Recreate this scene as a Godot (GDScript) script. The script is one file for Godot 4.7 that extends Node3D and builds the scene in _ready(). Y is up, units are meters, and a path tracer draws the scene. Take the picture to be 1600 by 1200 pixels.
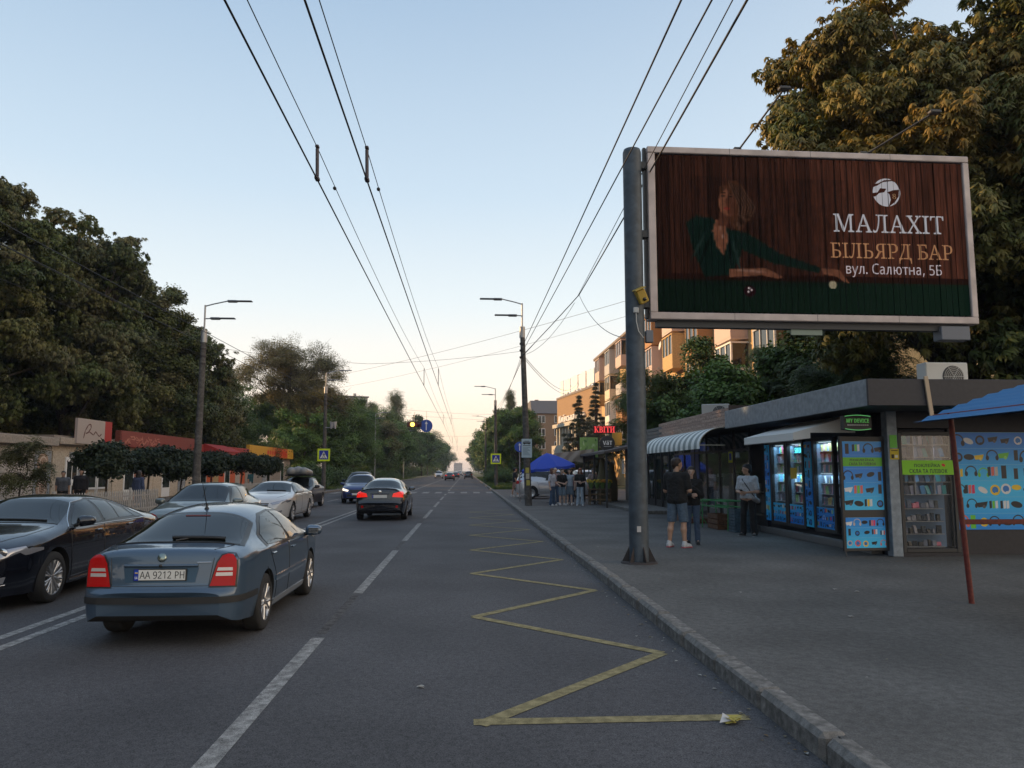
extends Node3D
# Evening street: camera, sky and sun come first in _ready(); then setting, buildings, trees, cars, kiosks, people.

class MB:
	var v := PackedVector3Array()
	var n := PackedVector3Array()
	var t := PackedVector2Array()
	var c := PackedColorArray()
	var ix := PackedInt32Array()
	var has_c := false
	func vert(p: Vector3, nn: Vector3, uv := Vector2.ZERO, cc := Color.WHITE) -> int:
		v.append(p); n.append(nn); t.append(uv); c.append(cc)
		return v.size() - 1
	func face(a: int, b: int, d: int) -> void:   # counter-clockwise as seen from outside
		ix.append(a); ix.append(d); ix.append(b)
	func tri(a: Vector3, b: Vector3, d: Vector3, cc := Color.WHITE) -> void:
		var nn := (b - a).cross(d - a).normalized()
		face(vert(a, nn, Vector2.ZERO, cc), vert(b, nn, Vector2.ZERO, cc), vert(d, nn, Vector2.ZERO, cc))
	func quad(a: Vector3, b: Vector3, d: Vector3, e: Vector3, uv := Rect2(0, 0, 1, 1), cc := Color.WHITE) -> void:
		var nn := (b - a).cross(e - a)
		if nn.length_squared() < 1e-14:
			nn = (d - b).cross(e - b)
		nn = nn.normalized()
		var i := vert(a, nn, Vector2(uv.position.x, uv.end.y), cc)
		vert(b, nn, uv.end, cc); vert(d, nn, Vector2(uv.end.x, uv.position.y), cc); vert(e, nn, uv.position, cc)
		face(i, i + 1, i + 2); face(i, i + 2, i + 3)
	func box(ce: Vector3, s: Vector3, b := Basis.IDENTITY, bev := 0.0) -> void:
		var h := s * 0.5
		if bev <= 0.0:
			for ax in 3:
				for sg in [-1.0, 1.0]:
					var nn := Vector3.ZERO; nn[ax] = sg
					var u := Vector3.ZERO; u[(ax + 1) % 3] = 1.0
					var w := Vector3.ZERO; w[(ax + 2) % 3] = sg
					if ax == 0:      # keep texture upright on walls
						u = Vector3(0, 0, -sg); w = Vector3.UP
					elif ax == 2:
						u = Vector3(sg, 0, 0); w = Vector3.UP
					var o: Vector3 = ce + b * (nn * h)
					var uu: Vector3 = b * (u * h); var ww: Vector3 = b * (w * h)
					quad(o - uu - ww, o + uu - ww, o + uu + ww, o - uu + ww)
			return
		bev = minf(bev, minf(h.x, minf(h.y, h.z)) * 0.9)
		var ins := h - Vector3(bev, bev, bev)
		for ax in 3:
			var a1 := (ax + 1) % 3; var a2 := (ax + 2) % 3
			for sg in [-1.0, 1.0]:
				var p := []
				for k in [[-1, -1], [1, -1], [1, 1], [-1, 1]]:
					var q := Vector3.ZERO
					q[ax] = sg * h[ax]; q[a1] = k[0] * ins[a1]; q[a2] = k[1] * ins[a2]
					p.append(ce + b * q)
				if sg > 0: quad(p[0], p[1], p[2], p[3])
				else: quad(p[3], p[2], p[1], p[0])
			for s1 in [-1.0, 1.0]:
				for s2 in [-1.0, 1.0]:
					var q := []
					for k in [[0, -1], [0, 1], [1, 1], [1, -1]]:
						var w := Vector3.ZERO
						w[ax] = k[1] * ins[ax]
						w[a1] = s1 * (h[a1] if k[0] == 0 else ins[a1]); w[a2] = s2 * (ins[a2] if k[0] == 0 else h[a2])
						q.append(ce + b * w)
					if s1 * s2 < 0: quad(q[0], q[1], q[2], q[3])
					else: quad(q[3], q[2], q[1], q[0])
		for sx in [-1.0, 1.0]:
			for sy in [-1.0, 1.0]:
				for sz in [-1.0, 1.0]:
					var p1: Vector3 = ce + b * Vector3(sx * h.x, sy * ins.y, sz * ins.z)
					var p2: Vector3 = ce + b * Vector3(sx * ins.x, sy * h.y, sz * ins.z)
					var p3: Vector3 = ce + b * Vector3(sx * ins.x, sy * ins.y, sz * h.z)
					if sx * sy * sz > 0: tri(p1, p2, p3)
					else: tri(p3, p2, p1)
	func tube(pts: Array, rad, sides := 8, caps := true) -> void:
		var m := pts.size()
		var up := Vector3.UP
		var base := v.size()
		for i in m:
			var p: Vector3 = pts[i]
			var d: Vector3 = (pts[mini(i + 1, m - 1)] - pts[maxi(i - 1, 0)]).normalized()
			if absf(d.dot(up)) > 0.93: up = Vector3(1, 0, 0.013)
			var x := d.cross(up).normalized()
			var y := x.cross(d).normalized()
			up = y
			var r: float = rad if not rad is Array else rad[i]
			for k in sides + 1:
				var a := TAU * k / sides
				var nn := x * cos(a) + y * sin(a)
				vert(p + nn * r, nn, Vector2(float(k) / sides, i))
		var w := sides + 1
		for i in m - 1:
			for k in sides:
				var a := base + i * w + k
				face(a, a + w, a + 1); face(a + 1, a + w, a + w + 1)
		if caps:
			for e in [0, m - 1]:
				var d2: Vector3 = (pts[1] - pts[0]).normalized() * -1.0 if e == 0 else (pts[m - 1] - pts[m - 2]).normalized()
				var i0 := vert(pts[e], d2)
				for k in sides + 1: vert(v[base + e * w + k], d2)
				for k in sides:
					if e == 0: face(i0, i0 + 1 + k, i0 + 2 + k)
					else: face(i0, i0 + 2 + k, i0 + 1 + k)
	func cyl(a: Vector3, b: Vector3, ra: float, rb := -1.0, sides := 12) -> void:
		tube([a, b], [ra, ra if rb < 0 else rb], sides)
	func lathe(prof: Array, sides := 24, xf := Transform3D.IDENTITY, sharp := false) -> void:   # prof: [radius, height] upwards along y, outside to the right
		var rows := []
		for i in prof.size():
			var pt = prof[i]
			var a: Array = prof[maxi(i - 1, 0)]; var b: Array = prof[mini(i + 1, prof.size() - 1)]
			rows.append([pt[0], pt[1], Vector2(b[1] - a[1], -(b[0] - a[0])).normalized()])
		for i in rows.size() - 1:
			var n0: Vector2 = rows[i][2]; var n1: Vector2 = rows[i + 1][2]
			if sharp:
				n0 = Vector2(rows[i + 1][1] - rows[i][1], -(rows[i + 1][0] - rows[i][0])).normalized(); n1 = n0
			var base := v.size()
			for k in sides + 1:
				var an := TAU * k / sides
				var dx := Vector3(cos(an), 0, -sin(an))
				for e in 2:
					var nn := n0 if e == 0 else n1
					vert(xf * (dx * rows[i + e][0] + Vector3.UP * rows[i + e][1]), (xf.basis * (dx * nn.x + Vector3.UP * nn.y)).normalized(), Vector2(float(k) / sides, i + e))
			for k in sides:
				var q := base + k * 2
				face(q, q + 2, q + 3); face(q, q + 3, q + 1)
	func grid(rows: Array, cc := Color.WHITE, uvs := false) -> void:   # rows of points; smooth normals; outside is (next column) x (next row)
		var base := v.size()
		var nr := rows.size(); var nc: int = rows[0].size()
		for i in nr:
			for j in nc:
				var du: Vector3 = rows[i][mini(j + 1, nc - 1)] - rows[i][maxi(j - 1, 0)]
				var dv: Vector3 = rows[mini(i + 1, nr - 1)][j] - rows[maxi(i - 1, 0)][j]
				var nn := du.cross(dv)
				vert(rows[i][j], nn.normalized() if nn.length_squared() > 1e-16 else Vector3.UP, Vector2(float(j) / (nc - 1), 1.0 - float(i) / (nr - 1)), cc)
		for i in nr - 1:
			for j in nc - 1:
				var a := base + i * nc + j
				face(a, a + 1, a + nc + 1); face(a, a + nc + 1, a + nc)
	func prism(poly: PackedVector2Array, depth: float, xf := Transform3D.IDENTITY) -> void:   # polygon in xy, front at z = 0, back at -depth
		var p := poly.duplicate()
		if Geometry2D.is_polygon_clockwise(p): p.reverse()
		var tr := Geometry2D.triangulate_polygon(p)
		for k in tr.size() / 3:
			var a := p[tr[k * 3]]; var b := p[tr[k * 3 + 1]]; var d := p[tr[k * 3 + 2]]
			if (b - a).cross(d - a) < 0:
				var s := b; b = d; d = s
			tri(xf * Vector3(a.x, a.y, 0), xf * Vector3(b.x, b.y, 0), xf * Vector3(d.x, d.y, 0))
			if depth > 0.0:
				tri(xf * Vector3(a.x, a.y, -depth), xf * Vector3(d.x, d.y, -depth), xf * Vector3(b.x, b.y, -depth))
		if depth > 0.0:
			for i in p.size():
				var a := p[i]; var b := p[(i + 1) % p.size()]
				quad(xf * Vector3(a.x, a.y, -depth), xf * Vector3(b.x, b.y, -depth), xf * Vector3(b.x, b.y, 0), xf * Vector3(a.x, a.y, 0))
	func mesh() -> ArrayMesh:
		var a := []
		a.resize(Mesh.ARRAY_MAX)
		a[Mesh.ARRAY_VERTEX] = v; a[Mesh.ARRAY_NORMAL] = n; a[Mesh.ARRAY_TEX_UV] = t; a[Mesh.ARRAY_INDEX] = ix
		if has_c: a[Mesh.ARRAY_COLOR] = c
		var m := ArrayMesh.new()
		m.add_surface_from_arrays(Mesh.PRIMITIVE_TRIANGLES, a)
		return m

var used := {}
var mats := {}
var texs := {}
var rng := RandomNumberGenerator.new()

func numbered(called: String, parent: Node) -> String:
	var key := str(parent.get_instance_id()) + called
	var k: int = used.get(key, 0)
	used[key] = k + 1
	return called if k == 0 else "%s_%03d" % [called, k]
func obj(called: String, shape, m: Material, parent: Node = null) -> MeshInstance3D:
	if parent == null: parent = self
	var o := MeshInstance3D.new()
	o.mesh = shape.mesh() if shape is MB else shape
	o.material_override = m
	o.name = numbered(called, parent)
	parent.add_child(o, true)
	return o
func tag(o: Node3D, label: String, category: String, group := "") -> Node3D:
	o.set_meta("label", label); o.set_meta("category", category)
	if group: o.set_meta("group", group)
	return o
func thing(called: String, label: String, category: String, at := Vector3.ZERO, turn := 0.0, group := "") -> Node3D:
	var o := Node3D.new()
	o.name = numbered(called, self)
	add_child(o, true)
	o.position = at; o.rotation.y = turn
	tag(o, label, category, group)
	return o
func struct(o: Node3D) -> Node3D:
	o.set_meta("kind", "structure"); return o
func stuff(o: Node3D) -> Node3D:
	o.set_meta("kind", "stuff"); return o
func dup(src: Node3D, at: Vector3, turn: float, label: String, group := "") -> Node3D:
	var r: Node3D = src.duplicate()
	var base := str(src.name)
	var re := RegEx.create_from_string("_[0-9]{3}$")
	r.name = numbered(re.sub(base, ""), self)
	add_child(r, true)
	r.position = at; r.rotation.y = turn
	r.set_meta("label", label)
	if group: r.set_meta("group", group)
	return r

# ---------- materials: colours are linear reflectances ----------
func M(called: String, col: Color, rough := 0.7, metal := 0.0, spec := 0.5) -> StandardMaterial3D:
	var key := called + str(col) + str(rough)
	if mats.has(key): return mats[key]
	var m := StandardMaterial3D.new()
	m.resource_name = called
	m.albedo_color = col.linear_to_srgb()
	m.roughness = rough; m.metallic = metal; m.metallic_specular = spec
	mats[key] = m
	return m
func G(x: float) -> Color: return Color(x, x, x)
func coat(m: StandardMaterial3D, r := 0.03) -> StandardMaterial3D:
	m.clearcoat_enabled = true; m.clearcoat = 1.0; m.clearcoat_roughness = r
	return m
func glow(called: String, col: Color, e: float) -> StandardMaterial3D:
	var m := M(called, G(0.03), 0.5)
	m.emission_enabled = true; m.emission = col.linear_to_srgb(); m.emission_energy_multiplier = e
	return m
func noise_image(seed_: int, freq: float, size := 512, octaves := 4) -> Image:
	var f := FastNoiseLite.new()
	f.seed = seed_; f.frequency = freq; f.fractal_octaves = octaves; f.noise_type = FastNoiseLite.TYPE_SIMPLEX_SMOOTH
	return f.get_seamless_image(size, size)
func tex(called: String, seed_: int, freq: float, lo: float, hi: float, grain := 0.0, size := 512, octaves := 4) -> ImageTexture:   # grey factor lo..hi with per-pixel grain
	if texs.has(called): return texs[called]
	var a := noise_image(seed_, freq, size, octaves).get_data()
	var r := RandomNumberGenerator.new(); r.seed = seed_
	var bytes := PackedByteArray(); bytes.resize(size * size)
	for i in size * size:
		var x := lo + (hi - lo) * a[i] / 255.0
		if grain > 0.0: x += r.randf_range(-grain, grain)
		bytes[i] = int(clampf(x, 0.0, 1.0) * 255.0)
	var im := Image.create_from_data(size, size, false, Image.FORMAT_L8, bytes)
	texs[called] = ImageTexture.create_from_image(im)
	return texs[called]
func textured(m: StandardMaterial3D, tx: Texture2D, per_metre: float, bump := 0.0, big: Texture2D = null, big_scale := 0.05) -> StandardMaterial3D:
	m.albedo_texture = tx
	m.uv1_triplanar = true; m.uv1_world_triplanar = true
	m.uv1_scale = Vector3.ONE * per_metre
	if bump > 0.0:
		m.heightmap_enabled = true; m.heightmap_texture = tx; m.heightmap_scale = bump
	if big:
		m.detail_enabled = true; m.detail_albedo = big; m.detail_blend_mode = BaseMaterial3D.BLEND_MODE_MUL
		m.detail_uv_layer = BaseMaterial3D.DETAIL_UV_2
		m.uv2_triplanar = true; m.uv2_world_triplanar = true; m.uv2_scale = Vector3.ONE * big_scale
	return m

# ---------- flat print: polygons and lettering drawn into an image ----------
func fill_poly(im: Image, pts: PackedVector2Array, col: Color) -> void:
	var lo := 1e9; var hi := -1e9
	for p in pts: lo = minf(lo, p.y); hi = maxf(hi, p.y)
	for y in range(maxi(0, int(floor(lo))), mini(im.get_height() - 1, int(ceil(hi))) + 1):
		var xs := []
		var yy := y + 0.5
		for i in pts.size():
			var a := pts[i]; var b := pts[(i + 1) % pts.size()]
			if (a.y <= yy) != (b.y <= yy): xs.append(a.x + (yy - a.y) / (b.y - a.y) * (b.x - a.x))
		xs.sort()
		for k in xs.size() / 2:
			var x0 := int(round(xs[k * 2])); var x1 := int(round(xs[k * 2 + 1]))
			if x1 > x0: im.fill_rect(Rect2i(x0, y, x1 - x0, 1), col)
func oval(c: Vector2, r: Vector2, turn := 0.0, n := 28) -> PackedVector2Array:
	var p := PackedVector2Array()
	for i in n: p.append(c + Vector2(cos(TAU * i / n) * r.x, sin(TAU * i / n) * r.y).rotated(turn))
	return p
func font(kind: String, weight := 400) -> SystemFont:
	var f := SystemFont.new()
	f.font_names = PackedStringArray([kind]); f.font_weight = weight
	return f
func letters(im: Image, s: String, f: Font, r: Rect2, col: Color) -> void:   # the word fitted to the rectangle, in pixels
	var tm := TextMesh.new()
	tm.text = s; tm.font = f; tm.font_size = 64; tm.pixel_size = 0.01; tm.depth = 0.0; tm.curve_step = 1.0
	var a := tm.get_mesh_arrays()
	var v: PackedVector3Array = a[Mesh.ARRAY_VERTEX]
	var ix: PackedInt32Array = a[Mesh.ARRAY_INDEX] if a[Mesh.ARRAY_INDEX] != null else PackedInt32Array(range(v.size()))
	var lo := Vector2(1e9, 1e9); var hi := -lo
	for p in v:
		lo = lo.min(Vector2(p.x, p.y)); hi = hi.max(Vector2(p.x, p.y))
	for k in ix.size() / 3:
		var tr := PackedVector2Array()
		for e in 3:
			var p := v[ix[k * 3 + e]]
			tr.append(Vector2(r.position.x + (p.x - lo.x) / (hi.x - lo.x) * r.size.x, r.position.y + (hi.y - p.y) / (hi.y - lo.y) * r.size.y))
		fill_poly(im, tr, col)
func word_mesh(s: String, f: Font, w: float, h: float, depth := 0.006) -> MeshInstance3D:   # raised lettering, centred
	var tm := TextMesh.new()
	tm.text = s; tm.font = f; tm.font_size = 48; tm.pixel_size = 0.01; tm.depth = 0.05; tm.curve_step = 1.5
	var a := tm.get_mesh_arrays()
	var v: PackedVector3Array = a[Mesh.ARRAY_VERTEX]
	var lo := v[0]; var hi := v[0]
	for p in v: lo = lo.min(p); hi = hi.max(p)
	var ce := (lo + hi) * 0.5; var sc := Vector3(w / (hi.x - lo.x), h / (hi.y - lo.y), depth / maxf(1e-5, hi.z - lo.z))
	for i in v.size(): v[i] = (v[i] - ce) * sc
	a[Mesh.ARRAY_VERTEX] = v
	var m := ArrayMesh.new()
	m.add_surface_from_arrays(Mesh.PRIMITIVE_TRIANGLES, a)
	var o := MeshInstance3D.new(); o.mesh = m
	return o
func word(s: String, f: Font, w: float, h: float, m: Material, parent: Node, at: Vector3, b := Basis.IDENTITY, depth := 0.006) -> MeshInstance3D:
	var o := word_mesh(s, f, w, h, depth)
	o.material_override = m
	o.name = numbered("lettering", parent)
	parent.add_child(o, true)
	o.transform = Transform3D(b, at)
	return o
func printed(called: String, im: Image, rough := 0.5) -> StandardMaterial3D:
	var m := StandardMaterial3D.new()
	m.resource_name = called
	m.albedo_texture = ImageTexture.create_from_image(im)
	m.roughness = rough
	return m
func sheet(w: float, h: float, at: Vector3, b := Basis.IDENTITY, depth := 0.004) -> MB:   # thin board whose front carries a print
	var q := MB.new()
	var x := b.x * w * 0.5; var y := b.y * h * 0.5; var z := b.z * depth
	q.quad(at - x - y, at + x - y, at + x + y, at - x + y)
	q.quad(at - x - y - z, at - x - y, at - x + y, at - x + y - z, Rect2(0, 0, 0.01, 1))
	q.quad(at + x - y, at + x - y - z, at + x + y - z, at + x + y, Rect2(0.99, 0, 0.01, 1))
	q.quad(at - x + y, at + x + y, at + x + y - z, at - x + y - z, Rect2(0, 0, 1, 0.01))
	q.quad(at - x - y - z, at + x - y - z, at + x - y, at - x - y, Rect2(0, 0.99, 1, 0.01))
	q.quad(at + x - y - z, at - x - y - z, at - x + y - z, at + x + y - z)
	return q
# ---------- people: a field of tapered capsules meshed as surface nets ----------
func sdf(q: MB, bones: Array, cell: float, k: float, cuts := []) -> void:
	var lo := Vector3(1e9, 1e9, 1e9); var hi := -lo
	for b in bones:
		var r := maxf(b[2], b[3])
		lo = lo.min((b[0] as Vector3).min(b[1]) - Vector3.ONE * r); hi = hi.max((b[0] as Vector3).max(b[1]) + Vector3.ONE * r)
	lo -= Vector3.ONE * cell * 3.0; hi += Vector3.ONE * cell * 3.0
	var nx := int((hi.x - lo.x) / cell) + 1; var ny := int((hi.y - lo.y) / cell) + 1; var nz := int((hi.z - lo.z) / cell) + 1
	var f := PackedFloat32Array(); f.resize(nx * ny * nz); f.fill(1.0)
	for b in bones:
		var a: Vector3 = b[0]; var ba: Vector3 = b[1] - a
		var ra: float = b[2]; var dr: float = b[3] - ra
		var l2 := maxf(ba.length_squared(), 1e-9)
		var pad := maxf(b[2], b[3]) + k + cell * 2.0
		var b0 := ((b[0] as Vector3).min(b[1]) - Vector3.ONE * pad - lo) / cell
		var b1 := ((b[0] as Vector3).max(b[1]) + Vector3.ONE * pad - lo) / cell
		for z in range(maxi(0, int(b0.z)), mini(nz - 1, int(b1.z)) + 1):
			for y in range(maxi(0, int(b0.y)), mini(ny - 1, int(b1.y)) + 1):
				var i := (z * ny + y) * nx
				for x in range(maxi(0, int(b0.x)), mini(nx - 1, int(b1.x)) + 1):
					var pa := lo + Vector3(x, y, z) * cell - a
					var t := clampf(pa.dot(ba) / l2, 0.0, 1.0)
					var d := (pa - ba * t).length() - ra - dr * t
					var cur := f[i + x]
					if cur >= 1.0: f[i + x] = minf(d, 0.99)
					else:
						var h := maxf(k - absf(cur - d), 0.0) / k
						f[i + x] = minf(cur, d) - h * h * k * 0.25
	for cu in cuts:
		var cp: Vector3 = cu[0]; var cn: Vector3 = cu[1]
		for z in nz:
			for y in ny:
				for x in nx:
					var i2 := (z * ny + y) * nx + x
					if f[i2] < 0.99: f[i2] = maxf(f[i2], (lo + Vector3(x, y, z) * cell - cp).dot(cn))
	var ids := PackedInt32Array(); ids.resize(nx * ny * nz); ids.fill(-1)
	var sy := nx; var sz := nx * ny
	for z in nz - 1:
		for y in ny - 1:
			for x in nx - 1:
				var i := z * sz + y * sy + x
				var f0 := f[i]; var f1 := f[i + 1]; var f2 := f[i + sy]; var f3 := f[i + sy + 1]
				var f4 := f[i + sz]; var f5 := f[i + sz + 1]; var f6 := f[i + sz + sy]; var f7 := f[i + sz + sy + 1]
				var s := int(f0 < 0) + int(f1 < 0) + int(f2 < 0) + int(f3 < 0) + int(f4 < 0) + int(f5 < 0) + int(f6 < 0) + int(f7 < 0)
				if s == 0 or s == 8: continue
				var p := Vector3.ZERO; var m := 0
				if (f0 < 0) != (f1 < 0): p += Vector3(f0 / (f0 - f1), 0, 0); m += 1
				if (f2 < 0) != (f3 < 0): p += Vector3(f2 / (f2 - f3), 1, 0); m += 1
				if (f4 < 0) != (f5 < 0): p += Vector3(f4 / (f4 - f5), 0, 1); m += 1
				if (f6 < 0) != (f7 < 0): p += Vector3(f6 / (f6 - f7), 1, 1); m += 1
				if (f0 < 0) != (f2 < 0): p += Vector3(0, f0 / (f0 - f2), 0); m += 1
				if (f1 < 0) != (f3 < 0): p += Vector3(1, f1 / (f1 - f3), 0); m += 1
				if (f4 < 0) != (f6 < 0): p += Vector3(0, f4 / (f4 - f6), 1); m += 1
				if (f5 < 0) != (f7 < 0): p += Vector3(1, f5 / (f5 - f7), 1); m += 1
				if (f0 < 0) != (f4 < 0): p += Vector3(0, 0, f0 / (f0 - f4)); m += 1
				if (f1 < 0) != (f5 < 0): p += Vector3(1, 0, f1 / (f1 - f5)); m += 1
				if (f2 < 0) != (f6 < 0): p += Vector3(0, 1, f2 / (f2 - f6)); m += 1
				if (f3 < 0) != (f7 < 0): p += Vector3(1, 1, f3 / (f3 - f7)); m += 1
				p = lo + (Vector3(x, y, z) + p / m) * cell
				var g := Vector3(f1 + f3 + f5 + f7 - f0 - f2 - f4 - f6, f2 + f3 + f6 + f7 - f0 - f1 - f4 - f5, f4 + f5 + f6 + f7 - f0 - f1 - f2 - f3)
				ids[i] = q.vert(p, g.normalized() if g.length_squared() > 1e-12 else Vector3.UP)
	for z in range(1, nz - 1):
		for y in range(1, ny - 1):
			for x in range(1, nx - 1):
				var i := z * sz + y * sy + x
				var s0 := f[i] < 0
				if s0 != (f[i + 1] < 0): _net(q, ids[i - sy - sz], ids[i - sz], ids[i], ids[i - sy], s0)
				if s0 != (f[i + sy] < 0): _net(q, ids[i - 1 - sz], ids[i - 1], ids[i], ids[i - sz], s0)
				if s0 != (f[i + sz] < 0): _net(q, ids[i - 1 - sy], ids[i - sy], ids[i], ids[i - 1], s0)
func _net(q: MB, a: int, b: int, c: int, d: int, flip: bool) -> void:
	if a < 0 or b < 0 or c < 0 or d < 0: return
	if flip: q.face(a, b, c); q.face(a, c, d)
	else: q.face(a, c, b); q.face(a, d, c)

func hand_bones(w: Vector3, dir: Vector3, palm: Vector3, side: float, curl: float, s := 1.0) -> Array:
	# w: wrist, dir: towards the fingers, palm: the way the palm faces, side: +1 puts the thumb along palm x dir
	dir = dir.normalized()
	var ac := palm.cross(dir).normalized() * side
	palm = dir.cross(ac).normalized() * side
	var out := []
	for k in 4:
		var o := ac * (0.030 - 0.020 * k) * s
		out.append([w + o * 0.6 + dir * 0.01, w + o + dir * 0.085 * s, 0.015 * s, 0.0125 * s])
		var ln: float = [0.068, 0.078, 0.072, 0.056][k] * s
		var p := w + o + dir * 0.085 * s
		var d := dir
		for j in 3:
			d = (d + palm * curl * 0.75).normalized()
			var e: Vector3 = p + d * ln * [0.45, 0.32, 0.27][j]
			out.append([p, e, 0.0095 * s, 0.008 * s])
			p = e
	var t0 := w + ac * 0.028 * s + dir * 0.025 * s
	var t1 := t0 + (ac * 0.75 + dir * 0.65 + palm * (0.2 + curl * 0.5)).normalized() * 0.045 * s
	out.append([w + dir * 0.015, t0, 0.017 * s, 0.014 * s]); out.append([t0, t1, 0.0135 * s, 0.011 * s])
	out.append([t1, t1 + (ac * 0.3 + dir + palm * curl).normalized() * 0.034 * s, 0.0105 * s, 0.0085 * s])
	return out

# o: height, slim, skin, shirt, sleeve(0 none,1 short,2 long), pants, leg(0 shorts,1 long,2 skirt), shoe, hair, long_hair, ra/la [elbow, wrist], rf/lf foot, head(turn), cell
func person(label: String, at: Vector3, turn: float, o: Dictionary) -> Node3D:
	var s: float = o.get("height", 1.75) / 1.75
	var w: float = o.get("slim", 1.0)
	var cell: float = o.get("cell", 0.018)
	var t := thing("person", label, "person", at, turn)
	var hip := Vector3(0, 0.93, 0); var chest := Vector3(0, 1.28, o.get("lean", 0.0)); var neck := chest + Vector3(0, 0.2, 0.0)
	var hd := neck + Vector3(0, 0.16, 0.02)
	var sh := [chest + Vector3(-0.185 * w, 0.13, 0), chest + Vector3(0.185 * w, 0.13, 0)]
	var arms := [o.get("ra", [Vector3(-0.25, 1.12, -0.02), Vector3(-0.26, 0.87, 0.05)]), o.get("la", [Vector3(0.25, 1.12, -0.02), Vector3(0.26, 0.87, 0.05)])]
	var feet := [o.get("rf", Vector3(-0.11, 0.08, 0.0)), o.get("lf", Vector3(0.11, 0.08, 0.02))]
	var knees := []
	for e in 2:
		knees.append((feet[e] + Vector3((-0.09 if e == 0 else 0.09) * w, 0.93, 0)) * 0.5 + Vector3(0, 0.03, o.get("knee", 0.025)))
	var torso := []
	for e in [-1.0, 1.0]:
		torso.append([hip + Vector3(0.075 * w * e, 0.02, 0), hip + Vector3(0.062 * w * e, 0.2, 0.0), 0.112 * w, 0.098 * w])
		torso.append([hip + Vector3(0.062 * w * e, 0.2, 0.0), chest + Vector3(0.075 * w * e, 0.03, 0.012), 0.098 * w, 0.112 * w])
		torso.append([chest + Vector3(0.05 * e, 0.1, -0.01), sh[0 if e < 0 else 1], 0.085, 0.062])
	var body := torso.duplicate()
	body.append([neck - Vector3(0, 0.05, 0.015), hd - Vector3(0, 0.03, 0.02), 0.056 * w, 0.052 * w])
	var up_arm := []; var fore := []; var thigh := []; var shin := []
	for e in 2:
		up_arm.append([sh[e], arms[e][0], 0.054 * w, 0.042 * w]); fore.append([arms[e][0], arms[e][1], 0.04 * w, 0.027])
		thigh.append([Vector3((-0.092 if e == 0 else 0.092) * w, 0.9, 0), knees[e], 0.086 * w, 0.056 * w])
		shin.append([knees[e], knees[e].lerp(feet[e], 0.4) - Vector3(0, 0, 0.018), 0.052 * w, 0.052 * w]); shin.append([knees[e].lerp(feet[e], 0.4) - Vector3(0, 0, 0.018), feet[e], 0.052 * w, 0.036])
		shin.append([feet[e], feet[e] + Vector3((-0.03 if e == 0 else 0.03), -0.035, 0.13), 0.036, 0.028])
	body.append_array(up_arm); body.append_array(fore); body.append_array(thigh); body.append_array(shin)
	var q := MB.new()
	sdf(q, body, cell, 0.035)
	# head, its own finer grid
	var hb := Basis(Vector3.UP, o.get("head", 0.0)) * Basis(Vector3.RIGHT, o.get("nod", 0.0))
	var H := func(x: float, y: float, z: float) -> Vector3: return hd + hb * Vector3(x, y, z)
	var head := [[H.call(0, 0.035, -0.03), H.call(0, 0.035, 0.022), 0.084, 0.08], [H.call(0, 0.0, 0.03), H.call(0, -0.075, 0.058), 0.066, 0.038],
		[H.call(0, 0.015, 0.098), H.call(0, -0.022, 0.116), 0.009, 0.016], [H.call(-0.035, 0.028, 0.076), H.call(0.035, 0.028, 0.076), 0.018, 0.018],
		[H.call(-0.083, 0.012, -0.004), H.call(-0.086, -0.02, -0.0), 0.017, 0.011], [H.call(0.083, 0.012, -0.004), H.call(0.086, -0.02, 0.0), 0.017, 0.011],
		[H.call(-0.016, -0.048, 0.091), H.call(0.016, -0.048, 0.091), 0.011, 0.011], [neck - Vector3(0, 0.03, 0.015), hd - Vector3(0, 0.03, 0.02), 0.055 * w, 0.051 * w]]
	sdf(q, head, 0.011 if cell < 0.02 else 0.017, 0.02)
	for e in 2:
		var dir: Vector3 = ((arms[e][1] as Vector3) - (arms[e][0] as Vector3)).normalized()
		var hp: Vector3 = o.get("palm", [Vector3(0.6, 0, -0.6), Vector3(-0.6, 0, -0.6)])[e]
		sdf(q, hand_bones(arms[e][1], (dir + o.get("hand", [Vector3.ZERO, Vector3.ZERO])[e]).normalized(), hp, 1.0 if e == 0 else -1.0, o.get("curl", 0.45)), 0.0065 if cell < 0.02 else 0.011, 0.008)
	var skin_col: Color = o.get("skin", Color(0.42, 0.25, 0.17))
	var sm := M("skin", skin_col, 0.5); sm.subsurf_scatter_enabled = true; sm.subsurf_scatter_strength = 0.12
	obj("body", q, sm, t)
	var cloth := func(called: String, col: Color, bones: Array, grow: float, kk: float, cuts := [], rough := 0.9) -> void:
		var g := []
		for b in bones: g.append([b[0], b[1], b[2] + grow, b[3] + grow])
		var mq := MB.new(); sdf(mq, g, cell, kk, cuts)
		var cm := M("cloth " + called, col, rough); cm.rim_enabled = true; cm.rim = 0.25
		cm.albedo_texture = tex("weave", 77, 0.03, 0.78, 1.0, 0.06, 256)
		cm.uv1_triplanar = true; cm.uv1_scale = Vector3.ONE * 2.2
		if called != "shoe" and called != "hair":
			cm.heightmap_enabled = true; cm.heightmap_texture = tex("folds", 78, 0.022, 0.0, 1.0, 0.0, 256, 3); cm.heightmap_scale = 1.6
		obj(called, mq, cm, t)
	# clothes
	var sl: int = o.get("sleeve", 1)
	var top := torso.duplicate()
	top.append([neck - Vector3(0, 0.1, 0.01), neck - Vector3(0, 0.045, 0.012), 0.075, 0.062 * w])
	var top_cuts := [[Vector3(0, o.get("hem", 0.88), 0), Vector3.DOWN]]
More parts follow.
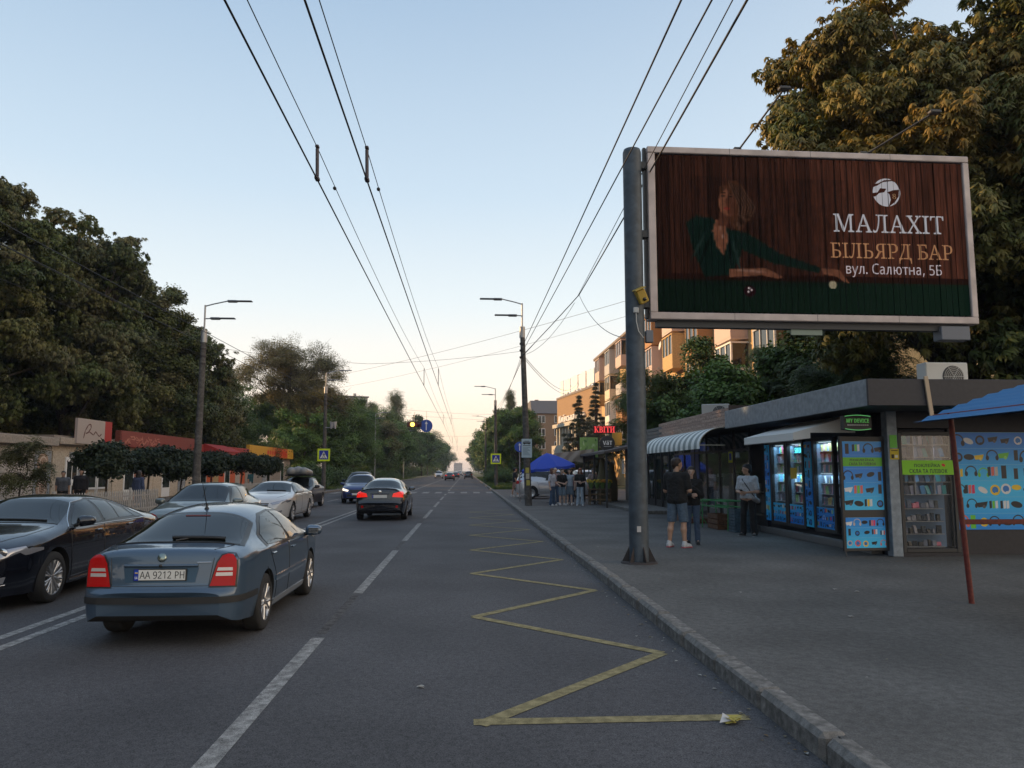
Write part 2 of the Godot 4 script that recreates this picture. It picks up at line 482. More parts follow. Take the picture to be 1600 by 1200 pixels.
	for e in 2:
		if sl == 1:
			var mid: Vector3 = sh[e].lerp(arms[e][0], 0.75)
			top.append([sh[e], mid, 0.056 * w, 0.05 * w])
		elif sl == 2:
			top.append(up_arm[e]); top.append([arms[e][0], fore[e][0].lerp(fore[e][1], 0.96), 0.043 * w, 0.033])
	cloth.call("jacket" if o.get("jacket", false) else "shirt", o.shirt, top, 0.021, 0.03, top_cuts)
	var legs := [[hip + Vector3(-0.075 * w, 0.06, 0), hip + Vector3(0.07 * w, 0.06, 0), 0.108 * w, 0.108 * w]]
	var lk: int = o.get("leg", 1)
	for e in 2:
		legs.append([thigh[e][0], knees[e], 0.092 * w, 0.068 * w + (0.012 if lk == 0 else 0.0)])
		if lk == 1: legs.append([knees[e], feet[e] + Vector3(0, 0.01, 0), 0.066 * w, o.get("flare", 0.052)])
	var leg_cuts := [[Vector3(0, 1.02, 0), Vector3.UP]]
	if lk == 0: leg_cuts.append([Vector3(0, o.get("short_hem", 0.5), 0), Vector3.DOWN])
	if lk == 2:
		legs = [[hip + Vector3(-0.06, 0.04, 0), hip + Vector3(-0.09, -0.42, 0.01), 0.12 * w, 0.13], [hip + Vector3(0.06, 0.04, 0), hip + Vector3(0.09, -0.42, 0.01), 0.12 * w, 0.13]]
		leg_cuts.append([Vector3(0, 0.52, 0), Vector3.DOWN])
	cloth.call("skirt" if lk == 2 else ("shorts" if lk == 0 else "trousers"), o.pants, legs, 0.008, 0.02, leg_cuts)
	for e in 2:
		var fx := Vector3(-0.03 if e == 0 else 0.03, 0, 0)
		cloth.call("shoe", o.get("shoe", G(0.6)), [[feet[e] + Vector3(0, -0.03, -0.03), feet[e] + fx + Vector3(0, -0.042, 0.14), 0.045, 0.034], [feet[e] + Vector3(0, 0.02, -0.01), feet[e] + Vector3(0, -0.02, 0.03), 0.042, 0.042]], 0.006, 0.02, [[Vector3(0, feet[e].y - 0.078, 0), Vector3.DOWN]], 0.6)
		var sq := MB.new()
		sq.box(feet[e] + fx * 0.5 + Vector3(0, -0.069, 0.05), Vector3(0.092, 0.022, 0.27), Basis(Vector3.UP, 0.2 * (-1 if e == 0 else 1)), 0.01)
		obj("sole", sq, M("sole", o.get("sole", G(0.5)), 0.7), t)
	# hair
	var hair := [[H.call(0, 0.058, -0.038), H.call(0, 0.062, 0.015), 0.087, 0.083], [H.call(0, 0.0, -0.055), H.call(0, -0.05, -0.05), 0.07, 0.05], [H.call(-0.06, 0.03, -0.02), H.call(-0.062, 0.0, -0.02), 0.04, 0.03], [H.call(0.06, 0.03, -0.02), H.call(0.062, 0.0, -0.02), 0.04, 0.03]]
	if o.get("long_hair", 0.0) > 0.0:
		var ln: float = o.long_hair
		for e in [-1.0, 0.0, 1.0]:
			hair.append([H.call(0.062 * e, 0.02, -0.045 + 0.025 * absf(e)), H.call(0.075 * e, -0.14, -0.055 + 0.02 * absf(e)), 0.05, 0.052])
			hair.append([H.call(0.075 * e, -0.14, -0.055 + 0.02 * absf(e)), H.call(0.085 * e, -0.14 - ln, -0.075 + 0.01 * absf(e)), 0.052, 0.03])
	cloth.call("hair", o.get("hair", Color(0.015, 0.01, 0.008)), hair, 0.0, 0.02, [], 0.55)
	if o.get("face", true):
		for e in [-1.0, 1.0]:
			var eq := MB.new()
			sdf(eq, [[H.call(0.031 * e - 0.008, 0.012, 0.086), H.call(0.031 * e + 0.008, 0.012, 0.086), 0.0085, 0.0085]], 0.005, 0.005)
			obj("eye", eq, M("eye", G(0.03), 0.2), t)
			var bq := MB.new(); bq.tube([H.call(0.031 * e - 0.018, 0.035, 0.094), H.call(0.031 * e + 0.018, 0.036, 0.093)], 0.005, 6)
			obj("eyebrow", bq, M("eyebrow", o.get("hair", G(0.02)), 0.8), t)
		var mq := MB.new(); mq.tube([H.call(-0.02, -0.05, 0.098), H.call(0, -0.048, 0.104), H.call(0.02, -0.05, 0.098)], 0.006, 6)
		obj("mouth", mq, M("lips", Color(0.3, 0.1, 0.09), 0.45), t)
	t.scale = Vector3.ONE * s
	return t
# ---------- cars: a lofted shell described by profiles along its length; panels are laid onto that shell ----------
class Shell:
	var L := 4.5
	var wheel_r := 0.31
	var axles := [0.95, 3.5]
	var arch := 0.36
	var top := []
	var belt := []
	var plan := []
	var bot := []
	var lean := 0.3
	var expo := 3.6
	var bow := 0.09
	var sill := 0.94
	func pl(a: Array, s: float) -> float:
		if s <= a[0][0]: return a[0][1]
		for i in range(1, a.size()):
			if s <= a[i][0]: return lerpf(a[i - 1][1], a[i][1], (s - a[i - 1][0]) / maxf(1e-6, a[i][0] - a[i - 1][0]))
		return a[-1][1]
	func sm(a: Array, s: float, d: float) -> float:
		d = minf(d, minf(s, L - s) * 0.5)
		return (pl(a, s - d) + pl(a, s - d * 0.5) + pl(a, s) * 2.0 + pl(a, s + d * 0.5) + pl(a, s + d)) / 6.0
	var lut_top := PackedFloat32Array()
	var lut_yb := PackedFloat32Array()
	var lut_bot := PackedFloat32Array()
	var lut_plan := PackedFloat32Array()
	func bake() -> void:      # tables every 4 mm
		var n := int(L / 0.004) + 2
		for i in n:
			var s := minf(i * 0.004, L)
			var tp := sm(top, s, 0.13 if s > 0.3 and s < L - 0.3 else 0.012)
			lut_top.append(tp); lut_yb.append(minf(sm(belt, s, 0.1), tp - 0.055)); lut_plan.append(sm(plan, s, 0.03)); lut_bot.append(pl(bot, s))
	func look(a: PackedFloat32Array, s: float) -> float:
		var f := clampf(s / 0.004, 0.0, a.size() - 2.0)
		var i := int(f)
		return a[i] + (a[i + 1] - a[i]) * (f - i)
	func top_at(s: float) -> float:
		if lut_top.is_empty(): bake()
		return look(lut_top, s)
	func yb_at(s: float) -> float:
		if lut_top.is_empty(): bake()
		return look(lut_yb, s)
	func bot_at(s: float) -> float:
		var b := pl(bot, s)
		for ax in axles:
			var d: float = absf(s - ax)
			if d <= arch: b = maxf(b, wheel_r + sqrt(maxf(0.0, arch * arch - d * d)))
		return b
	func side(y: float, s: float) -> float:   # half width of the lower body
		if lut_top.is_empty(): bake()
		var w := look(lut_plan, s)
		var k := (y - 0.58) / 0.38
		return w * (1.0 - (1.0 - sill) * minf(1.0, k * k)) if y < 0.58 else w * (1.0 - 0.035 * minf(1.6, k * k))
	func half(y: float, s: float) -> float:
		var yb := yb_at(s); var tp := top_at(s)
		if y <= yb: return side(y, s)
		var t := clampf((y - yb) / maxf(1e-4, tp - yb), 0.0, 1.0)
		var tq := (s - L * 0.5) / (L * 0.35)
		var taper := 1.0 - 0.2 * tq * tq * clampf((tp - yb) / 0.35, 0.0, 1.0) * minf(1.0, (y - yb) / 0.12)
		return taper * side(yb, s) * pow(maxf(0.0, 1.0 - pow(t, expo)), 1.0 / expo) * (1.0 - lean * t * clampf(tp - yb, 0.0, 0.6) / 0.5)
	func warp(x: float, y: float, s: float) -> Vector3:
		var k := 1.0 if s < L * 0.5 else -1.0
		var e := clampf(1.0 - minf(s, L - s) / 1.5, 0.0, 1.0)
		return Vector3(x, y, L * 0.5 - s - k * e * bow * x * x)   # local z: rear at +L/2, the car drives towards -z
	func on_side(s: float, y: float, e: float) -> Vector3: return warp(half(y, s) * e, y, s)
	func on_top(x: float, s: float) -> Vector3:
		var a := yb_at(s); var b := top_at(s)
		for i in 13:
			var m := (a + b) * 0.5
			if half(m, s) > absf(x): a = m
			else: b = m
		return warp(x, a, s)
	func holds(x: float, y: float, ss: float) -> bool:
		return y >= look(lut_bot, ss) - 0.02 and y <= top_at(ss) and half(y, ss) >= absf(x)
	func on_end(x: float, y: float, front: bool) -> Vector3:
		var s := 0.0
		var d := 0.02
		for i in 50:
			if holds(x, y, L - s if front else s): break
			s += d
		if s > 0.0:
			var lo := s - d
			for i in 4:
				var m := (lo + s) * 0.5
				if holds(x, y, L - m if front else m): s = m
				else: lo = m
		return warp(x, y, L - s if front else s)

var shell_cache := {}
func shell_mesh(sh: Shell) -> Array:
	if shell_cache.has(sh): return shell_cache[sh]
	var st := []
	for s in [0.0, 0.012, 0.03, 0.05, 0.062, 0.075, 0.088, 0.1, 0.115, 0.13, 0.15, 0.18, 0.22, 0.27]:
		st.append(s); st.append(sh.L - s)
	var x := 0.33
	while x < sh.L - 0.3: st.append(x); x += 0.065
	for ax in sh.axles:
		for k in 17: st.append(ax + sh.arch * 0.9999 * cos(PI * k / 16.0))
		st.append(ax - sh.arch - 0.003); st.append(ax + sh.arch + 0.003)
	st.sort()
	var paint := MB.new(); var under := MB.new()
	var rows := []
	for s in st:
		var row := []
		var b := sh.bot_at(s); var yb: float = maxf(sh.yb_at(s), b + 0.02); var tp := maxf(sh.top_at(s), yb + 0.01)
		var w0 := sh.side(yb, s)
		for k in 10:
			var y := lerpf(b, yb, k / 9.0)
			row.append(sh.warp(sh.side(y, s), y, s))
		for k in range(1, 15):
			var a := PI * 0.5 * k / 14.0
			var ty := pow(sin(a), 2.0 / sh.expo)
			var xx := w0 * pow(maxf(cos(a), 0.0), 2.0 / sh.expo) * (1.0 - sh.lean * ty * clampf(tp - yb, 0.0, 0.6) / 0.5)
			var tq: float = (s - sh.L * 0.5) / (sh.L * 0.35)
			xx *= 1.0 - 0.2 * tq * tq * clampf((tp - yb) / 0.35, 0.0, 1.0) * minf(1.0, (tp - yb) * ty / 0.12)
			row.append(sh.warp(xx, yb + (tp - yb) * ty, s))
		var full := []
		for p in row: full.append(p)
		for k in range(row.size() - 2, -1, -1): full.append(Vector3(-row[k].x, row[k].y, row[k].z))
		rows.append(full)
	rows.reverse()
	paint.grid(rows)
	for e in [0, rows.size() - 1]:    # end caps
		var c := Vector3.ZERO
		for p in rows[e]: c += p
		c /= rows[e].size()
		for i in rows[e].size():
			var a: Vector3 = rows[e][i]; var b2: Vector3 = rows[e][(i + 1) % rows[e].size()]
			if e == 0: paint.tri(c, b2, a)
			else: paint.tri(c, a, b2)
	var urows := []
	for r in rows:
		urows.append([r[r.size() - 1], r[r.size() - 1] * Vector3(0.5, 1, 1), r[0] * Vector3(0.5, 1, 1), r[0]])
	under.grid(urows)
	shell_cache[sh] = [paint.mesh(), under.mesh()]
	return shell_cache[sh]

# a polygon laid onto the shell; kind: "left"/"right" in (s, y), "rear"/"front" in (x, y), "top" in (x, s)
func panel(sh: Shell, kind: String, poly: Array, off := 0.006, cell := 0.05) -> ArrayMesh:
	var key_all := "%d %s %s %f" % [sh.get_instance_id(), kind, str(poly), off]
	if shell_cache.has(key_all): return shell_cache[key_all]
	var q := MB.new()
	var pg := PackedVector2Array()
	for p in poly: pg.append(Vector2(p[0], p[1]))
	var lo := pg[0]; var hi := pg[0]
	for p in pg: lo = lo.min(p); hi = hi.max(p)
	var P := func(p: Vector2) -> Vector3:
		match kind:
			"left": return sh.on_side(p.x, p.y, -1.0)
			"right": return sh.on_side(p.x, p.y, 1.0)
			"rear": return sh.on_end(p.x, p.y, false)
			"front": return sh.on_end(p.x, p.y, true)
		return sh.on_top(p.x, p.y)
	var N := func(p: Vector2) -> Vector3:
		var d := 0.012
		var u: Vector3 = P.call(p + Vector2(d, 0)) - P.call(p - Vector2(d, 0)); var w: Vector3 = P.call(p + Vector2(0, d)) - P.call(p - Vector2(0, d))
		var nn := u.cross(w).normalized()
		match kind:
			"left": return nn if nn.x < 0 else -nn
			"right": return nn if nn.x > 0 else -nn
			"rear": return nn if nn.z > 0 else -nn
			"front": return nn if nn.z < 0 else -nn
		return nn if nn.y > 0 else -nn
	var cache := {}
	var V := func(p: Vector2) -> int:
		var key := Vector2i(int(round(p.x * 5000)), int(round(p.y * 5000)))
		if not cache.has(key):
			var nn: Vector3 = N.call(p)
			cache[key] = q.vert(P.call(p) + nn * off, nn)
		return cache[key]
	var nx := maxi(1, int(ceil((hi.x - lo.x) / cell))); var ny := maxi(1, int(ceil((hi.y - lo.y) / cell)))
	for i in nx:
		for j in ny:
			var a := lo + (hi - lo) * Vector2(float(i) / nx, float(j) / ny); var b := lo + (hi - lo) * Vector2(float(i + 1) / nx, float(j + 1) / ny)
			for piece in Geometry2D.intersect_polygons(PackedVector2Array([a, Vector2(b.x, a.y), b, Vector2(a.x, b.y)]), pg):
				var tr := Geometry2D.triangulate_polygon(piece)
				for k in tr.size() / 3:
					var i0: int = V.call(piece[tr[k * 3]]); var i1: int = V.call(piece[tr[k * 3 + 1]]); var i2: int = V.call(piece[tr[k * 3 + 2]])
					var g := (q.v[i1] - q.v[i0]).cross(q.v[i2] - q.v[i0])
					if g.dot(q.n[i0]) >= 0: q.face(i0, i1, i2)
					else: q.face(i0, i2, i1)
	if off > 0.003:      # edges that reach back to the shell
		for i in pg.size():
			var a := pg[i]; var b := pg[(i + 1) % pg.size()]
			var m := maxi(1, int(a.distance_to(b) / cell))
			for k in m:
				var p0 := a.lerp(b, float(k) / m); var p1 := a.lerp(b, float(k + 1) / m)
				var n0: Vector3 = N.call(p0); var n1: Vector3 = N.call(p1)
				var c0: Vector3 = P.call(p0); var c1: Vector3 = P.call(p1)
				q.quad(c0 - n0 * 0.006, c1 - n1 * 0.006, c1 + n1 * off, c0 + n0 * off)
	shell_cache[key_all] = q.mesh()
	return shell_cache[key_all]
func seam(sh: Shell, kind: String, pts: Array, r := 0.0045, off := 0.0) -> ArrayMesh:
	var key_all := "seam %d %s %s %f %f" % [sh.get_instance_id(), kind, str(pts), r, off]
	if shell_cache.has(key_all): return shell_cache[key_all]
	var q := MB.new()
	var w := []
	for i in pts.size() - 1:
		var a := Vector2(pts[i][0], pts[i][1]); var b := Vector2(pts[i + 1][0], pts[i + 1][1])
		var m := maxi(1, int(a.distance_to(b) / 0.06))
		for k in m + (1 if i == pts.size() - 2 else 0):
			var p := a.lerp(b, float(k) / m)
			var c: Vector3
			match kind:
				"left": c = sh.on_side(p.x, p.y, -1.0) + Vector3(-off, 0, 0)
				"right": c = sh.on_side(p.x, p.y, 1.0) + Vector3(off, 0, 0)
				"rear": c = sh.on_end(p.x, p.y, false) + Vector3(0, 0, off)
				"front": c = sh.on_end(p.x, p.y, true) - Vector3(0, 0, off)
				_: c = sh.on_top(p.x, p.y) + Vector3(0, off, 0)
			w.append(c)
	q.tube(w, r, 6)
	shell_cache[key_all] = q.mesh()
	return shell_cache[key_all]
func wheel(parent: Node3D, at: Vector3, out: float, r: float, rim_r: float, spokes: int, alloy: Material) -> void:
	var w := Node3D.new(); w.name = numbered("wheel", parent); parent.add_child(w, true); w.position = at
	var b := Basis(Vector3.FORWARD, PI * 0.5 * out)      # lathe axis y -> outwards
	var xf := Transform3D(b, Vector3.ZERO)
	var wk := "wheel %f %f %f %d" % [out, r, rim_r, spokes]
	if shell_cache.has(wk):
		obj("tyre", shell_cache[wk][0], M("rubber", G(0.018), 0.85), w); obj("rim", shell_cache[wk][1], alloy, w)
		return
	var ty := MB.new()
	ty.lathe([[rim_r - 0.01, -0.1], [rim_r + 0.02, -0.105], [r - 0.03, -0.1], [r - 0.006, -0.085], [r, -0.06], [r, 0.06], [r - 0.006, 0.085], [r - 0.03, 0.1], [rim_r + 0.02, 0.105], [rim_r - 0.004, 0.098], [rim_r - 0.01, 0.06]], 36, xf)
	obj("tyre", ty, M("rubber", G(0.018), 0.85), w)
	var rm := MB.new()
	rm.lathe([[0.02, 0.0], [rim_r - 0.03, 0.01], [rim_r - 0.02, 0.075], [rim_r, 0.1], [rim_r + 0.004, 0.098], [rim_r + 0.004, 0.06]], 32, xf)
	for k in spokes:
		var a := TAU * k / spokes
		var d: Vector3 = b * Vector3(cos(a), 0, sin(a)); var up: Vector3 = b * Vector3.UP
		var tt: Vector3 = d.cross(up)
		for e in [-1.0, 1.0]:
			var w0: Vector3 = tt * e * rim_r * 0.55 / spokes
			rm.tube([d * 0.035 + up * 0.07, d * rim_r * 0.55 + w0 * 0.6 + up * 0.082, d * (rim_r - 0.01) + w0 * 2.0 + up * 0.088], [0.02, 0.016, 0.016], 6)
	rm.lathe([[0.0, 0.092], [0.03, 0.09], [0.05, 0.078], [0.052, 0.02]], 16, xf)
	obj("rim", rm, alloy, w)
	shell_cache[wk] = [w.get_child(0).mesh, w.get_child(1).mesh]

func glass_mat(called := "car glass", dark := 0.012, tint := Color(0.8, 1, 0.95)) -> StandardMaterial3D:
	var m := M(called, Color(dark * tint.r, dark * tint.g, dark * tint.b), 0.03, 0.0, 0.5)
	return m

# d: shell numbers, paint, and the named panels; returns the thing
func car(called: String, label: String, at: Vector3, turn: float, sh: Shell, paint: Material, d: Dictionary) -> Node3D:
	var t := thing(called, label, "car", at, turn, d.get("group", ""))
	var ms := shell_mesh(sh)
	obj("body", ms[0], paint, t)
	obj("underbody", ms[1], M("black plastic", G(0.012), 0.8), t)
	var black := M("black trim", G(0.012), 0.35)
	var gl := glass_mat()
	var chrome := M("chrome", G(0.6), 0.12, 1.0)
	for e in ["left", "right"]:
		if d.has("surround"): obj("window_trim", panel(sh, e, d.surround, 0.003), black, t)
		for w in d.get("windows", []): obj("side_window", panel(sh, e, w, 0.006), gl, t)
		for w in d.get("seams", []): obj("door_gap", seam(sh, e, w, 0.005), black, t)
		for w in d.get("chrome", []): obj("window_moulding", seam(sh, e, w, 0.008, 0.004), chrome, t)
		for h in d.get("handles", []):
			var hq := MB.new()
			var hp := sh.on_side(h[0], h[1], -1.0 if e == "left" else 1.0)
			hq.box(hp + Vector3(0.014 if e == "right" else -0.014, 0, 0), Vector3(0.026, 0.026, 0.17), Basis.IDENTITY, 0.01)
			obj("door_handle", hq, paint, t)
		if d.has("strip"): obj("side_moulding", panel(sh, e, d.strip, 0.012), d.get("strip_mat", black), t)
		if d.has("sillstrip"): obj("sill_trim", panel(sh, e, d.sillstrip, 0.012), d.get("sill_mat", black), t)
		if d.has("mirror"):
			var sg := -1.0 if e == "left" else 1.0
			var mp := sh.on_side(d.mirror[0], d.mirror[1], sg)
			var mq := MB.new()
			sdf(mq, [[mp + Vector3(0.09 * sg, 0.05, 0.0), mp + Vector3(0.2 * sg, 0.055, 0.03), 0.075, 0.06], [mp + Vector3(0.09 * sg, 0.07, 0.0), mp + Vector3(0.19 * sg, 0.075, 0.02), 0.06, 0.05]], 0.026, 0.03)
			var m1 := obj("mirror", mq, d.get("mirror_mat", paint), t)
			var m2 := MB.new(); m2.tube([mp, mp + Vector3(0.1 * sg, 0.03, 0)], 0.028, 8)
			obj("mirror_stem", m2, black, m1)
			var m3 := MB.new(); m3.box(mp + Vector3(0.145 * sg, 0.06, 0.088), Vector3(0.15, 0.09, 0.012), Basis(Vector3.UP, -0.25 * sg), 0.005)
			obj("mirror_glass", m3, M("mirror", G(0.7), 0.03, 1.0), m1)
	if d.has("windscreen"): obj("windscreen", panel(sh, "top", d.windscreen, 0.006, 0.08), gl, t)
	if d.has("rear_glass"): obj("rear_window", panel(sh, "top", d.rear_glass, 0.006, 0.08), d.get("rear_glass_mat", gl), t)
	for k in d.get("panels", []):        # [name, kind, polygon, material, offset]
		var po := obj(k[0], panel(sh, k[1], k[2], k[4] if k.size() > 4 else 0.006, 0.04), k[3], t)
		if k.size() > 5: po.set_meta("label", k[5])
	for k in d.get("lines", []):
		obj(k[0], seam(sh, k[1], k[2], k[4], k[5] if k.size() > 5 else 0.0), k[3], t)
	for ax in sh.axles:
		for sg in [-1.0, 1.0]:
			wheel(t, Vector3(sg * (sh.pl(sh.plan, ax) - 0.105), sh.wheel_r, sh.L * 0.5 - ax), sg, sh.wheel_r, d.get("rim_r", sh.wheel_r * 0.66), d.get("spokes", 5), d.get("alloy", M("alloy", G(0.5), 0.3, 0.9)))
	return t
func plate(t: Node3D, sh: Shell, y: float, front: bool, text := "") -> void:
	var p := sh.on_end(0.0, y, front)
	var z := -1.0 if front else 1.0
	var b := Basis(Vector3(z, 0, 0), Vector3.UP, Vector3(0, 0, z))
	var im := Image.create(520, 112, false, Image.FORMAT_RGB8)
	im.fill(Color(0.82, 0.82, 0.8))
	im.fill_rect(Rect2i(0, 0, 520, 4), G(0.05)); im.fill_rect(Rect2i(0, 108, 520, 4), G(0.05)); im.fill_rect(Rect2i(516, 0, 4, 112), G(0.05))
	im.fill_rect(Rect2i(0, 0, 46, 112), Color(0.05, 0.2, 0.6))
	im.fill_rect(Rect2i(10, 18, 28, 11), Color(0.1, 0.35, 0.8)); im.fill_rect(Rect2i(10, 29, 28, 11), Color(0.9, 0.75, 0.1))
	if text:
		letters(im, "UA", font("Droid Sans", 700), Rect2(10, 70, 28, 26), Color(0.9, 0.9, 0.9))
		letters(im, text, font("Droid Sans", 400), Rect2(58, 20, 448, 74), G(0.03))
	var fr := MB.new(); fr.box(p + Vector3(0, 0, z * 0.008), Vector3(0.535, 0.125, 0.012), Basis.IDENTITY, 0.004)
	var f := obj("plate_frame", fr, M("black trim", G(0.012), 0.35), t)
	obj("number_plate", sheet(0.52, 0.112, p + Vector3(0, 0, z * 0.018), b), printed("plate " + text, im, 0.4), f)
# ---------- trees ----------
func leaf_spray(kind: String, seed_: int) -> ArrayMesh:   # a spray of separate leaves, about 0.5 m across, stalk at the origin
	var r := RandomNumberGenerator.new(); r.seed = seed_
	var q := MB.new(); q.has_c = true
	var leaf := func(o: Vector3, d: Vector3, up: Vector3, ln: float, wd: float, droop: float) -> void:
		var sdv := d.cross(up).normalized()
		var nn := sdv.cross(d).normalized()
		var a := o; var b := o + d * ln * 0.45 - nn * droop * ln * 0.1; var e := o + d * ln - nn * droop * ln * 0.45
		var g := r.randf_range(0.75, 1.2)
		var cc := Color(g, g, g * r.randf_range(0.8, 1.0))
		q.tri(a, b + sdv * wd - nn * 0.01, b, cc); q.tri(b, b + sdv * wd - nn * 0.01, e, cc)
		q.tri(a, b, b - sdv * wd - nn * 0.01, cc); q.tri(b, e, b - sdv * wd - nn * 0.01, cc)
	match kind:
		"chestnut":      # hands of five to seven drooping leaflets
			for k in 3:
				var o := Vector3(r.randf_range(-0.12, 0.12), r.randf_range(-0.08, 0.12), r.randf_range(-0.12, 0.12))
				var a0 := r.randf() * TAU
				var m := 5 + r.randi() % 3
				for j in m:
					var a := a0 + TAU * 0.8 * j / m
					leaf.call(o, Vector3(cos(a), r.randf_range(-0.55, 0.0), sin(a)).normalized(), Vector3.UP, r.randf_range(0.15, 0.24), 0.042, 1.1)
		"maple":
			for k in 13:
				var o := Vector3(r.randf_range(-0.22, 0.22), r.randf_range(-0.15, 0.15), r.randf_range(-0.22, 0.22))
				leaf.call(o, Vector3(r.randf_range(-1, 1), r.randf_range(-0.9, 0.3), r.randf_range(-1, 1)).normalized(), Vector3(r.randf_range(-0.4, 0.4), 1, r.randf_range(-0.4, 0.4)), r.randf_range(0.13, 0.19), 0.065, 0.5)
		"feather":       # compound leaves in rows of small leaflets
			for k in 4:
				var a := r.randf() * TAU
				var d := Vector3(cos(a), r.randf_range(-0.35, 0.35), sin(a)).normalized()
				for j in 5:
					for e in [-1.0, 1.0]:
						leaf.call(d * (0.06 + 0.06 * j) - Vector3.UP * 0.012 * j * j, (d * 0.5 + d.cross(Vector3.UP) * e).normalized(), Vector3.UP, 0.085, 0.02, 0.5)
		"needle":
			for k in 26:
				var a := r.randf() * TAU
				leaf.call(Vector3(r.randf_range(-0.2, 0.2), r.randf_range(-0.05, 0.05), r.randf_range(-0.2, 0.2)), Vector3(cos(a), r.randf_range(-0.5, 0.2), sin(a)).normalized(), Vector3.UP, 0.18, 0.018, 0.4)
		_:               # small-leaved
			for k in 16:
				var o := Vector3(r.randf_range(-0.24, 0.24), r.randf_range(-0.18, 0.18), r.randf_range(-0.24, 0.24))
				leaf.call(o, Vector3(r.randf_range(-1, 1), r.randf_range(-0.8, 0.5), r.randf_range(-1, 1)).normalized(), Vector3(r.randf_range(-0.5, 0.5), 1, r.randf_range(-0.5, 0.5)), r.randf_range(0.09, 0.14), 0.035, 0.4)
	return q.mesh()
var sprays := {}
func spray(kind: String) -> ArrayMesh:
	if not sprays.has(kind): sprays[kind] = leaf_spray(kind, kind.length() * 7 + 3)
	return sprays[kind]
func leaf_mat() -> StandardMaterial3D:
	var m := M("leaf", Color(0.995, 0.995, 0.995), 0.55, 0.0, 0.35)
	m.vertex_color_use_as_albedo = true
	m.backlight_enabled = true; m.backlight = Color(0.55, 0.6, 0.3)
	return m
func bark_mat() -> StandardMaterial3D:
	return textured(M("bark", Color(0.1, 0.08, 0.06), 0.95), tex("bark", 31, 0.02, 0.45, 1.0, 0.08), 1.2, 2.0)

# crown: [centre, radii, number of clumps, clump radius, sprays per clump]; pal: leaf colours
func tree(called: String, label: String, at: Vector3, d: Dictionary, group := "") -> Node3D:
	var r := RandomNumberGenerator.new(); r.seed = d.get("seed", 1)
	var t := thing(called, label, "tree", at, 0.0, group)
	var wood := MB.new()
	var th: float = d.get("trunk", 3.0); var tr: float = d.get("girth", 0.22)
	var lean: Vector3 = d.get("lean", Vector3.ZERO)
	var fork := Vector3(0, th, 0) + lean
	wood.tube([Vector3(0, -0.1, 0), Vector3(0.01, 0.25, 0), fork * 0.5 + Vector3(r.randf_range(-0.06, 0.06), 0, r.randf_range(-0.06, 0.06)), fork], [tr * 1.5, tr * 1.05, tr * 0.9, tr * 0.8], 10)
	var pal: Array = d.pal
	var xs := []; var cs := []
	for cr in d.crowns:
		var c: Vector3 = cr[0]; var rad: Vector3 = cr[1]
		var lead := c + Vector3(0, rad.y * 0.5, 0)
		wood.tube([fork, fork.lerp(lead, 0.5) + Vector3(r.randf_range(-0.2, 0.2), 0, r.randf_range(-0.2, 0.2)), lead], [tr * 0.75, tr * 0.45, 0.03], 7)
		for k in cr[2]:
			var u := Vector3(r.randfn(), r.randfn(), r.randfn()).normalized()
			var rr := pow(r.randf(), 0.45) * 0.98
			var b := c + u * rad * rr
			var br: float = cr[3] * r.randf_range(0.7, 1.3)
			if k % 2 == 0 or d.get("twiggy", false):
				var s0 := fork.lerp(lead, r.randf_range(0.0, 0.8))
				wood.tube([s0, s0.lerp(b, 0.55) + Vector3(0, 0.25, 0), b], [tr * 0.32, tr * 0.18, 0.012], 5, false)
				if d.get("twiggy", false):
					for e in 3:
						var ex := b + Vector3(r.randfn(), absf(r.randfn()), r.randfn()) * br * 0.7
						wood.tube([s0.lerp(b, 0.8), ex], [tr * 0.1, 0.008], 4, false)
			var tint: Color = (pal[r.randi() % pal.size()] as Color) * r.randf_range(0.75, 1.25)
			for j in cr[4]:
				var w := Vector3(r.randfn(), r.randfn() * 0.8, r.randfn()).normalized()
				var lr := br * pow(r.randf(), 0.4) * (1.0 if r.randf() > 0.16 else r.randf_range(1.1, 1.7))
				var p := b + w * lr * Vector3(1, 0.72, 1)
				var outw := (w * 0.7 + u * 0.5 + Vector3(r.randfn(), r.randfn(), r.randfn()) * 0.4).normalized()
				var y := (outw * 0.5 + Vector3.UP * 0.8).normalized()
				var x := y.cross(Vector3(r.randfn(), r.randfn(), r.randfn())).normalized()
				var sc: float = d.get("leaf", 1.0) * r.randf_range(0.75, 1.25)
				xs.append(Transform3D(Basis(x, y, x.cross(y)) * sc, p))
				var cc: Color = tint.lerp(pal[r.randi() % pal.size()], 0.35) * r.randf_range(0.8, 1.2)
				cs.append(cc)
	var wo := obj("trunk", wood, bark_mat(), t)
	if d.has("bark"): wo.material_override = d.bark
	var mm := MultiMesh.new()
	mm.transform_format = MultiMesh.TRANSFORM_3D; mm.use_colors = true
	mm.mesh = spray(d.get("kind", "small")); mm.instance_count = xs.size()
	for i in xs.size():
		mm.set_instance_transform(i, xs[i]); mm.set_instance_color(i, cs[i])
	var mi := MultiMeshInstance3D.new()
	mi.multimesh = mm; mi.material_override = leaf_mat(); mi.name = "crown"
	stuff(mi)
	t.add_child(mi, true)
	return t
const SUN_AZ := 24.0
const SUN_EL := 13.0

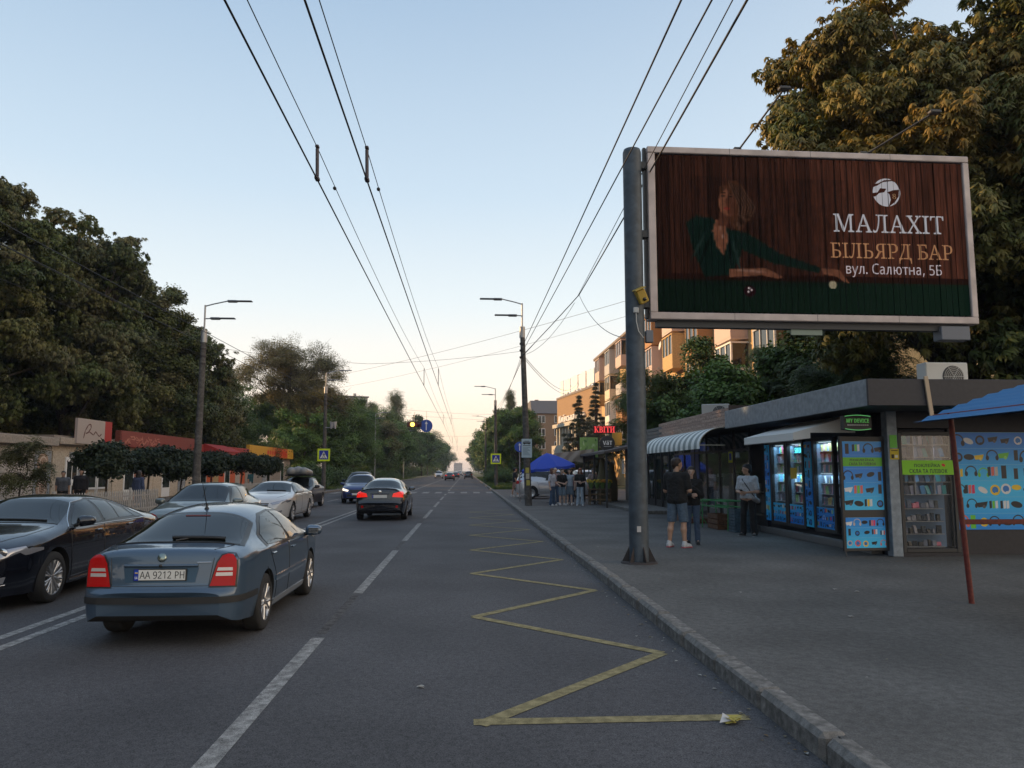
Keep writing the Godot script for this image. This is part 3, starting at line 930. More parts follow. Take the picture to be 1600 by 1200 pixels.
func _ready() -> void:
	rng.seed = 11
	var cam := Camera3D.new()
	cam.name = "camera"
	add_child(cam)
	cam.position = Vector3(0, 1.72, 0)
	cam.rotation = Vector3(deg_to_rad(6.43), deg_to_rad(-3.36), 0)
	cam.fov = 2.0 * rad_to_deg(atan(600.0 / 1202.0)); cam.near = 0.05; cam.far = 4000.0
	var sd := Vector3(-cos(deg_to_rad(SUN_EL)) * cos(deg_to_rad(SUN_AZ)), sin(deg_to_rad(SUN_EL)), -cos(deg_to_rad(SUN_EL)) * sin(deg_to_rad(SUN_AZ)))
	var sun := DirectionalLight3D.new()
	sun.name = "sun"
	add_child(sun)
	sun.look_at_from_position(sd * 100.0, Vector3.ZERO, Vector3.UP)
	sun.light_color = Color(1.0, 0.62, 0.3).linear_to_srgb(); sun.light_energy = 1.6; sun.light_angular_distance = 0.5; sun.shadow_enabled = true
	var env := Environment.new()
	env.background_mode = Environment.BG_SKY
	var sky := Sky.new()
	var pano := PanoramaSkyMaterial.new()
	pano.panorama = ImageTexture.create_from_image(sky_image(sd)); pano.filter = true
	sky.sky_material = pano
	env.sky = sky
	env.tonemap_mode = Environment.TONE_MAPPER_LINEAR; env.tonemap_exposure = 1.4
	env.sdfgi_enabled = true; env.ssao_enabled = true; env.ssil_enabled = true
	env.fog_enabled = true; env.fog_density = 0.0003; env.fog_light_color = Color(0.75, 0.8, 0.9)
	var we := WorldEnvironment.new()
	we.name = "world_environment"; we.environment = env
	add_child(we)
	ground()
	markings()
	far_buildings()
	apartments()
	cinema()
	left_shops()
	phone_kiosk()
	flower_kiosk()
	far_kiosk()
	billboard()
	canopy()
	trees()
	poles()
	wires()
	cars()
	people()
	small_things()

func sky_image(sd: Vector3) -> Image:
	var w := 512; var h := 256
	var im := Image.create(w, h, false, Image.FORMAT_RGBF)
	var keys := [[-90.0, Vector3(0.2, 0.19, 0.18)], [-1.0, Vector3(0.5, 0.45, 0.4)], [0.0, Vector3(0.86, 0.6, 0.4)], [2.5, Vector3(0.92, 0.71, 0.51)], [6.0, Vector3(0.84, 0.76, 0.66)], [12.0, Vector3(0.63, 0.69, 0.71)], [20.0, Vector3(0.45, 0.56, 0.66)], [33.0, Vector3(0.285, 0.4, 0.54)], [60.0, Vector3(0.2, 0.31, 0.48)], [90.0, Vector3(0.17, 0.27, 0.44)]]
	for j in h:
		var el := 90.0 - (j + 0.5) / h * 180.0
		var c := Vector3.ZERO
		for k in range(1, keys.size()):
			if el <= keys[k][0]:
				var t: float = (el - keys[k - 1][0]) / (keys[k][0] - keys[k - 1][0])
				c = (keys[k - 1][1] as Vector3).lerp(keys[k][1], t); break
		for i in w:
			var az := ((i + 0.5) / w - 0.5) * TAU
			var d := Vector3(sin(az) * cos(deg_to_rad(el)), sin(deg_to_rad(el)), -cos(az) * cos(deg_to_rad(el)))
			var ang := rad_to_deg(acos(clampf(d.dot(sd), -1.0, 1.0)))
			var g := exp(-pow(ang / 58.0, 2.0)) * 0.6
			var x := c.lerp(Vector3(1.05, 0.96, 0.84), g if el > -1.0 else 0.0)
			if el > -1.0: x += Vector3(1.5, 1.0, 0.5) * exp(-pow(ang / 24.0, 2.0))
			im.set_pixel(i, j, Color(x.x, x.y, x.z))
	return im

# ---------- the ground ----------
func ground() -> void:
	var g := MB.new()
	g.quad(Vector3(-1500, -0.05, 300), Vector3(1500, -0.05, 300), Vector3(1500, -0.05, -2500), Vector3(-1500, -0.05, -2500))
	struct(obj("ground", g, textured(M("soil and grass", Color(0.06, 0.07, 0.03), 1.0), tex("soil", 5, 0.02, 0.5, 1.0, 0.15), 0.4)))
	var asphalt := M("asphalt", Color(0.152, 0.147, 0.152), 0.82, 0.0, 0.35)
	asphalt.vertex_color_use_as_albedo = true
	textured(asphalt, tex("grit", 21, 0.06, 0.72, 0.92, 0.26), 0.42, 0.25, tex("patches", 22, 0.012, 0.8, 1.0, 0.0, 512, 5), 0.06)
	var f := FastNoiseLite.new(); f.seed = 3; f.frequency = 0.12; f.fractal_octaves = 4
	var road := MB.new(); road.has_c = true
	var zs := []
	var z := 40.0
	while z > -900.0:
		zs.append(z)
		z -= 1.0 if z > -60.0 else (4.0 if z > -140 else 40.0)
	var xs := []
	for i in 53: xs.append(lerpf(-10.8, 2.13, i / 52.0))
	for i in zs.size():
		for j in xs.size():
			var x: float = xs[j]
			var s := 1.0 + 0.16 * f.get_noise_2d(x * 0.9, zs[i] * 0.35)
			var dk: float = 2.13 - x
			s += 0.75 * exp(-dk * dk / 0.09) * (0.7 + 0.8 * f.get_noise_2d(x * 6.0, zs[i] * 1.3)) + 0.3 * exp(-pow(x + 10.8, 2) / 0.1)
			for c in [0.3, -3.0, -6.2, -9.2]:
				for e in [-0.75, 0.75]: s -= 0.06 * exp(-pow((x - c - e) / 0.35, 2.0))
			var warm := 0.04 * exp(-dk * dk / 0.1)
			road.vert(Vector3(x, 0, zs[i]), Vector3.UP, Vector2.ZERO, Color(s + warm, s, s - warm))
	for i in zs.size() - 1:
		for j in xs.size() - 1:
			var a := i * xs.size() + j
			road.face(a, a + 1, a + xs.size() + 1); road.face(a, a + xs.size() + 1, a + xs.size())
	struct(obj("road", road, asphalt))
	var pave := M("pavement asphalt", Color(0.205, 0.198, 0.186), 0.88, 0.0, 0.3)
	textured(pave, tex("grit2", 41, 0.05, 0.76, 0.94, 0.13), 0.38, 0.25, tex("soft_stains", 43, 0.012, 0.8, 1.0, 0.0, 512, 6), 0.07)
	var p := MB.new()
	p.quad(Vector3(2.25, 0.13, 40), Vector3(40, 0.13, 40), Vector3(40, 0.13, -66), Vector3(2.25, 0.13, -66))
	p.quad(Vector3(2.3, -0.1, -66), Vector3(40, -0.1, -66), Vector3(40, 0.13, -66), Vector3(2.3, 0.13, -66))
	struct(obj("pavement", p, pave))
	var pl := MB.new()
	pl.quad(Vector3(-24, 0.13, 40), Vector3(-10.98, 0.13, 40), Vector3(-10.98, 0.13, -110), Vector3(-24, 0.13, -110))
	struct(obj("pavement", pl, pave))
	# kerb: every stone near the camera its own piece
	var stone := textured(M("kerb stone", Color(0.4, 0.375, 0.34), 0.9), tex("stone", 51, 0.03, 0.6, 1.0, 0.12), 0.7, 1.2, tex("stains", 42, 0.015, 0.66, 1.0, 0.0, 512, 6), 0.7)
	var kerb := Node3D.new(); kerb.name = "kerb"; add_child(kerb); struct(kerb)
	var vs := []
	for k in 4:
		var q := MB.new()
		q.box(Vector3.ZERO, Vector3(0.185, 0.26, 0.982 - 0.008 * k), Basis.IDENTITY, 0.022 + 0.005 * k)
		for i in q.v.size():      # worn, uneven arrises
			var w := q.v[i]
			if w.y > 0.05: q.v[i] += Vector3(sin(w.z * 9.0 + k * 2.0) * 0.004, sin(w.z * 13.0 + w.x * 30.0 + k) * 0.004, 0)
		vs.append(q.mesh())
	for k in 76:
		var o := obj("kerbstone", vs[rng.randi() % 4], stone, kerb)
		o.position = Vector3(2.222 + rng.randf_range(-0.006, 0.006), 0.014 + rng.randf_range(-0.008, 0.012), -1.2 - k * 1.0 + rng.randf_range(-0.004, 0.004))
		o.rotation = Vector3(rng.randf_range(-0.005, 0.005), rng.randf_range(-0.008, 0.008), rng.randf_range(-0.02, 0.02))
	var lk := MB.new()
	lk.box(Vector3(2.222, 0.01, -488), Vector3(0.185, 0.26, 824), Basis.IDENTITY, 0.015)
	lk.box(Vector3(2.222, 0.01, 19.6), Vector3(0.185, 0.26, 40.6), Basis.IDENTITY, 0.015)
	struct(obj("kerb", lk, stone))
	var ll := MB.new(); ll.box(Vector3(-10.89, 0.01, -430), Vector3(0.185, 0.26, 940), Basis.IDENTITY, 0.015)
	struct(obj("kerb", ll, stone))
	# cracks in the pavement and seams in the road surface, thin dark sheets just above it
	var crack_m := M("crack", G(0.035), 1.0)
	var lines := [[[6.4, -10.6], [5.0, -11.3], [4.2, -12.6]], [[3.6, -18.5], [5.2, -20.4], [6.4, -21.0]], [[2.5, -14.6], [3.4, -15.4], [3.7, -17.5]]]
	for ln in lines:
		var q := MB.new()
		var prev := Vector2.ZERO
		for i in ln.size() - 1:
			var a := Vector2(ln[i][0], ln[i][1]); var b := Vector2(ln[i + 1][0], ln[i + 1][1])
			var last := a if i == 0 else prev
			for k in range(1, 9):
				var e := a.lerp(b, k / 8.0) + Vector2(rng.randf_range(-0.03, 0.03), rng.randf_range(-0.03, 0.03))
				var s := (e - last).orthogonal().normalized() * rng.randf_range(0.0015, 0.004)
				q.quad(Vector3(last.x - s.x, 0.134, last.y - s.y), Vector3(last.x + s.x, 0.134, last.y + s.y), Vector3(e.x + s.x, 0.134, e.y + s.y), Vector3(e.x - s.x, 0.134, e.y - s.y))
				last = e
			prev = last
		struct(obj("pavement_crack", q, crack_m))
	# verges beyond the crossing
	var gm := textured(M("grass verge", Color(0.07, 0.1, 0.03), 1.0), tex("soil", 5, 0.02, 0.5, 1.0, 0.15), 0.8)
	var vg := MB.new()
	vg.quad(Vector3(2.31, 0.1, -66.1), Vector3(30, 0.1, -66.1), Vector3(30, 0.1, -900), Vector3(2.31, 0.1, -900))
	vg.quad(Vector3(-60, 0.1, -110.1), Vector3(-10.98, 0.1, -110.1), Vector3(-10.98, 0.1, -900), Vector3(-60, 0.1, -900))
	struct(obj("verge", vg, gm))
	var blades := MB.new()
	for k in 9:
		var b := Vector3(rng.randf_range(-0.12, 0.12), 0, rng.randf_range(-0.12, 0.12)); var tip := b + Vector3(rng.randf_range(-0.1, 0.1), rng.randf_range(0.15, 0.35), rng.randf_range(-0.1, 0.1))
		blades.tri(b - Vector3(0.012, 0, 0), b + Vector3(0.012, 0, 0.01), tip)
	var mm := MultiMesh.new(); mm.transform_format = MultiMesh.TRANSFORM_3D; mm.use_colors = true; mm.mesh = blades.mesh(); mm.instance_count = 2600
	for k in 2600:
		var zz := -66.5 - pow(rng.randf(), 1.6) * 110.0
		var x := rng.randf_range(2.35, 5.5) if k % 4 else rng.randf_range(-14.0, -11.1)
		mm.set_instance_transform(k, Transform3D(Basis(Vector3.UP, rng.randf() * TAU).scaled(Vector3.ONE * rng.randf_range(0.7, 1.4)), Vector3(x, 0.12, zz)))
		mm.set_instance_color(k, Color(0.07, 0.11, 0.03) * rng.randf_range(0.7, 1.4))
	var gi := MultiMeshInstance3D.new(); gi.multimesh = mm; gi.material_override = leaf_mat(); gi.name = "grass"; stuff(gi); add_child(gi)
	tag(gi, "tufts of long grass along the verge past the crossing", "grass")

func worn(called: String, col: Color, seed_: int) -> StandardMaterial3D:
	return textured(M(called, col, 0.9, 0.0, 0.25), tex("worn" + str(seed_), seed_, 0.03, 0.58 if seed_ != 62 else 0.66, 1.0, 0.2 if seed_ != 62 else 0.1, 512, 5), 0.5)
func markings() -> void:
	var white := worn("road paint", Color(0.42, 0.41, 0.39), 61)
	var yellow := worn("yellow road paint", Color(0.38, 0.32, 0.17), 62)
	var strip := func(called: String, a: Vector2, b: Vector2, w: float, m: Material, y := 0.004) -> void:
		var d := (b - a).normalized(); var s := Vector2(-d.y, d.x) * w * 0.5
		var q := MB.new()
		var pts := [a - s, a + s, b + s, b - s]
		q.v.clear()
		for p in pts: q.vert(Vector3(p.x, y, p.y), Vector3.UP)
		q.face(0, 1, 2); q.face(0, 2, 3)
		for i in 1: pass
		struct(obj(called, q, m))
	var z := -4.0
	strip.call("lane_marking", Vector2(-1.52, 6), Vector2(-1.52, 0.6), 0.15, white)
	for r in [[-2.4, -8.3], [-11.2, -17.1], [-19.4, -25.7], [-28.4, -34.6], [-37.2, -43.4], [-46, -52], [-54.8, -58]]:
		strip.call("lane_marking", Vector2(-1.52, r[0]), Vector2(-1.52, r[1]), 0.135, white)
	var faint := worn("faint road paint", Color(0.155, 0.148, 0.145), 63)
	for r in [[-8.5, -11.1], [-17.3, -19.3], [-25.9, -28.3]]: strip.call("lane_marking", Vector2(-1.53, r[0]), Vector2(-1.53, r[1]), 0.1, faint)
	for k in 24:
		strip.call("lane_marking", Vector2(-1.52, -66 - k * 9.0), Vector2(-1.52, -71.5 - k * 9.0), 0.15, white)
		strip.call("lane_marking", Vector2(-7.75, -8 - k * 9.0), Vector2(-7.75, -11.5 - k * 9.0), 0.12, white)
	strip.call("centre_line", Vector2(-4.52, 20), Vector2(-4.52, -58), 0.12, white)
	strip.call("centre_line", Vector2(-4.8, 20), Vector2(-4.8, -58), 0.12, white)
	strip.call("centre_line", Vector2(-4.66, -65), Vector2(-4.66, -500), 0.15, white)
	for k in 13: strip.call("crossing_stripe", Vector2(-10.2 + k * 1.0, -59.6), Vector2(-10.2 + k * 1.0, -63.4), 0.5, white)
	strip.call("zigzag_marking", Vector2(0.06, -5.52), Vector2(1.98, -5.52), 0.13, yellow)
	var l := Vector2(0.1, -5.46)
	for k in 15:
		var e := Vector2(1.86 if k % 2 == 0 else 0.1, -5.5 - 1.93 * (k + 1))
		strip.call("zigzag_marking", l, e, 0.125, yellow, 0.0045 + 0.0006 * (k % 2))
		l = e

# ---------- buildings ----------
func far_buildings() -> void:
	var wall := textured(M("far plaster", Color(0.4, 0.38, 0.36), 0.9), tex("plaster", 71, 0.03, 0.75, 1.0, 0.05), 0.3)
	var pane := glass_mat("window glass", 0.03)
	var frame := M("window frame", G(0.6), 0.6)
	var block := func(label: String, at: Vector3, turn: float, w: float, h: float, d: float, floors: int, bays: int, m: Material, roof: Material, pitched: float) -> void:
		var t := thing("apartment_building", label, "building", at, turn)
		var q := MB.new(); q.box(Vector3(0, h * 0.5, -d * 0.5), Vector3(w, h, d))
		obj("wall", q, m, t)
		var r := MB.new()
		if pitched > 0.0:
			var p := PackedVector2Array([Vector2(-d * 0.5 - 0.5, 0), Vector2(d * 0.5 + 0.5, 0), Vector2(d * 0.5 - 2.5, pitched), Vector2(-d * 0.5 + 2.5, pitched)])
			r.prism(p, w + 1.0, Transform3D(Basis(Vector3(0, 0, 1), Vector3.UP, Vector3(-1, 0, 0)), Vector3(-w * 0.5 - 0.5, h, -d * 0.5)))
		else: r.box(Vector3(0, h + 0.2, -d * 0.5), Vector3(w + 0.8, 0.4, d + 0.8))
		obj("roof", r, roof, t)
		for k in 2:
			var ch := MB.new(); ch.box(Vector3(-w * 0.3 + k * w * 0.5, h + maxf(pitched, 0.4) + 0.5, -d * 0.4), Vector3(0.9, 1.8, 0.7))
			obj("chimney", ch, m, t)
		var fm := MB.new(); fm.box(Vector3.ZERO, Vector3(1.5, 1.6, 0.12)); var fmm := fm.mesh()
		var pm := MB.new()
		for e in [-0.36, 0.36]: pm.box(Vector3(e, 0, 0.062), Vector3(0.6, 1.4, 0.01))
		var pmm := pm.mesh()
		for side in 2:      # front, and the face to the road
			var n: int = bays if side == 0 else int(d / 3.2)
			for f in floors:
				for b in n:
					var wd := obj("window", fmm, frame, t)
					if side == 0: wd.position = Vector3(-w * 0.5 + w * (b + 0.5) / n, h * (f + 0.55) / floors, 0.02)
					else:
						wd.position = Vector3(-w * 0.5 - 0.02, h * (f + 0.55) / floors, -d * (b + 0.5) / n); wd.rotation.y = -PI * 0.5
					obj("pane", pmm, pane, wd)
	var brick := textured(M("brown brick", Color(0.3, 0.19, 0.12), 0.9), tex("plaster", 71, 0.03, 0.75, 1.0, 0.05), 0.3)
	block.call("brown brick five storey house with grey hipped roof beyond the cinema", Vector3(19.6, 0, -165), 0.0, 10.5, 14.0, 40.0, 5, 3, brick, M("slate", Color(0.12, 0.11, 0.11), 0.8), 3.0)
	block.call("pale tall apartment block showing above the trees across the road", Vector3(-39, 0, -262), 0.35, 11.0, 26.5, 14.0, 9, 4, wall, M("slate", Color(0.12, 0.11, 0.11), 0.8), 0.0)
	block.call("five storey brown block added behind the tall trees across the road to block low sun", Vector3(-44, 0, 10), 0.0, 12.0, 14.0, 96.0, 5, 4, brick, M("slate", Color(0.12, 0.11, 0.11), 0.8), 0.0)  # added block, stops low sun from reaching kerb and pavement
	block.call("hazy beige apartment block closing the far end of the road", Vector3(-12, 0, -1100), 0.0, 12.0, 12.0, 14.0, 5, 4, wall, M("slate", Color(0.12, 0.11, 0.11), 0.8), 0.0)

func apartments() -> void:
	var X := 17.0
	var z1 := -36.0; var z0 := -96.0; var h := 15.6
	var t := thing("apartment_building", "long five storey ochre brick apartment block with mixed balconies behind the kiosks", "building", Vector3(X, 0, 0))
	var brick := textured(M("ochre brick", Color(0.64, 0.43, 0.2), 0.9), tex("plaster", 71, 0.03, 0.75, 1.0, 0.05), 0.5)
	var q := MB.new(); q.box(Vector3(6, h * 0.5, (z0 + z1) * 0.5), Vector3(12, h, z1 - z0))
	obj("wall", q, brick, t)
	var r := MB.new(); r.box(Vector3(5.9, h + 0.17, (z0 + z1) * 0.5), Vector3(13.6, 0.3, z1 - z0 + 1.6), Basis.IDENTITY, 0.04)
	obj("roof", r, M("roof slab", Color(0.2, 0.17, 0.15), 0.9), t)
	var frame := M("white window frame", G(0.7), 0.5); var brown := M("brown window frame", Color(0.2, 0.1, 0.05), 0.6)
	var pane := glass_mat("window glass", 0.03)
	var clads := [M("white cladding", Color(0.72, 0.68, 0.62), 0.6), M("pink cladding", Color(0.5, 0.38, 0.33), 0.7), M("wood cladding", Color(0.36, 0.19, 0.08), 0.8), M("cream cladding", Color(0.62, 0.52, 0.38), 0.7), brick, M("grey cladding", Color(0.4, 0.39, 0.38), 0.8)]
	var fm := MB.new()
	for e in [-0.72, 0.0, 0.72]: fm.box(Vector3(0, 0, e), Vector3(0.1, 1.5, 0.09))
	for e in [-0.72, 0.72]: fm.box(Vector3(0, e, 0), Vector3(0.1, 0.09, 1.36))
	var fmm := fm.mesh()
	var pm := MB.new(); pm.box(Vector3(0.03, 0, 0), Vector3(0.02, 1.4, 1.4)); var pmm := pm.mesh()
	var rr := RandomNumberGenerator.new(); rr.seed = 8
	for f in 5:
		var y := 1.2 + f * 2.9
		for b in 9:
			var z := z0 + 3.2 + b * 6.6
			# a balcony and, beside it, a window
			var wd := obj("window", fmm, frame if rr.randf() < 0.7 else brown, t)
			wd.position = Vector3(-0.03, y + 0.95, z + 3.4)
			obj("pane", pmm, pane, wd)
			if f == 0: continue
			var cl: Material = clads[rr.randi() % clads.size()]
			var bq := MB.new()
			var closed := rr.randf() < 0.75
			bq.box(Vector3(-0.55, y - 0.17, z), Vector3(1.1, 0.16, 3.0))
			bq.box(Vector3(-1.07, y + 0.4, z), Vector3(0.08, 1.0, 3.0)); bq.box(Vector3(-0.52, y + 0.4, z - 1.46), Vector3(1.02, 1.0, 0.08)); bq.box(Vector3(-0.52, y + 0.4, z + 1.46), Vector3(1.02, 1.0, 0.08))
			if closed:
				bq.box(Vector3(-0.55, y + 2.45, z), Vector3(1.16, 0.1, 3.06))
				for e in [-1.44, -0.5, 0.5, 1.44]: bq.box(Vector3(-1.06, y + 1.65, z + e), Vector3(0.1, 1.5, 0.12))
				if rr.randf() < 0.6: bq.box(Vector3(-0.52, y + 1.65, z + 1.46), Vector3(1.02, 1.5, 0.07))
			var bal := obj("balcony", bq, cl, t)
			if closed:
				var pq := MB.new(); pq.box(Vector3(-1.05, y + 1.65, z), Vector3(0.02, 1.48, 2.85)); pq.box(Vector3(-0.54, y + 1.65, z + 1.43), Vector3(0.95, 1.48, 0.02))
				obj("pane", pq, pane, bal)
			else:
				var pq := MB.new(); pq.box(Vector3(-0.04, y + 1.0, z), Vector3(0.06, 2.1, 1.6))
				obj("door", pq, brown, bal)
	var dish := MB.new()
	dish.lathe([[0.0, 0.0], [0.2, 0.03], [0.38, 0.11], [0.36, 0.12], [0.0, 0.02]], 20, Transform3D(Basis(Vector3.FORWARD, -PI * 0.45), Vector3(16.5, 12.3, -64)))
	var di := obj("satellite_dish", dish, M("dish", G(0.6), 0.5))
	tag(di, "white satellite dish on the ochre brick facade beside the pole", "dish")
	var arm := MB.new(); arm.tube([Vector3(16.55, 12.3, -64), Vector3(17.1, 12.25, -64)], 0.03, 6)
	obj("bracket", arm, M("galvanised", G(0.35), 0.5, 0.8), di)

func cinema() -> void:
	# facade from (15.1, -128) to (18.5, -103)
	var a := Vector3(15.1, 0, -128); var b := Vector3(18.5, 0, -103)
	var t := thing("cinema", "brick cinema with columned front and rooftop advertising frame", "building", a)
	var u := (b - a).normalized(); var n := u.cross(Vector3.UP) * -1.0
	if n.x > 0: n = -n
	var L := a.distance_to(b)
	var bs := Basis(u, Vector3.UP, n)
	t.basis = bs
	var brick := textured(M("orange brick", Color(0.5, 0.32, 0.17), 0.9), tex("brick_noise", 73, 0.12, 0.55, 1.0, 0.2), 0.25)
	var H := 13.5
	var q := MB.new()
	q.box(Vector3(L * 0.5, 11.2, -9), Vector3(L, 4.6, 18))
	q.box(Vector3(L * 0.5, 4.45, -9.6), Vector3(L, 8.9, 16.8))
	obj("wall", q, brick, t)
	var band := MB.new(); band.box(Vector3(L * 0.5, 9.0, 0.25), Vector3(L + 0.8, 0.6, 1.0)); band.box(Vector3(L * 0.5, 5.1, 0.3), Vector3(L + 0.6, 1.4, 1.2))
	obj("cornice", band, M("pale stone", Color(0.45, 0.42, 0.36), 0.85), t)
	var gl := MB.new(); gl.box(Vector3(L * 0.5, 7.2, -1.1), Vector3(L - 0.6, 3.0, 0.1))
	obj("glazing", gl, glass_mat("window glass", 0.03), t)
	for k in 14:
		var c := MB.new(); c.box(Vector3(0.5 + k * (L - 1.0) / 13.0, 7.25, 0.0), Vector3(0.38, 2.9, 0.5), Basis.IDENTITY, 0.03)
		obj("column", c, M("pale stone", Color(0.45, 0.42, 0.36), 0.85), t)
	var par := MB.new(); par.box(Vector3(L * 0.5, H + 0.15, -0.15), Vector3(L + 0.3, 0.3, 0.5))
	obj("parapet", par, M("roof slab", Color(0.2, 0.17, 0.15), 0.9), t)
	var wd := word("Київська Русь", font("Droid Sans", 700), 15.0, 1.5, M("white letters", G(0.75), 0.5), t, Vector3(9.5, 9.9, 0.2), Basis(Vector3.RIGHT, Vector3(0.25, 1, 0), Vector3.BACK), 0.2)
	# rooftop frame with white boards
	for k in 9:
		var bd := MB.new(); bd.box(Vector3(0.6 + k * 2.15, H + 1.9, -0.7 - 0.15 * (k % 2)), Vector3(1.95, 2.5 - 0.2 * (k % 3), 0.12), Basis.IDENTITY, 0.02)
		obj("rooftop_board", bd, M("white board", G(0.78), 0.5), t)
	var tr := MB.new()
	for k in 12:
		tr.box(Vector3(0.4 + k * 2.1, H + 1.7, -1.3), Vector3(0.14, 3.2, 0.14)); tr.tube([Vector3(0.4 + k * 2.1, H + 2.8, -1.3), Vector3(0.4 + k * 2.1, H + 0.1, -3.2)], 0.06, 5)
	for e in [0.6, 1.9, 3.2]: tr.box(Vector3(L * 0.5 - 0.3, H + e, -1.4), Vector3(L, 0.12, 0.12))
	obj("steel_frame", tr, M("galvanised", G(0.35), 0.5, 0.8), t)

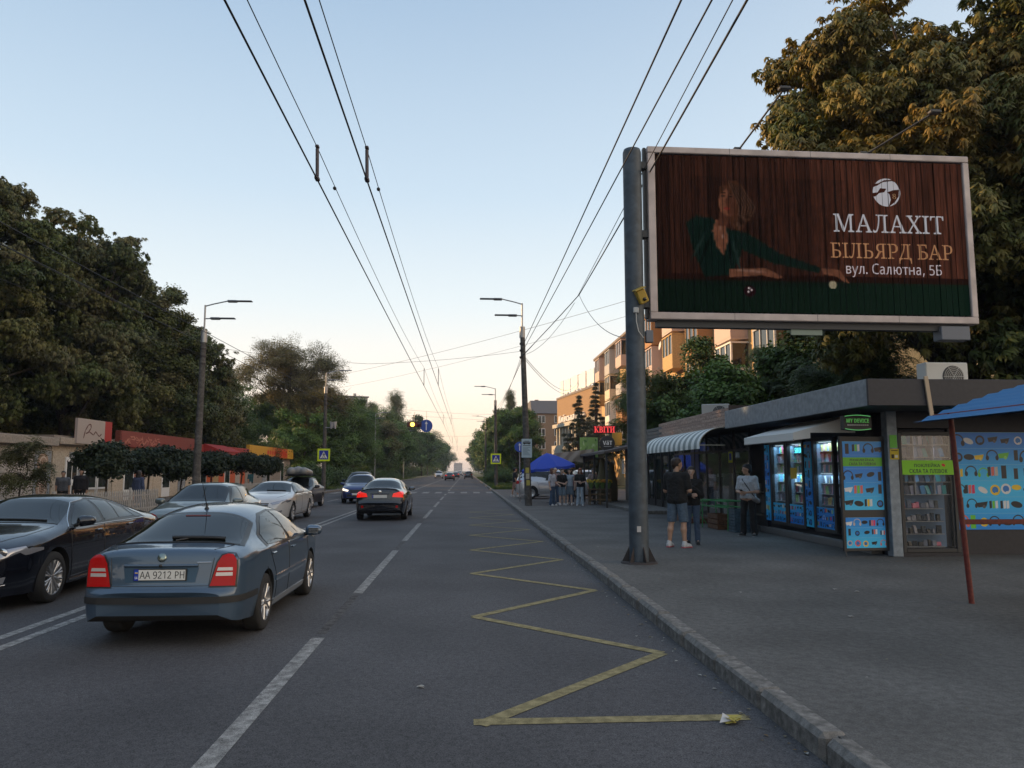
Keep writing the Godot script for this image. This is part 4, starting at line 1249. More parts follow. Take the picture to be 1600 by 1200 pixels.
func left_shops() -> void:
	var X := -18.0
	var plaster := func(called: String, c: Color) -> StandardMaterial3D: return textured(M(called, c, 0.85), tex("plaster", 71, 0.03, 0.75, 1.0, 0.05), 0.5)
	var pane := glass_mat("window glass", 0.03)
	var white := M("white window frame", G(0.7), 0.5)
	# [label, z near, z far, height, wall colour, fascia colour, fascia height]
	var list := [["blank rendered shop wall added towards the viewer to keep low sun off the road", 14.0, -19.95, 3.1, Color(0.4, 0.37, 0.33), Color(0.3, 0.28, 0.26), 0.4], ["grey panelled shop with round emblems on its wall", -20.0, -34.6, 2.9, Color(0.52, 0.47, 0.42), Color(0.34, 0.3, 0.26), 0.35],  # first entry is added beyond the seen row to block sun streaks
		["cream shop with white glazed door and white script sign", -34.65, -40.4, 3.0, Color(0.52, 0.45, 0.36), Color(0.42, 0.36, 0.3), 0.3],
		["cream shop under a long red painted fascia", -40.45, -52.0, 3.05, Color(0.6, 0.5, 0.39), Color(0.2, 0.05, 0.035), 0.85],
		["shop with orange doors under a red canopy", -52.05, -64.0, 3.0, Color(0.5, 0.43, 0.36), Color(0.4, 0.05, 0.04), 0.6],
		["shop under a yellow and orange sign at the end of the row", -64.05, -80.0, 3.0, Color(0.36, 0.3, 0.25), Color(0.75, 0.4, 0.03), 0.95]]
	var n := -1
	for s in list:
		var t := thing("shop", s[0], "shop", Vector3(X, 0.13, 0))
		var zc: float = (s[1] + s[2]) * 0.5; var w: float = s[1] - s[2]; var h: float = s[3]
		var wm: Material = plaster.call("shop wall %d" % n, s[4])
		var q := MB.new(); q.box(Vector3(-3.0, h * 0.5, zc), Vector3(6.0, h, w))
		obj("wall", q, wm, t)
		var f := MB.new(); f.box(Vector3(0.2, h + s[6] * 0.5 - 0.25, zc), Vector3(0.3, s[6], w - 0.06), Basis.IDENTITY, 0.02)
		obj("fascia", f, plaster.call("shop fascia %d" % n, s[5]), t)
		var r := MB.new(); r.box(Vector3(-3.0, h + 0.08, zc), Vector3(6.1, 0.14, w - 0.02))
		obj("roof", r, M("roof slab", Color(0.2, 0.17, 0.15), 0.9), t)
		var m := int(w / 1.25)
		for k in m:          # wall panels, each proud of the wall
			var z: float = s[1] - (k + 0.5) * w / m
			var pq := MB.new(); pq.box(Vector3(0.03, 1.25, z), Vector3(0.06, 2.4, w / m - 0.06), Basis.IDENTITY, 0.01)
			if n >= 2 and k % 4 == 1:
				obj("window", pq, white, t)
				var gq := MB.new(); gq.box(Vector3(0.066, 1.45, z), Vector3(0.012, 1.7, w / m - 0.3)); obj("pane", gq, pane, t.get_child(t.get_child_count() - 1))
			elif n == 3 and k % 4 < 3: obj("door", pq, M("orange door", Color(0.5, 0.09, 0.02), 0.6), t)
			else: obj("wall_panel", pq, wm if (k * 7 + n * 3) % 5 else plaster.call("poster panel %d" % (k % 3), [Color(0.5, 0.38, 0.2), Color(0.3, 0.32, 0.34), Color(0.45, 0.2, 0.14)][k % 3]), t)
		n += 1
		if n == 1:
			for k in 2:
				var e := MB.new(); e.lathe([[0.0, 0.012], [0.42, 0.012], [0.44, 0.0]], 28, Transform3D(Basis(Vector3.FORWARD, PI * 0.5), Vector3(0.065, 0.85 + k * 1.05, -33.9)))
				obj("emblem", e, M("emblem", Color(0.3, 0.2, 0.14), 0.7), t)
				var e2 := MB.new(); e2.lathe([[0.24, 0.014], [0.3, 0.014]], 24, Transform3D(Basis(Vector3.FORWARD, PI * 0.5), Vector3(0.07, 0.85 + k * 1.05, -33.9)))
				obj("emblem_ring", e2, M("emblem ring", Color(0.5, 0.42, 0.35), 0.7), t.get_child(t.get_child_count() - 1))
		if n == 2:
			var d := MB.new()
			d.box(Vector3(0.1, 1.1, -36.2), Vector3(0.08, 2.2, 1.05), Basis.IDENTITY, 0.01)
			var dd := obj("door", d, white, t)
			var dp := MB.new()
			for e in [-0.24, 0.24]:
				dp.box(Vector3(0.145, 1.6, -36.2 + e), Vector3(0.012, 0.8, 0.4)); dp.box(Vector3(0.145, 0.7, -36.2 + e), Vector3(0.012, 0.45, 0.36))
			obj("pane", dp, pane, dd)
			var hd := MB.new(); hd.box(Vector3(0.16, 1.05, -36.62), Vector3(0.04, 0.2, 0.03), Basis.IDENTITY, 0.008); obj("handle", hd, M("galvanised", G(0.35), 0.5, 0.8), dd)
			for k in 2:
				var wq := MB.new(); wq.box(Vector3(0.09, 1.6, -38.0 - k * 1.3), Vector3(0.08, 1.8, 1.15), Basis.IDENTITY, 0.01)
				var ww := obj("window", wq, white, t)
				var wp := MB.new(); wp.box(Vector3(0.136, 1.6, -38.0 - k * 1.3), Vector3(0.012, 1.6, 0.98)); obj("pane", wp, pane, ww)
			var im := Image.create(512, 256, false, Image.FORMAT_RGB8); im.fill(Color(0.62, 0.58, 0.56))
			im.fill_rect(Rect2i(400, 0, 112, 256), Color(0.6, 0.1, 0.08))
			var scrib := [Vector2(90, 200), Vector2(110, 120), Vector2(150, 60), Vector2(185, 50), Vector2(190, 90), Vector2(150, 140), Vector2(120, 150), Vector2(170, 130), Vector2(230, 160), Vector2(260, 120), Vector2(290, 150), Vector2(320, 170), Vector2(350, 140)]
			for k in scrib.size() - 1: fill_poly(im, oval((scrib[k] + scrib[k + 1]) * 0.5, Vector2(scrib[k].distance_to(scrib[k + 1]) * 0.55, 7), (scrib[k + 1] - scrib[k]).angle()), Color(0.3, 0.12, 0.12))
			var sg := sheet(3.4, 1.15, Vector3(0.42, 3.4, -37.6), Basis(Vector3(0, 0, -1), Vector3.UP, Vector3(1, 0, 0)), 0.12)
			obj("sign_board", sg, printed("script sign", im), t)
		if n == 3:
			var im := Image.create(1024, 96, false, Image.FORMAT_RGB8); im.fill(Color(0.46, 0.16, 0.12))
			var rr := RandomNumberGenerator.new(); rr.seed = 5
			for k in 46:
				var c := Vector2(40 + k * 9 + rr.randf_range(-8, 8), rr.randf_range(25, 75))
				fill_poly(im, oval(c, Vector2(rr.randf_range(8, 22), 3), rr.randf_range(-1.2, 1.2)), Color(0.66, 0.42, 0.35))
			obj("sign_board", sheet(11.3, 0.8, Vector3(0.362, 3.22, -46.2), Basis(Vector3(0, 0, -1), Vector3.UP, Vector3(1, 0, 0)), 0.01), printed("red fascia print", im), t)
			t.get_child(t.get_child_count() - 1).position.x = 0.004
		if n == 4:
			var aw := MB.new()
			aw.prism(PackedVector2Array([Vector2(0, 0.55), Vector2(1.2, 0.1), Vector2(1.2, 0.0), Vector2(0, 0.0)]), 4.4, Transform3D(Basis(Vector3(1, 0, 0), Vector3.UP, Vector3(0, 0, 1)), Vector3(0.36, 2.85, -53.0)))
			obj("canopy", aw, M("red canvas", Color(0.32, 0.03, 0.03), 0.8), t)
		if n == 5:
			var im := Image.create(512, 64, false, Image.FORMAT_RGB8)
			for x in 512: im.fill_rect(Rect2i(x, 0, 1, 64), Color(0.78, 0.58, 0.12).lerp(Color(0.75, 0.3, 0.1), smoothstep(150.0, 420.0, x)))
			for k in 9: fill_poly(im, oval(Vector2(210 + k * 33, 34), Vector2(12, 14)), Color(0.75, 0.16, 0.06))
			obj("sign_board", sheet(12.6, 0.9, Vector3(0.366, 3.24, -71.0), Basis(Vector3(0, 0, -1), Vector3.UP, Vector3(1, 0, 0)), 0.01), printed("yellow sign print", im), t)
	# fences along the kerb
	var rail := MB.new()
	for y in [0.25, 0.72]: rail.box(Vector3(0, y, 0), Vector3(0.04, 0.05, 2.4))
	var railm := rail.mesh()
	var pk := MB.new(); pk.prism(PackedVector2Array([Vector2(-0.035, 0), Vector2(0.035, 0), Vector2(0.035, 0.82), Vector2(0, 0.9), Vector2(-0.035, 0.82)]), 0.02, Transform3D(Basis(Vector3(0, 0, -1), Vector3.UP, Vector3(1, 0, 0)), Vector3(0.035, 0.02, 0)))
	var pkm := pk.mesh()
	var post := MB.new(); post.box(Vector3(0, 0.5, 1.2), Vector3(0.08, 1.0, 0.08), Basis.IDENTITY, 0.01); var postm := post.mesh()
	var fence_m := textured(M("fence paint", Color(0.46, 0.44, 0.41), 0.8), tex("plaster", 71, 0.03, 0.75, 1.0, 0.05), 0.5)
	for k in 14:
		if k == 11 or k == 3: continue
		var t := thing("fence", "low white picket fence section, %s along the far kerb from the grey shop end" % ["first", "second", "third", "fourth", "fifth", "sixth", "seventh", "eighth", "ninth", "tenth", "eleventh", "twelfth", "thirteenth", "fourteenth"][k], "fence", Vector3(-11.7, 0.13, -24.0 - k * 2.5), 0.0, "white picket fence sections along the far kerb")
		obj("post", postm, fence_m, t); obj("rail", railm, fence_m, t)
		for j in 15:
			var p := obj("picket", pkm, fence_m, t); p.position = Vector3(0, 0, 1.05 - j * 0.158)
# ---------- kiosks ----------
func gadget_print(w: int, h: int, seed_: int, rows: int, dense := 1.0) -> Image:   # the blue accessory posters: little devices in rows
	var im := Image.create(w, h, false, Image.FORMAT_RGB8)
	var r := RandomNumberGenerator.new(); r.seed = seed_
	for y in h:
		var band := 0.5 + 0.5 * sin(float(y) / h * rows * 0.9 + seed_)
		im.fill_rect(Rect2i(0, y, w, 1), Color(0.06, 0.48, 0.84).lerp(Color(0.22, 0.74, 0.93), band))
	var rh := float(h) / rows
	var dark := [Color(0.05, 0.06, 0.09), Color(0.08, 0.07, 0.1), Color(0.03, 0.05, 0.1)]
	var brights := [Color(0.85, 0.15, 0.35), Color(0.9, 0.75, 0.15), Color(0.85, 0.85, 0.85), Color(0.4, 0.75, 0.2), Color(0.85, 0.4, 0.35), Color(0.75, 0.7, 0.65)]
	for row in rows:
		im.fill_rect(Rect2i(int(w * 0.05), int(row * rh), int(w * 0.9), 2), Color(0.5, 0.75, 0.9))
		var x := rh * 0.35
		while x < w - rh * 0.2:
			var c := Vector2(x, (row + 0.5) * rh + r.randf_range(-0.08, 0.08) * rh)
			var col: Color = dark[r.randi() % 3] if r.randf() < 0.78 else brights[r.randi() % brights.size()]
			var z := rh * r.randf_range(0.3, 0.42)
			match r.randi() % 6:
				0:      # headphones
					for k in 22:
						var a := PI + PI * k / 21.0
						fill_poly(im, oval(c + Vector2(cos(a), sin(a)) * z, Vector2(z * 0.12, z * 0.12), 0, 8), col)
					for e in [-1.0, 1.0]: fill_poly(im, oval(c + Vector2(z * 0.9 * e, z * 0.35), Vector2(z * 0.3, z * 0.45)), col)
				1: fill_poly(im, PackedVector2Array([c + Vector2(-z * 0.4, -z), c + Vector2(z * 0.4, -z), c + Vector2(z * 0.4, z), c + Vector2(-z * 0.4, z)]), col)
				2: fill_poly(im, oval(c, Vector2(z * 0.95, z * 0.5), r.randf_range(-0.5, 0.5)), col)
				3:
					fill_poly(im, oval(c, Vector2(z * 0.8, z * 0.8)), col); fill_poly(im, oval(c, Vector2(z * 0.5, z * 0.5)), Color(0.1, 0.45, 0.75)); fill_poly(im, oval(c + Vector2(z * 0.2, z * 0.5), Vector2(z * 0.3, z * 0.15)), col)
				4:
					for k in 3:
						var cc: Color = brights[r.randi() % brights.size()] if k else col
						fill_poly(im, PackedVector2Array([c + Vector2(-z + k * z * 0.6, -z * 0.7), c + Vector2(-z * 0.5 + k * z * 0.6, -z * 0.8), c + Vector2(-z * 0.5 + k * z * 0.6, z * 0.6), c + Vector2(-z + k * z * 0.6, z * 0.7)]), cc)
				5:
					fill_poly(im, PackedVector2Array([c + Vector2(-z, -z * 0.3), c + Vector2(z, -z * 0.55), c + Vector2(z * 0.7, z * 0.35), c + Vector2(-z * 0.8, z * 0.5)]), col)
					fill_poly(im, oval(c + Vector2(z * 0.3, z * 0.35), Vector2(z * 0.3, z * 0.3)), col.lightened(0.25))
			x += rh * r.randf_range(0.72, 0.95) / dense
	return im

func phone_kiosk() -> void:
	var t := thing("phone_kiosk", "dark grey phone accessory kiosk with lit display windows and blue printed panels", "kiosk")
	var metal := textured(M("grey metal fascia", Color(0.27, 0.32, 0.37), 0.5, 0.2), tex("plaster", 71, 0.03, 0.75, 1.0, 0.05), 0.35)
	var dark := textured(M("dark grey metal", Color(0.022, 0.022, 0.03), 0.55), tex("plaster", 71, 0.03, 0.75, 1.0, 0.05), 0.6)
	var black := M("black frame", G(0.03), 0.5)
	var pane := M("clear pane", Color(0.04, 0.05, 0.05), 0.02, 0.0, 0.5); pane.transparency = BaseMaterial3D.TRANSPARENCY_ALPHA; pane.albedo_color.a = 0.06
	var q := MB.new()      # walls: behind the windows, and the rest
	q.box(Vector3(9.95, 1.4, -17.3), Vector3(3.5, 2.9, 5.0)); q.box(Vector3(8.06, 0.32, -17.35), Vector3(0.27, 0.4, 5.5)); q.box(Vector3(8.06, 2.62, -17.35), Vector3(0.27, 0.45, 5.5))
	q.box(Vector3(7.98, 1.45, -15.2), Vector3(0.4, 2.75, 1.15)); q.box(Vector3(8.0, 1.45, -20.0), Vector3(0.3, 2.75, 0.2))
	q.box(Vector3(11.4, 1.5, -14.6), Vector3(4.2, 2.8, 0.4)); q.box(Vector3(8.65, 0.2, -14.3), Vector3(1.3, 0.16, 0.35)); q.box(Vector3(8.65, 2.7, -14.3), Vector3(1.3, 0.35, 0.35))
	q.box(Vector3(8.65, 1.5, -14.62), Vector3(1.3, 2.8, 0.3))
	obj("wall", q, dark, t)
	var base := MB.new(); base.box(Vector3(7.85, 0.2, -17.35), Vector3(0.22, 0.14, 5.6), Basis.IDENTITY, 0.01); base.box(Vector3(7.93, 0.12, -17.35), Vector3(0.14, 0.1, 5.5))
	obj("base_rail", base, M("pale rail", Color(0.2, 0.2, 0.2), 0.5, 0.5), t)
	# roof: two fascias, soffit
	var fa := MB.new(); fa.box(Vector3(6.83, 3.05, -16.3), Vector3(0.05, 0.46, 7.3), Basis.IDENTITY, 0.008)
	obj("fascia", fa, metal, t)
	var fb := MB.new(); fb.box(Vector3(10.4, 3.05, -12.66), Vector3(7.2, 0.46, 0.05), Basis.IDENTITY, 0.008)
	obj("fascia", fb, dark, t)
	var so := MB.new(); so.box(Vector3(10.4, 2.86, -16.3), Vector3(7.08, 0.04, 7.2)); so.box(Vector3(10.4, 3.2, -16.3), Vector3(7.08, 0.06, 7.2))
	obj("roof", so, dark, t)
	# corner column
	var cc := MB.new(); cc.box(Vector3(8.02, 1.5, -14.2), Vector3(0.2, 2.74, 0.2), Basis.IDENTITY, 0.01)
	obj("column", cc, metal, t)
	# three lit window bays on the road side; every bay has its frame, shelves and light strip
	var bays := [[-18.5, -19.3], [-17.5, -18.3], [-16.0, -16.87]]
	var shelf_m := M("white shelf", G(0.6), 0.4); var back_m := M("pale back panel", Color(0.2, 0.26, 0.32), 0.6)
	var strip_m := glow("led strip", Color(0.62, 0.85, 1.0), 0.7)
	var r := RandomNumberGenerator.new(); r.seed = 4
	var pal := [Color(0.75, 0.78, 0.8), Color(0.6, 0.68, 0.8), Color(0.15, 0.16, 0.2), Color(0.5, 0.1, 0.16), Color(0.3, 0.6, 0.2), Color(0.12, 0.3, 0.5), Color(0.75, 0.4, 0.5), Color(0.1, 0.4, 0.4), Color(0.7, 0.55, 0.2), Color(0.45, 0.42, 0.5)]
	var cm := []
	for c in pal: cm.append(M("phone case", c, 0.35))
	var case_q := MB.new(); case_q.box(Vector3(0, 0.085, 0), Vector3(0.012, 0.17, 0.082), Basis.IDENTITY, 0.004); var case_m := case_q.mesh()
	var n := 0
	for b in bays:
		var zc: float = (b[0] + b[1]) * 0.5; var w: float = b[0] - b[1]
		var fr := MB.new()
		for e in [-0.5, 0.5]: fr.box(Vector3(7.79, 1.42, zc + e * (w + 0.09)), Vector3(0.09, 2.05, 0.09), Basis.IDENTITY, 0.008)
		for y in [0.43, 2.41]: fr.box(Vector3(7.79, y, zc), Vector3(0.088, 0.08, w), Basis.IDENTITY, 0.008)
		obj("window_frame", fr, black, t)
		var bk := MB.new(); bk.box(Vector3(8.055, 1.65, zc), Vector3(0.03, 1.45, w)); obj("back_panel", bk, back_m, t)
		for k in 6:
			var sh := MB.new(); sh.box(Vector3(7.965, 0.97 + k * 0.235, zc), Vector3(0.14, 0.01, w - 0.01)); obj("shelf", sh, shelf_m, t)
			var m := 8 + r.randi() % 3
			var tone := r.randi() % pal.size()
			for j in m:
				var o := obj("phone_case", case_m, cm[tone if r.randf() < 0.4 else r.randi() % pal.size()])
				o.position = Vector3(7.945 + r.randf_range(-0.02, 0.02), 0.978 + k * 0.235, zc - w * 0.44 + w * 0.88 * (j + 0.5) / m)
				o.rotation = Vector3(r.randf_range(-0.25, 0.15), r.randf_range(0.3, 1.0), r.randf_range(-0.2, -0.05)); o.scale = Vector3(1, r.randf_range(0.85, 1.15), r.randf_range(0.9, 1.15))
				tag(o, "%s phone case along the %s shelf of the %s lit kiosk window" % [["first", "second", "third", "fourth", "fifth", "sixth", "seventh", "eighth", "ninth", "tenth"][j], ["lowest", "second lowest", "third", "fourth", "second highest", "highest"][k], ["road-end", "middle", "corner-side"][n]], "phone case", "phone cases on the lit kiosk shelves")
		var sw := MB.new(); sw.box(Vector3(7.94, 1.65, zc - w * 0.5 + 0.006), Vector3(0.22, 1.45, 0.012)); obj("side_panel", sw, back_m, t)
		var ls := MB.new(); ls.box(Vector3(7.87, 2.345, zc), Vector3(0.02, 0.02, w * 0.9)); ls.box(Vector3(7.885, 1.655, zc), Vector3(0.012, 0.012, w * 0.9))
		obj("led_strip", ls, strip_m, t)
		var al := AreaLight3D.new(); al.name = "window_light_%d" % n; al.area_size = Vector2(w * 0.9, 0.04); al.light_color = Color(0.66, 0.86, 1.0); al.light_energy = 0.3; al.shadow_enabled = true; al.area_range = 30.0
		add_child(al); al.look_at_from_position(Vector3(7.86, 2.325, zc), Vector3(7.98, 1.3, zc), Vector3(1, 0, 0))
		var al2 := AreaLight3D.new(); al2.name = "window_shelf_light_%d" % n; al2.area_size = Vector2(w * 0.9, 0.03); al2.light_color = Color(0.66, 0.86, 1.0); al2.light_energy = 0.2; al2.shadow_enabled = true; al2.area_range = 30.0
		add_child(al2); al2.look_at_from_position(Vector3(7.875, 1.64, zc), Vector3(7.98, 1.0, zc), Vector3(1, 0, 0))
		var pn := MB.new(); pn.box(Vector3(7.79, 1.65, zc), Vector3(0.008, 1.42, w)); obj("pane", pn, pane, t)
		obj("printed_panel", sheet(w, 0.45, Vector3(7.772, 0.7, zc), Basis(Vector3(0, 0, 1), Vector3.UP, Vector3(-1, 0, 0)), 0.02), printed("accessory print %d" % n, gadget_print(384, 220, 20 + n, 3), 0.35), t)
		n += 1
	obj("printed_panel", sheet(0.36, 1.92, Vector3(7.768, 1.42, -17.22), Basis(Vector3(0, 0, 1), Vector3.UP, Vector3(-1, 0, 0)), 0.03), printed("accessory column print", gadget_print(128, 640, 31, 9), 0.35), t)
	obj("printed_panel", sheet(0.3, 1.92, Vector3(7.768, 1.42, -19.62), Basis(Vector3(0, 0, 1), Vector3.UP, Vector3(-1, 0, 0)), 0.03), printed("accessory end print", gadget_print(128, 640, 33, 9), 0.35), t)
	# small lit word sign in the middle bay
	var ws := MB.new(); ws.box(Vector3(7.84, 2.2, -17.82), Vector3(0.03, 0.2, 0.5), Basis.IDENTITY, 0.006); obj("word_sign", ws, M("dark teal", Color(0.01, 0.06, 0.09), 0.4), t)
	word("SMOK", font("Droid Sans", 700), 0.4, 0.13, glow("cyan sign letters", Color(0.1, 0.8, 1.0), 1.6), t, Vector3(7.822, 2.2, -17.82), Basis(Vector3(0, 0, 1), Vector3.UP, Vector3(-1, 0, 0)))
	obj("yellow_card", sheet(0.36, 0.26, Vector3(7.78, 1.66, -18.03), Basis(Vector3(0, 0, 1), Vector3.UP, Vector3(-1, 0, 0)), 0.003), M("yellow card", Color(0.6, 0.4, 0.02), 0.6), t)
	# awning over the bays
	var ab := MB.new()
	var z0 := -14.9; var z1 := -17.6
	ab.quad(Vector3(6.45, 2.47, z0), Vector3(7.72, 2.83, z0), Vector3(7.72, 2.83, z1), Vector3(6.45, 2.47, z1))
	ab.quad(Vector3(6.45, 2.32, z1), Vector3(6.45, 2.32, z0), Vector3(6.45, 2.47, z0), Vector3(6.45, 2.47, z1))
	for z in [z0, z1]:
		ab.tri(Vector3(6.45, 2.47, z), Vector3(7.72, 2.47, z), Vector3(7.72, 2.83, z)); ab.quad(Vector3(6.45, 2.32, z), Vector3(6.8, 2.36, z), Vector3(6.8, 2.47, z), Vector3(6.45, 2.47, z))
	var aw := thing("awning", "off-white canvas awning sloping over the lit phone kiosk windows", "awning")
	obj("canvas", ab, M("awning canvas", Color(0.7, 0.7, 0.67), 0.9), aw)
	var ar := MB.new(); ar.tube([Vector3(6.46, 2.32, z0), Vector3(6.46, 2.32, z1)], 0.018, 8)
	for z in [z0 - 0.02, (z0 + z1) * 0.5, z1 + 0.02]: ar.tube([Vector3(6.47, 2.44, z), Vector3(7.74, 2.6, z)], 0.014, 6)
	obj("awning_frame", ar, M("galvanised", G(0.35), 0.5, 0.8), aw)
	# hinged shutter door with its prints, standing open towards the road
	var dt := thing("shutter_door", "opened black framed kiosk door covered with blue accessory posters", "door", Vector3(7.93, 0.13, -14.25), 0.1)
	var df := MB.new()
	df.box(Vector3(-0.47, 1.17, 0), Vector3(0.93, 2.14, 0.05), Basis.IDENTITY, 0.01)
	obj("leaf", df, black, dt)
	var up := gadget_print(400, 640, 41, 5, 1.0)
	up.fill_rect(Rect2i(0, 150, 400, 84), Color(0.35, 0.68, 0.1))
	letters(up, "ПОКЛЕЙКА", font("Droid Sans", 700), Rect2(70, 160, 250, 26), Color(0.1, 0.16, 0.12)); letters(up, "СКЛА ТА ПЛІВОК", font("Droid Sans", 700), Rect2(60, 198, 280, 26), Color(0.1, 0.16, 0.12))
	obj("poster", sheet(0.8, 1.28, Vector3(-0.48, 1.5, 0.03), Basis.IDENTITY, 0.008), printed("upper door poster", up, 0.35), dt)
	obj("poster", sheet(0.8, 0.56, Vector3(-0.48, 0.44, 0.03), Basis.IDENTITY, 0.008), printed("lower door poster", gadget_print(400, 280, 43, 3, 0.9), 0.35), dt)
	var lg := MB.new(); lg.tube([Vector3(-0.9, 0.12, 0), Vector3(-0.92, 0.0, 0.06)], 0.012, 6); obj("prop_leg", lg, black, dt)
	# box sign above it
	var st := thing("box_sign", "black box sign with green lettering and rounded edges above the opened shutter door", "sign", Vector3(7.18, 2.6, -13.75), 0.06)
	var sb := MB.new()
	var sp := PackedVector2Array()
	for k in 9: sp.append(Vector2(-0.27 + 0.54 * k / 8.0, 0.125 + 0.025 * sin(PI * k / 8.0)))
	for k in 9: sp.append(Vector2(0.27 - 0.54 * k / 8.0, -0.125 - 0.025 * sin(PI * k / 8.0)))
	sb.prism(sp, 0.12, Transform3D(Basis.IDENTITY, Vector3.ZERO)); obj("sign_case", sb, black, st)
	word("MY DEVICE", font("Droid Sans", 700), 0.44, 0.075, glow("green sign letters", Color(0.12, 0.5, 0.1), 0.28), st, Vector3(0, 0.035, 0.004))
	var su := MB.new()
	for k in 11: su.box(Vector3(-0.19 + k * 0.038, -0.045, 0.003), Vector3(0.028, 0.026, 0.006))
	obj("small_print", su, M("pale print", G(0.5), 0.6), st)
	var ge := MB.new()
	for e in [-1.0, 1.0]:
		var pts := []
		for k in 9: pts.append(Vector3(-0.25 + 0.5 * k / 8.0, e * (0.115 + 0.022 * sin(PI * k / 8.0)), 0.004))
		ge.tube(pts, 0.007, 6)
	obj("green_edge", ge, glow("green edge light", Color(0.2, 0.8, 0.25), 0.3), st)
	var sbr := MB.new(); sbr.tube([Vector3(0.1, 0.13, -0.06), Vector3(0.1, 0.3, -0.06)], 0.012, 6); obj("bracket", sbr, black, st)
	# window that faces the camera
	var wf := MB.new()
	for x in [8.16, 9.2]: wf.box(Vector3(x, 1.32, -14.14), Vector3(0.07, 2.24, 0.07), Basis.IDENTITY, 0.008)
	for y in [0.24, 2.42]: wf.box(Vector3(8.68, y, -14.14), Vector3(0.97, 0.07, 0.068), Basis.IDENTITY, 0.008)
	obj("window_frame", wf, black, t)
	var wb := MB.new(); wb.box(Vector3(8.68, 1.33, -14.44), Vector3(0.97, 2.1, 0.03)); obj("back_panel", wb, M("blue back panel", Color(0.12, 0.2, 0.32), 0.6), t)
	var small := MB.new(); small.box(Vector3(0, 0.06, 0), Vector3(0.1, 0.12, 0.05), Basis.IDENTITY, 0.006); var small_m := small.mesh()
	for k in 4:      # lower shelves with small gadgets, upper ones with cases
		var sh := MB.new(); sh.box(Vector3(8.6, 0.3 + k * 0.235, -14.31), Vector3(0.78, 0.014, 0.24)); obj("shelf", sh, M("grey shelf", G(0.3), 0.5), t)
		for j in 8:
			var o := obj("gadget_box", small_m, [cm[2], M("gadget black", G(0.02), 0.4), M("gadget black", G(0.02), 0.4), cm[2], M("gadget black", G(0.02), 0.4), cm[3]][r.randi() % 6])
			o.position = Vector3(8.27 + j * 0.093, 0.308 + k * 0.235, -14.28 + r.randf_range(-0.03, 0.03)); o.rotation = Vector3(r.randf_range(-0.3, 0), r.randf_range(-0.4, 0.4), 0); o.scale = Vector3(r.randf_range(0.6, 1.0), r.randf_range(0.6, 1.3), 1)
			tag(o, "%s boxed gadget along the %s low shelf of the kiosk window behind the red post" % [["first", "second", "third", "fourth", "fifth", "sixth", "seventh", "eighth", "ninth"][j], ["bottom", "second", "third", "fourth"][k]], "gadget box", "gadget boxes in the kiosk corner window")
	for k in 5:
		if k == 2: continue
		var sh := MB.new(); sh.box(Vector3(8.68, 1.27 + k * 0.235, -14.31), Vector3(0.96, 0.012, 0.24)); obj("shelf", sh, M("grey shelf", G(0.3), 0.5), t)
		for j in 9:
			var o := obj("phone_case", case_m, cm[[9, 2, 5, 2, 3, 2, 7, 5][r.randi() % 8]])
			o.position = Vector3(8.25 + j * 0.105, 1.278 + k * 0.235, -14.27 + r.randf_range(-0.03, 0.02)); o.rotation = Vector3(-0.2, PI * 0.5 + r.randf_range(-0.4, 0.4), r.randf_range(-0.3, 0.3))
			tag(o, "%s phone case along the %s upper shelf of the kiosk window behind the red post" % [["first", "second", "third", "fourth", "fifth", "sixth", "seventh", "eighth", "ninth"][j], ["first", "second", "third", "fourth", "top"][k]], "phone case", "phone cases in the kiosk corner window")
	for k in 2:
		var dv := MB.new(); dv.box(Vector3(8.47 + k * 0.38, 1.83, -14.31), Vector3(0.02, 1.1, 0.24)); obj("divider", dv, M("grey shelf", G(0.3), 0.5), t)
	var l3 := MB.new(); l3.box(Vector3(8.47, 1.85, -14.2), Vector3(0.018, 1.0, 0.018)); l3.box(Vector3(8.85, 1.85, -14.2), Vector3(0.018, 1.0, 0.018))
	obj("led_strip", l3, strip_m, t)
	for k in 2:
		var al := AreaLight3D.new(); al.name = "corner_window_light_%d" % k; al.area_size = Vector2(0.04, 1.0); al.light_color = Color(0.66, 0.86, 1.0); al.light_energy = 0.03; al.shadow_enabled = true; al.area_range = 20.0
		add_child(al); al.look_at_from_position(Vector3(8.485 + k * 0.38, 1.85, -14.2), Vector3(8.72 + k * 0.38, 1.85, -14.4), Vector3.UP)
	var pn := MB.new(); pn.box(Vector3(8.68, 1.33, -14.125), Vector3(0.97, 2.1, 0.008)); obj("pane", pn, pane, t)
	var im := Image.create(512, 144, false, Image.FORMAT_RGB8); im.fill(Color(0.5, 0.78, 0.08))
	letters(im, "ПОКЛЕЙКА", font("Droid Sans", 700), Rect2(120, 26, 260, 42), Color(0.08, 0.2, 0.12)); letters(im, "СКЛА ТА ПЛІВОК", font("Droid Sans", 700), Rect2(70, 88, 380, 40), Color(0.08, 0.2, 0.12))
	fill_poly(im, oval(Vector2(412, 48), Vector2(20, 14), 0.5), Color(0.8, 0.2, 0.1))
	obj("banner", sheet(1.0, 0.27, Vector3(8.68, 1.78, -14.1), Basis.IDENTITY, 0.004), printed("green banner", im, 0.5), t)
	obj("printed_panel", sheet(2.2, 1.86, Vector3(10.46, 1.53, -14.38), Basis.IDENTITY, 0.02), printed("wall accessory print", gadget_print(800, 676, 55, 6, 1.1), 0.35), t)
	var n1 := Image.create(64, 96, false, Image.FORMAT_RGB8); n1.fill(Color(0.75, 0.66, 0.08)); n1.fill_rect(Rect2i(8, 50, 20, 36), G(0.08)); n1.fill_rect(Rect2i(34, 56, 22, 24), Color(0.8, 0.8, 0.75)); n1.fill_rect(Rect2i(8, 12, 48, 8), Color(0.3, 0.25, 0.05))
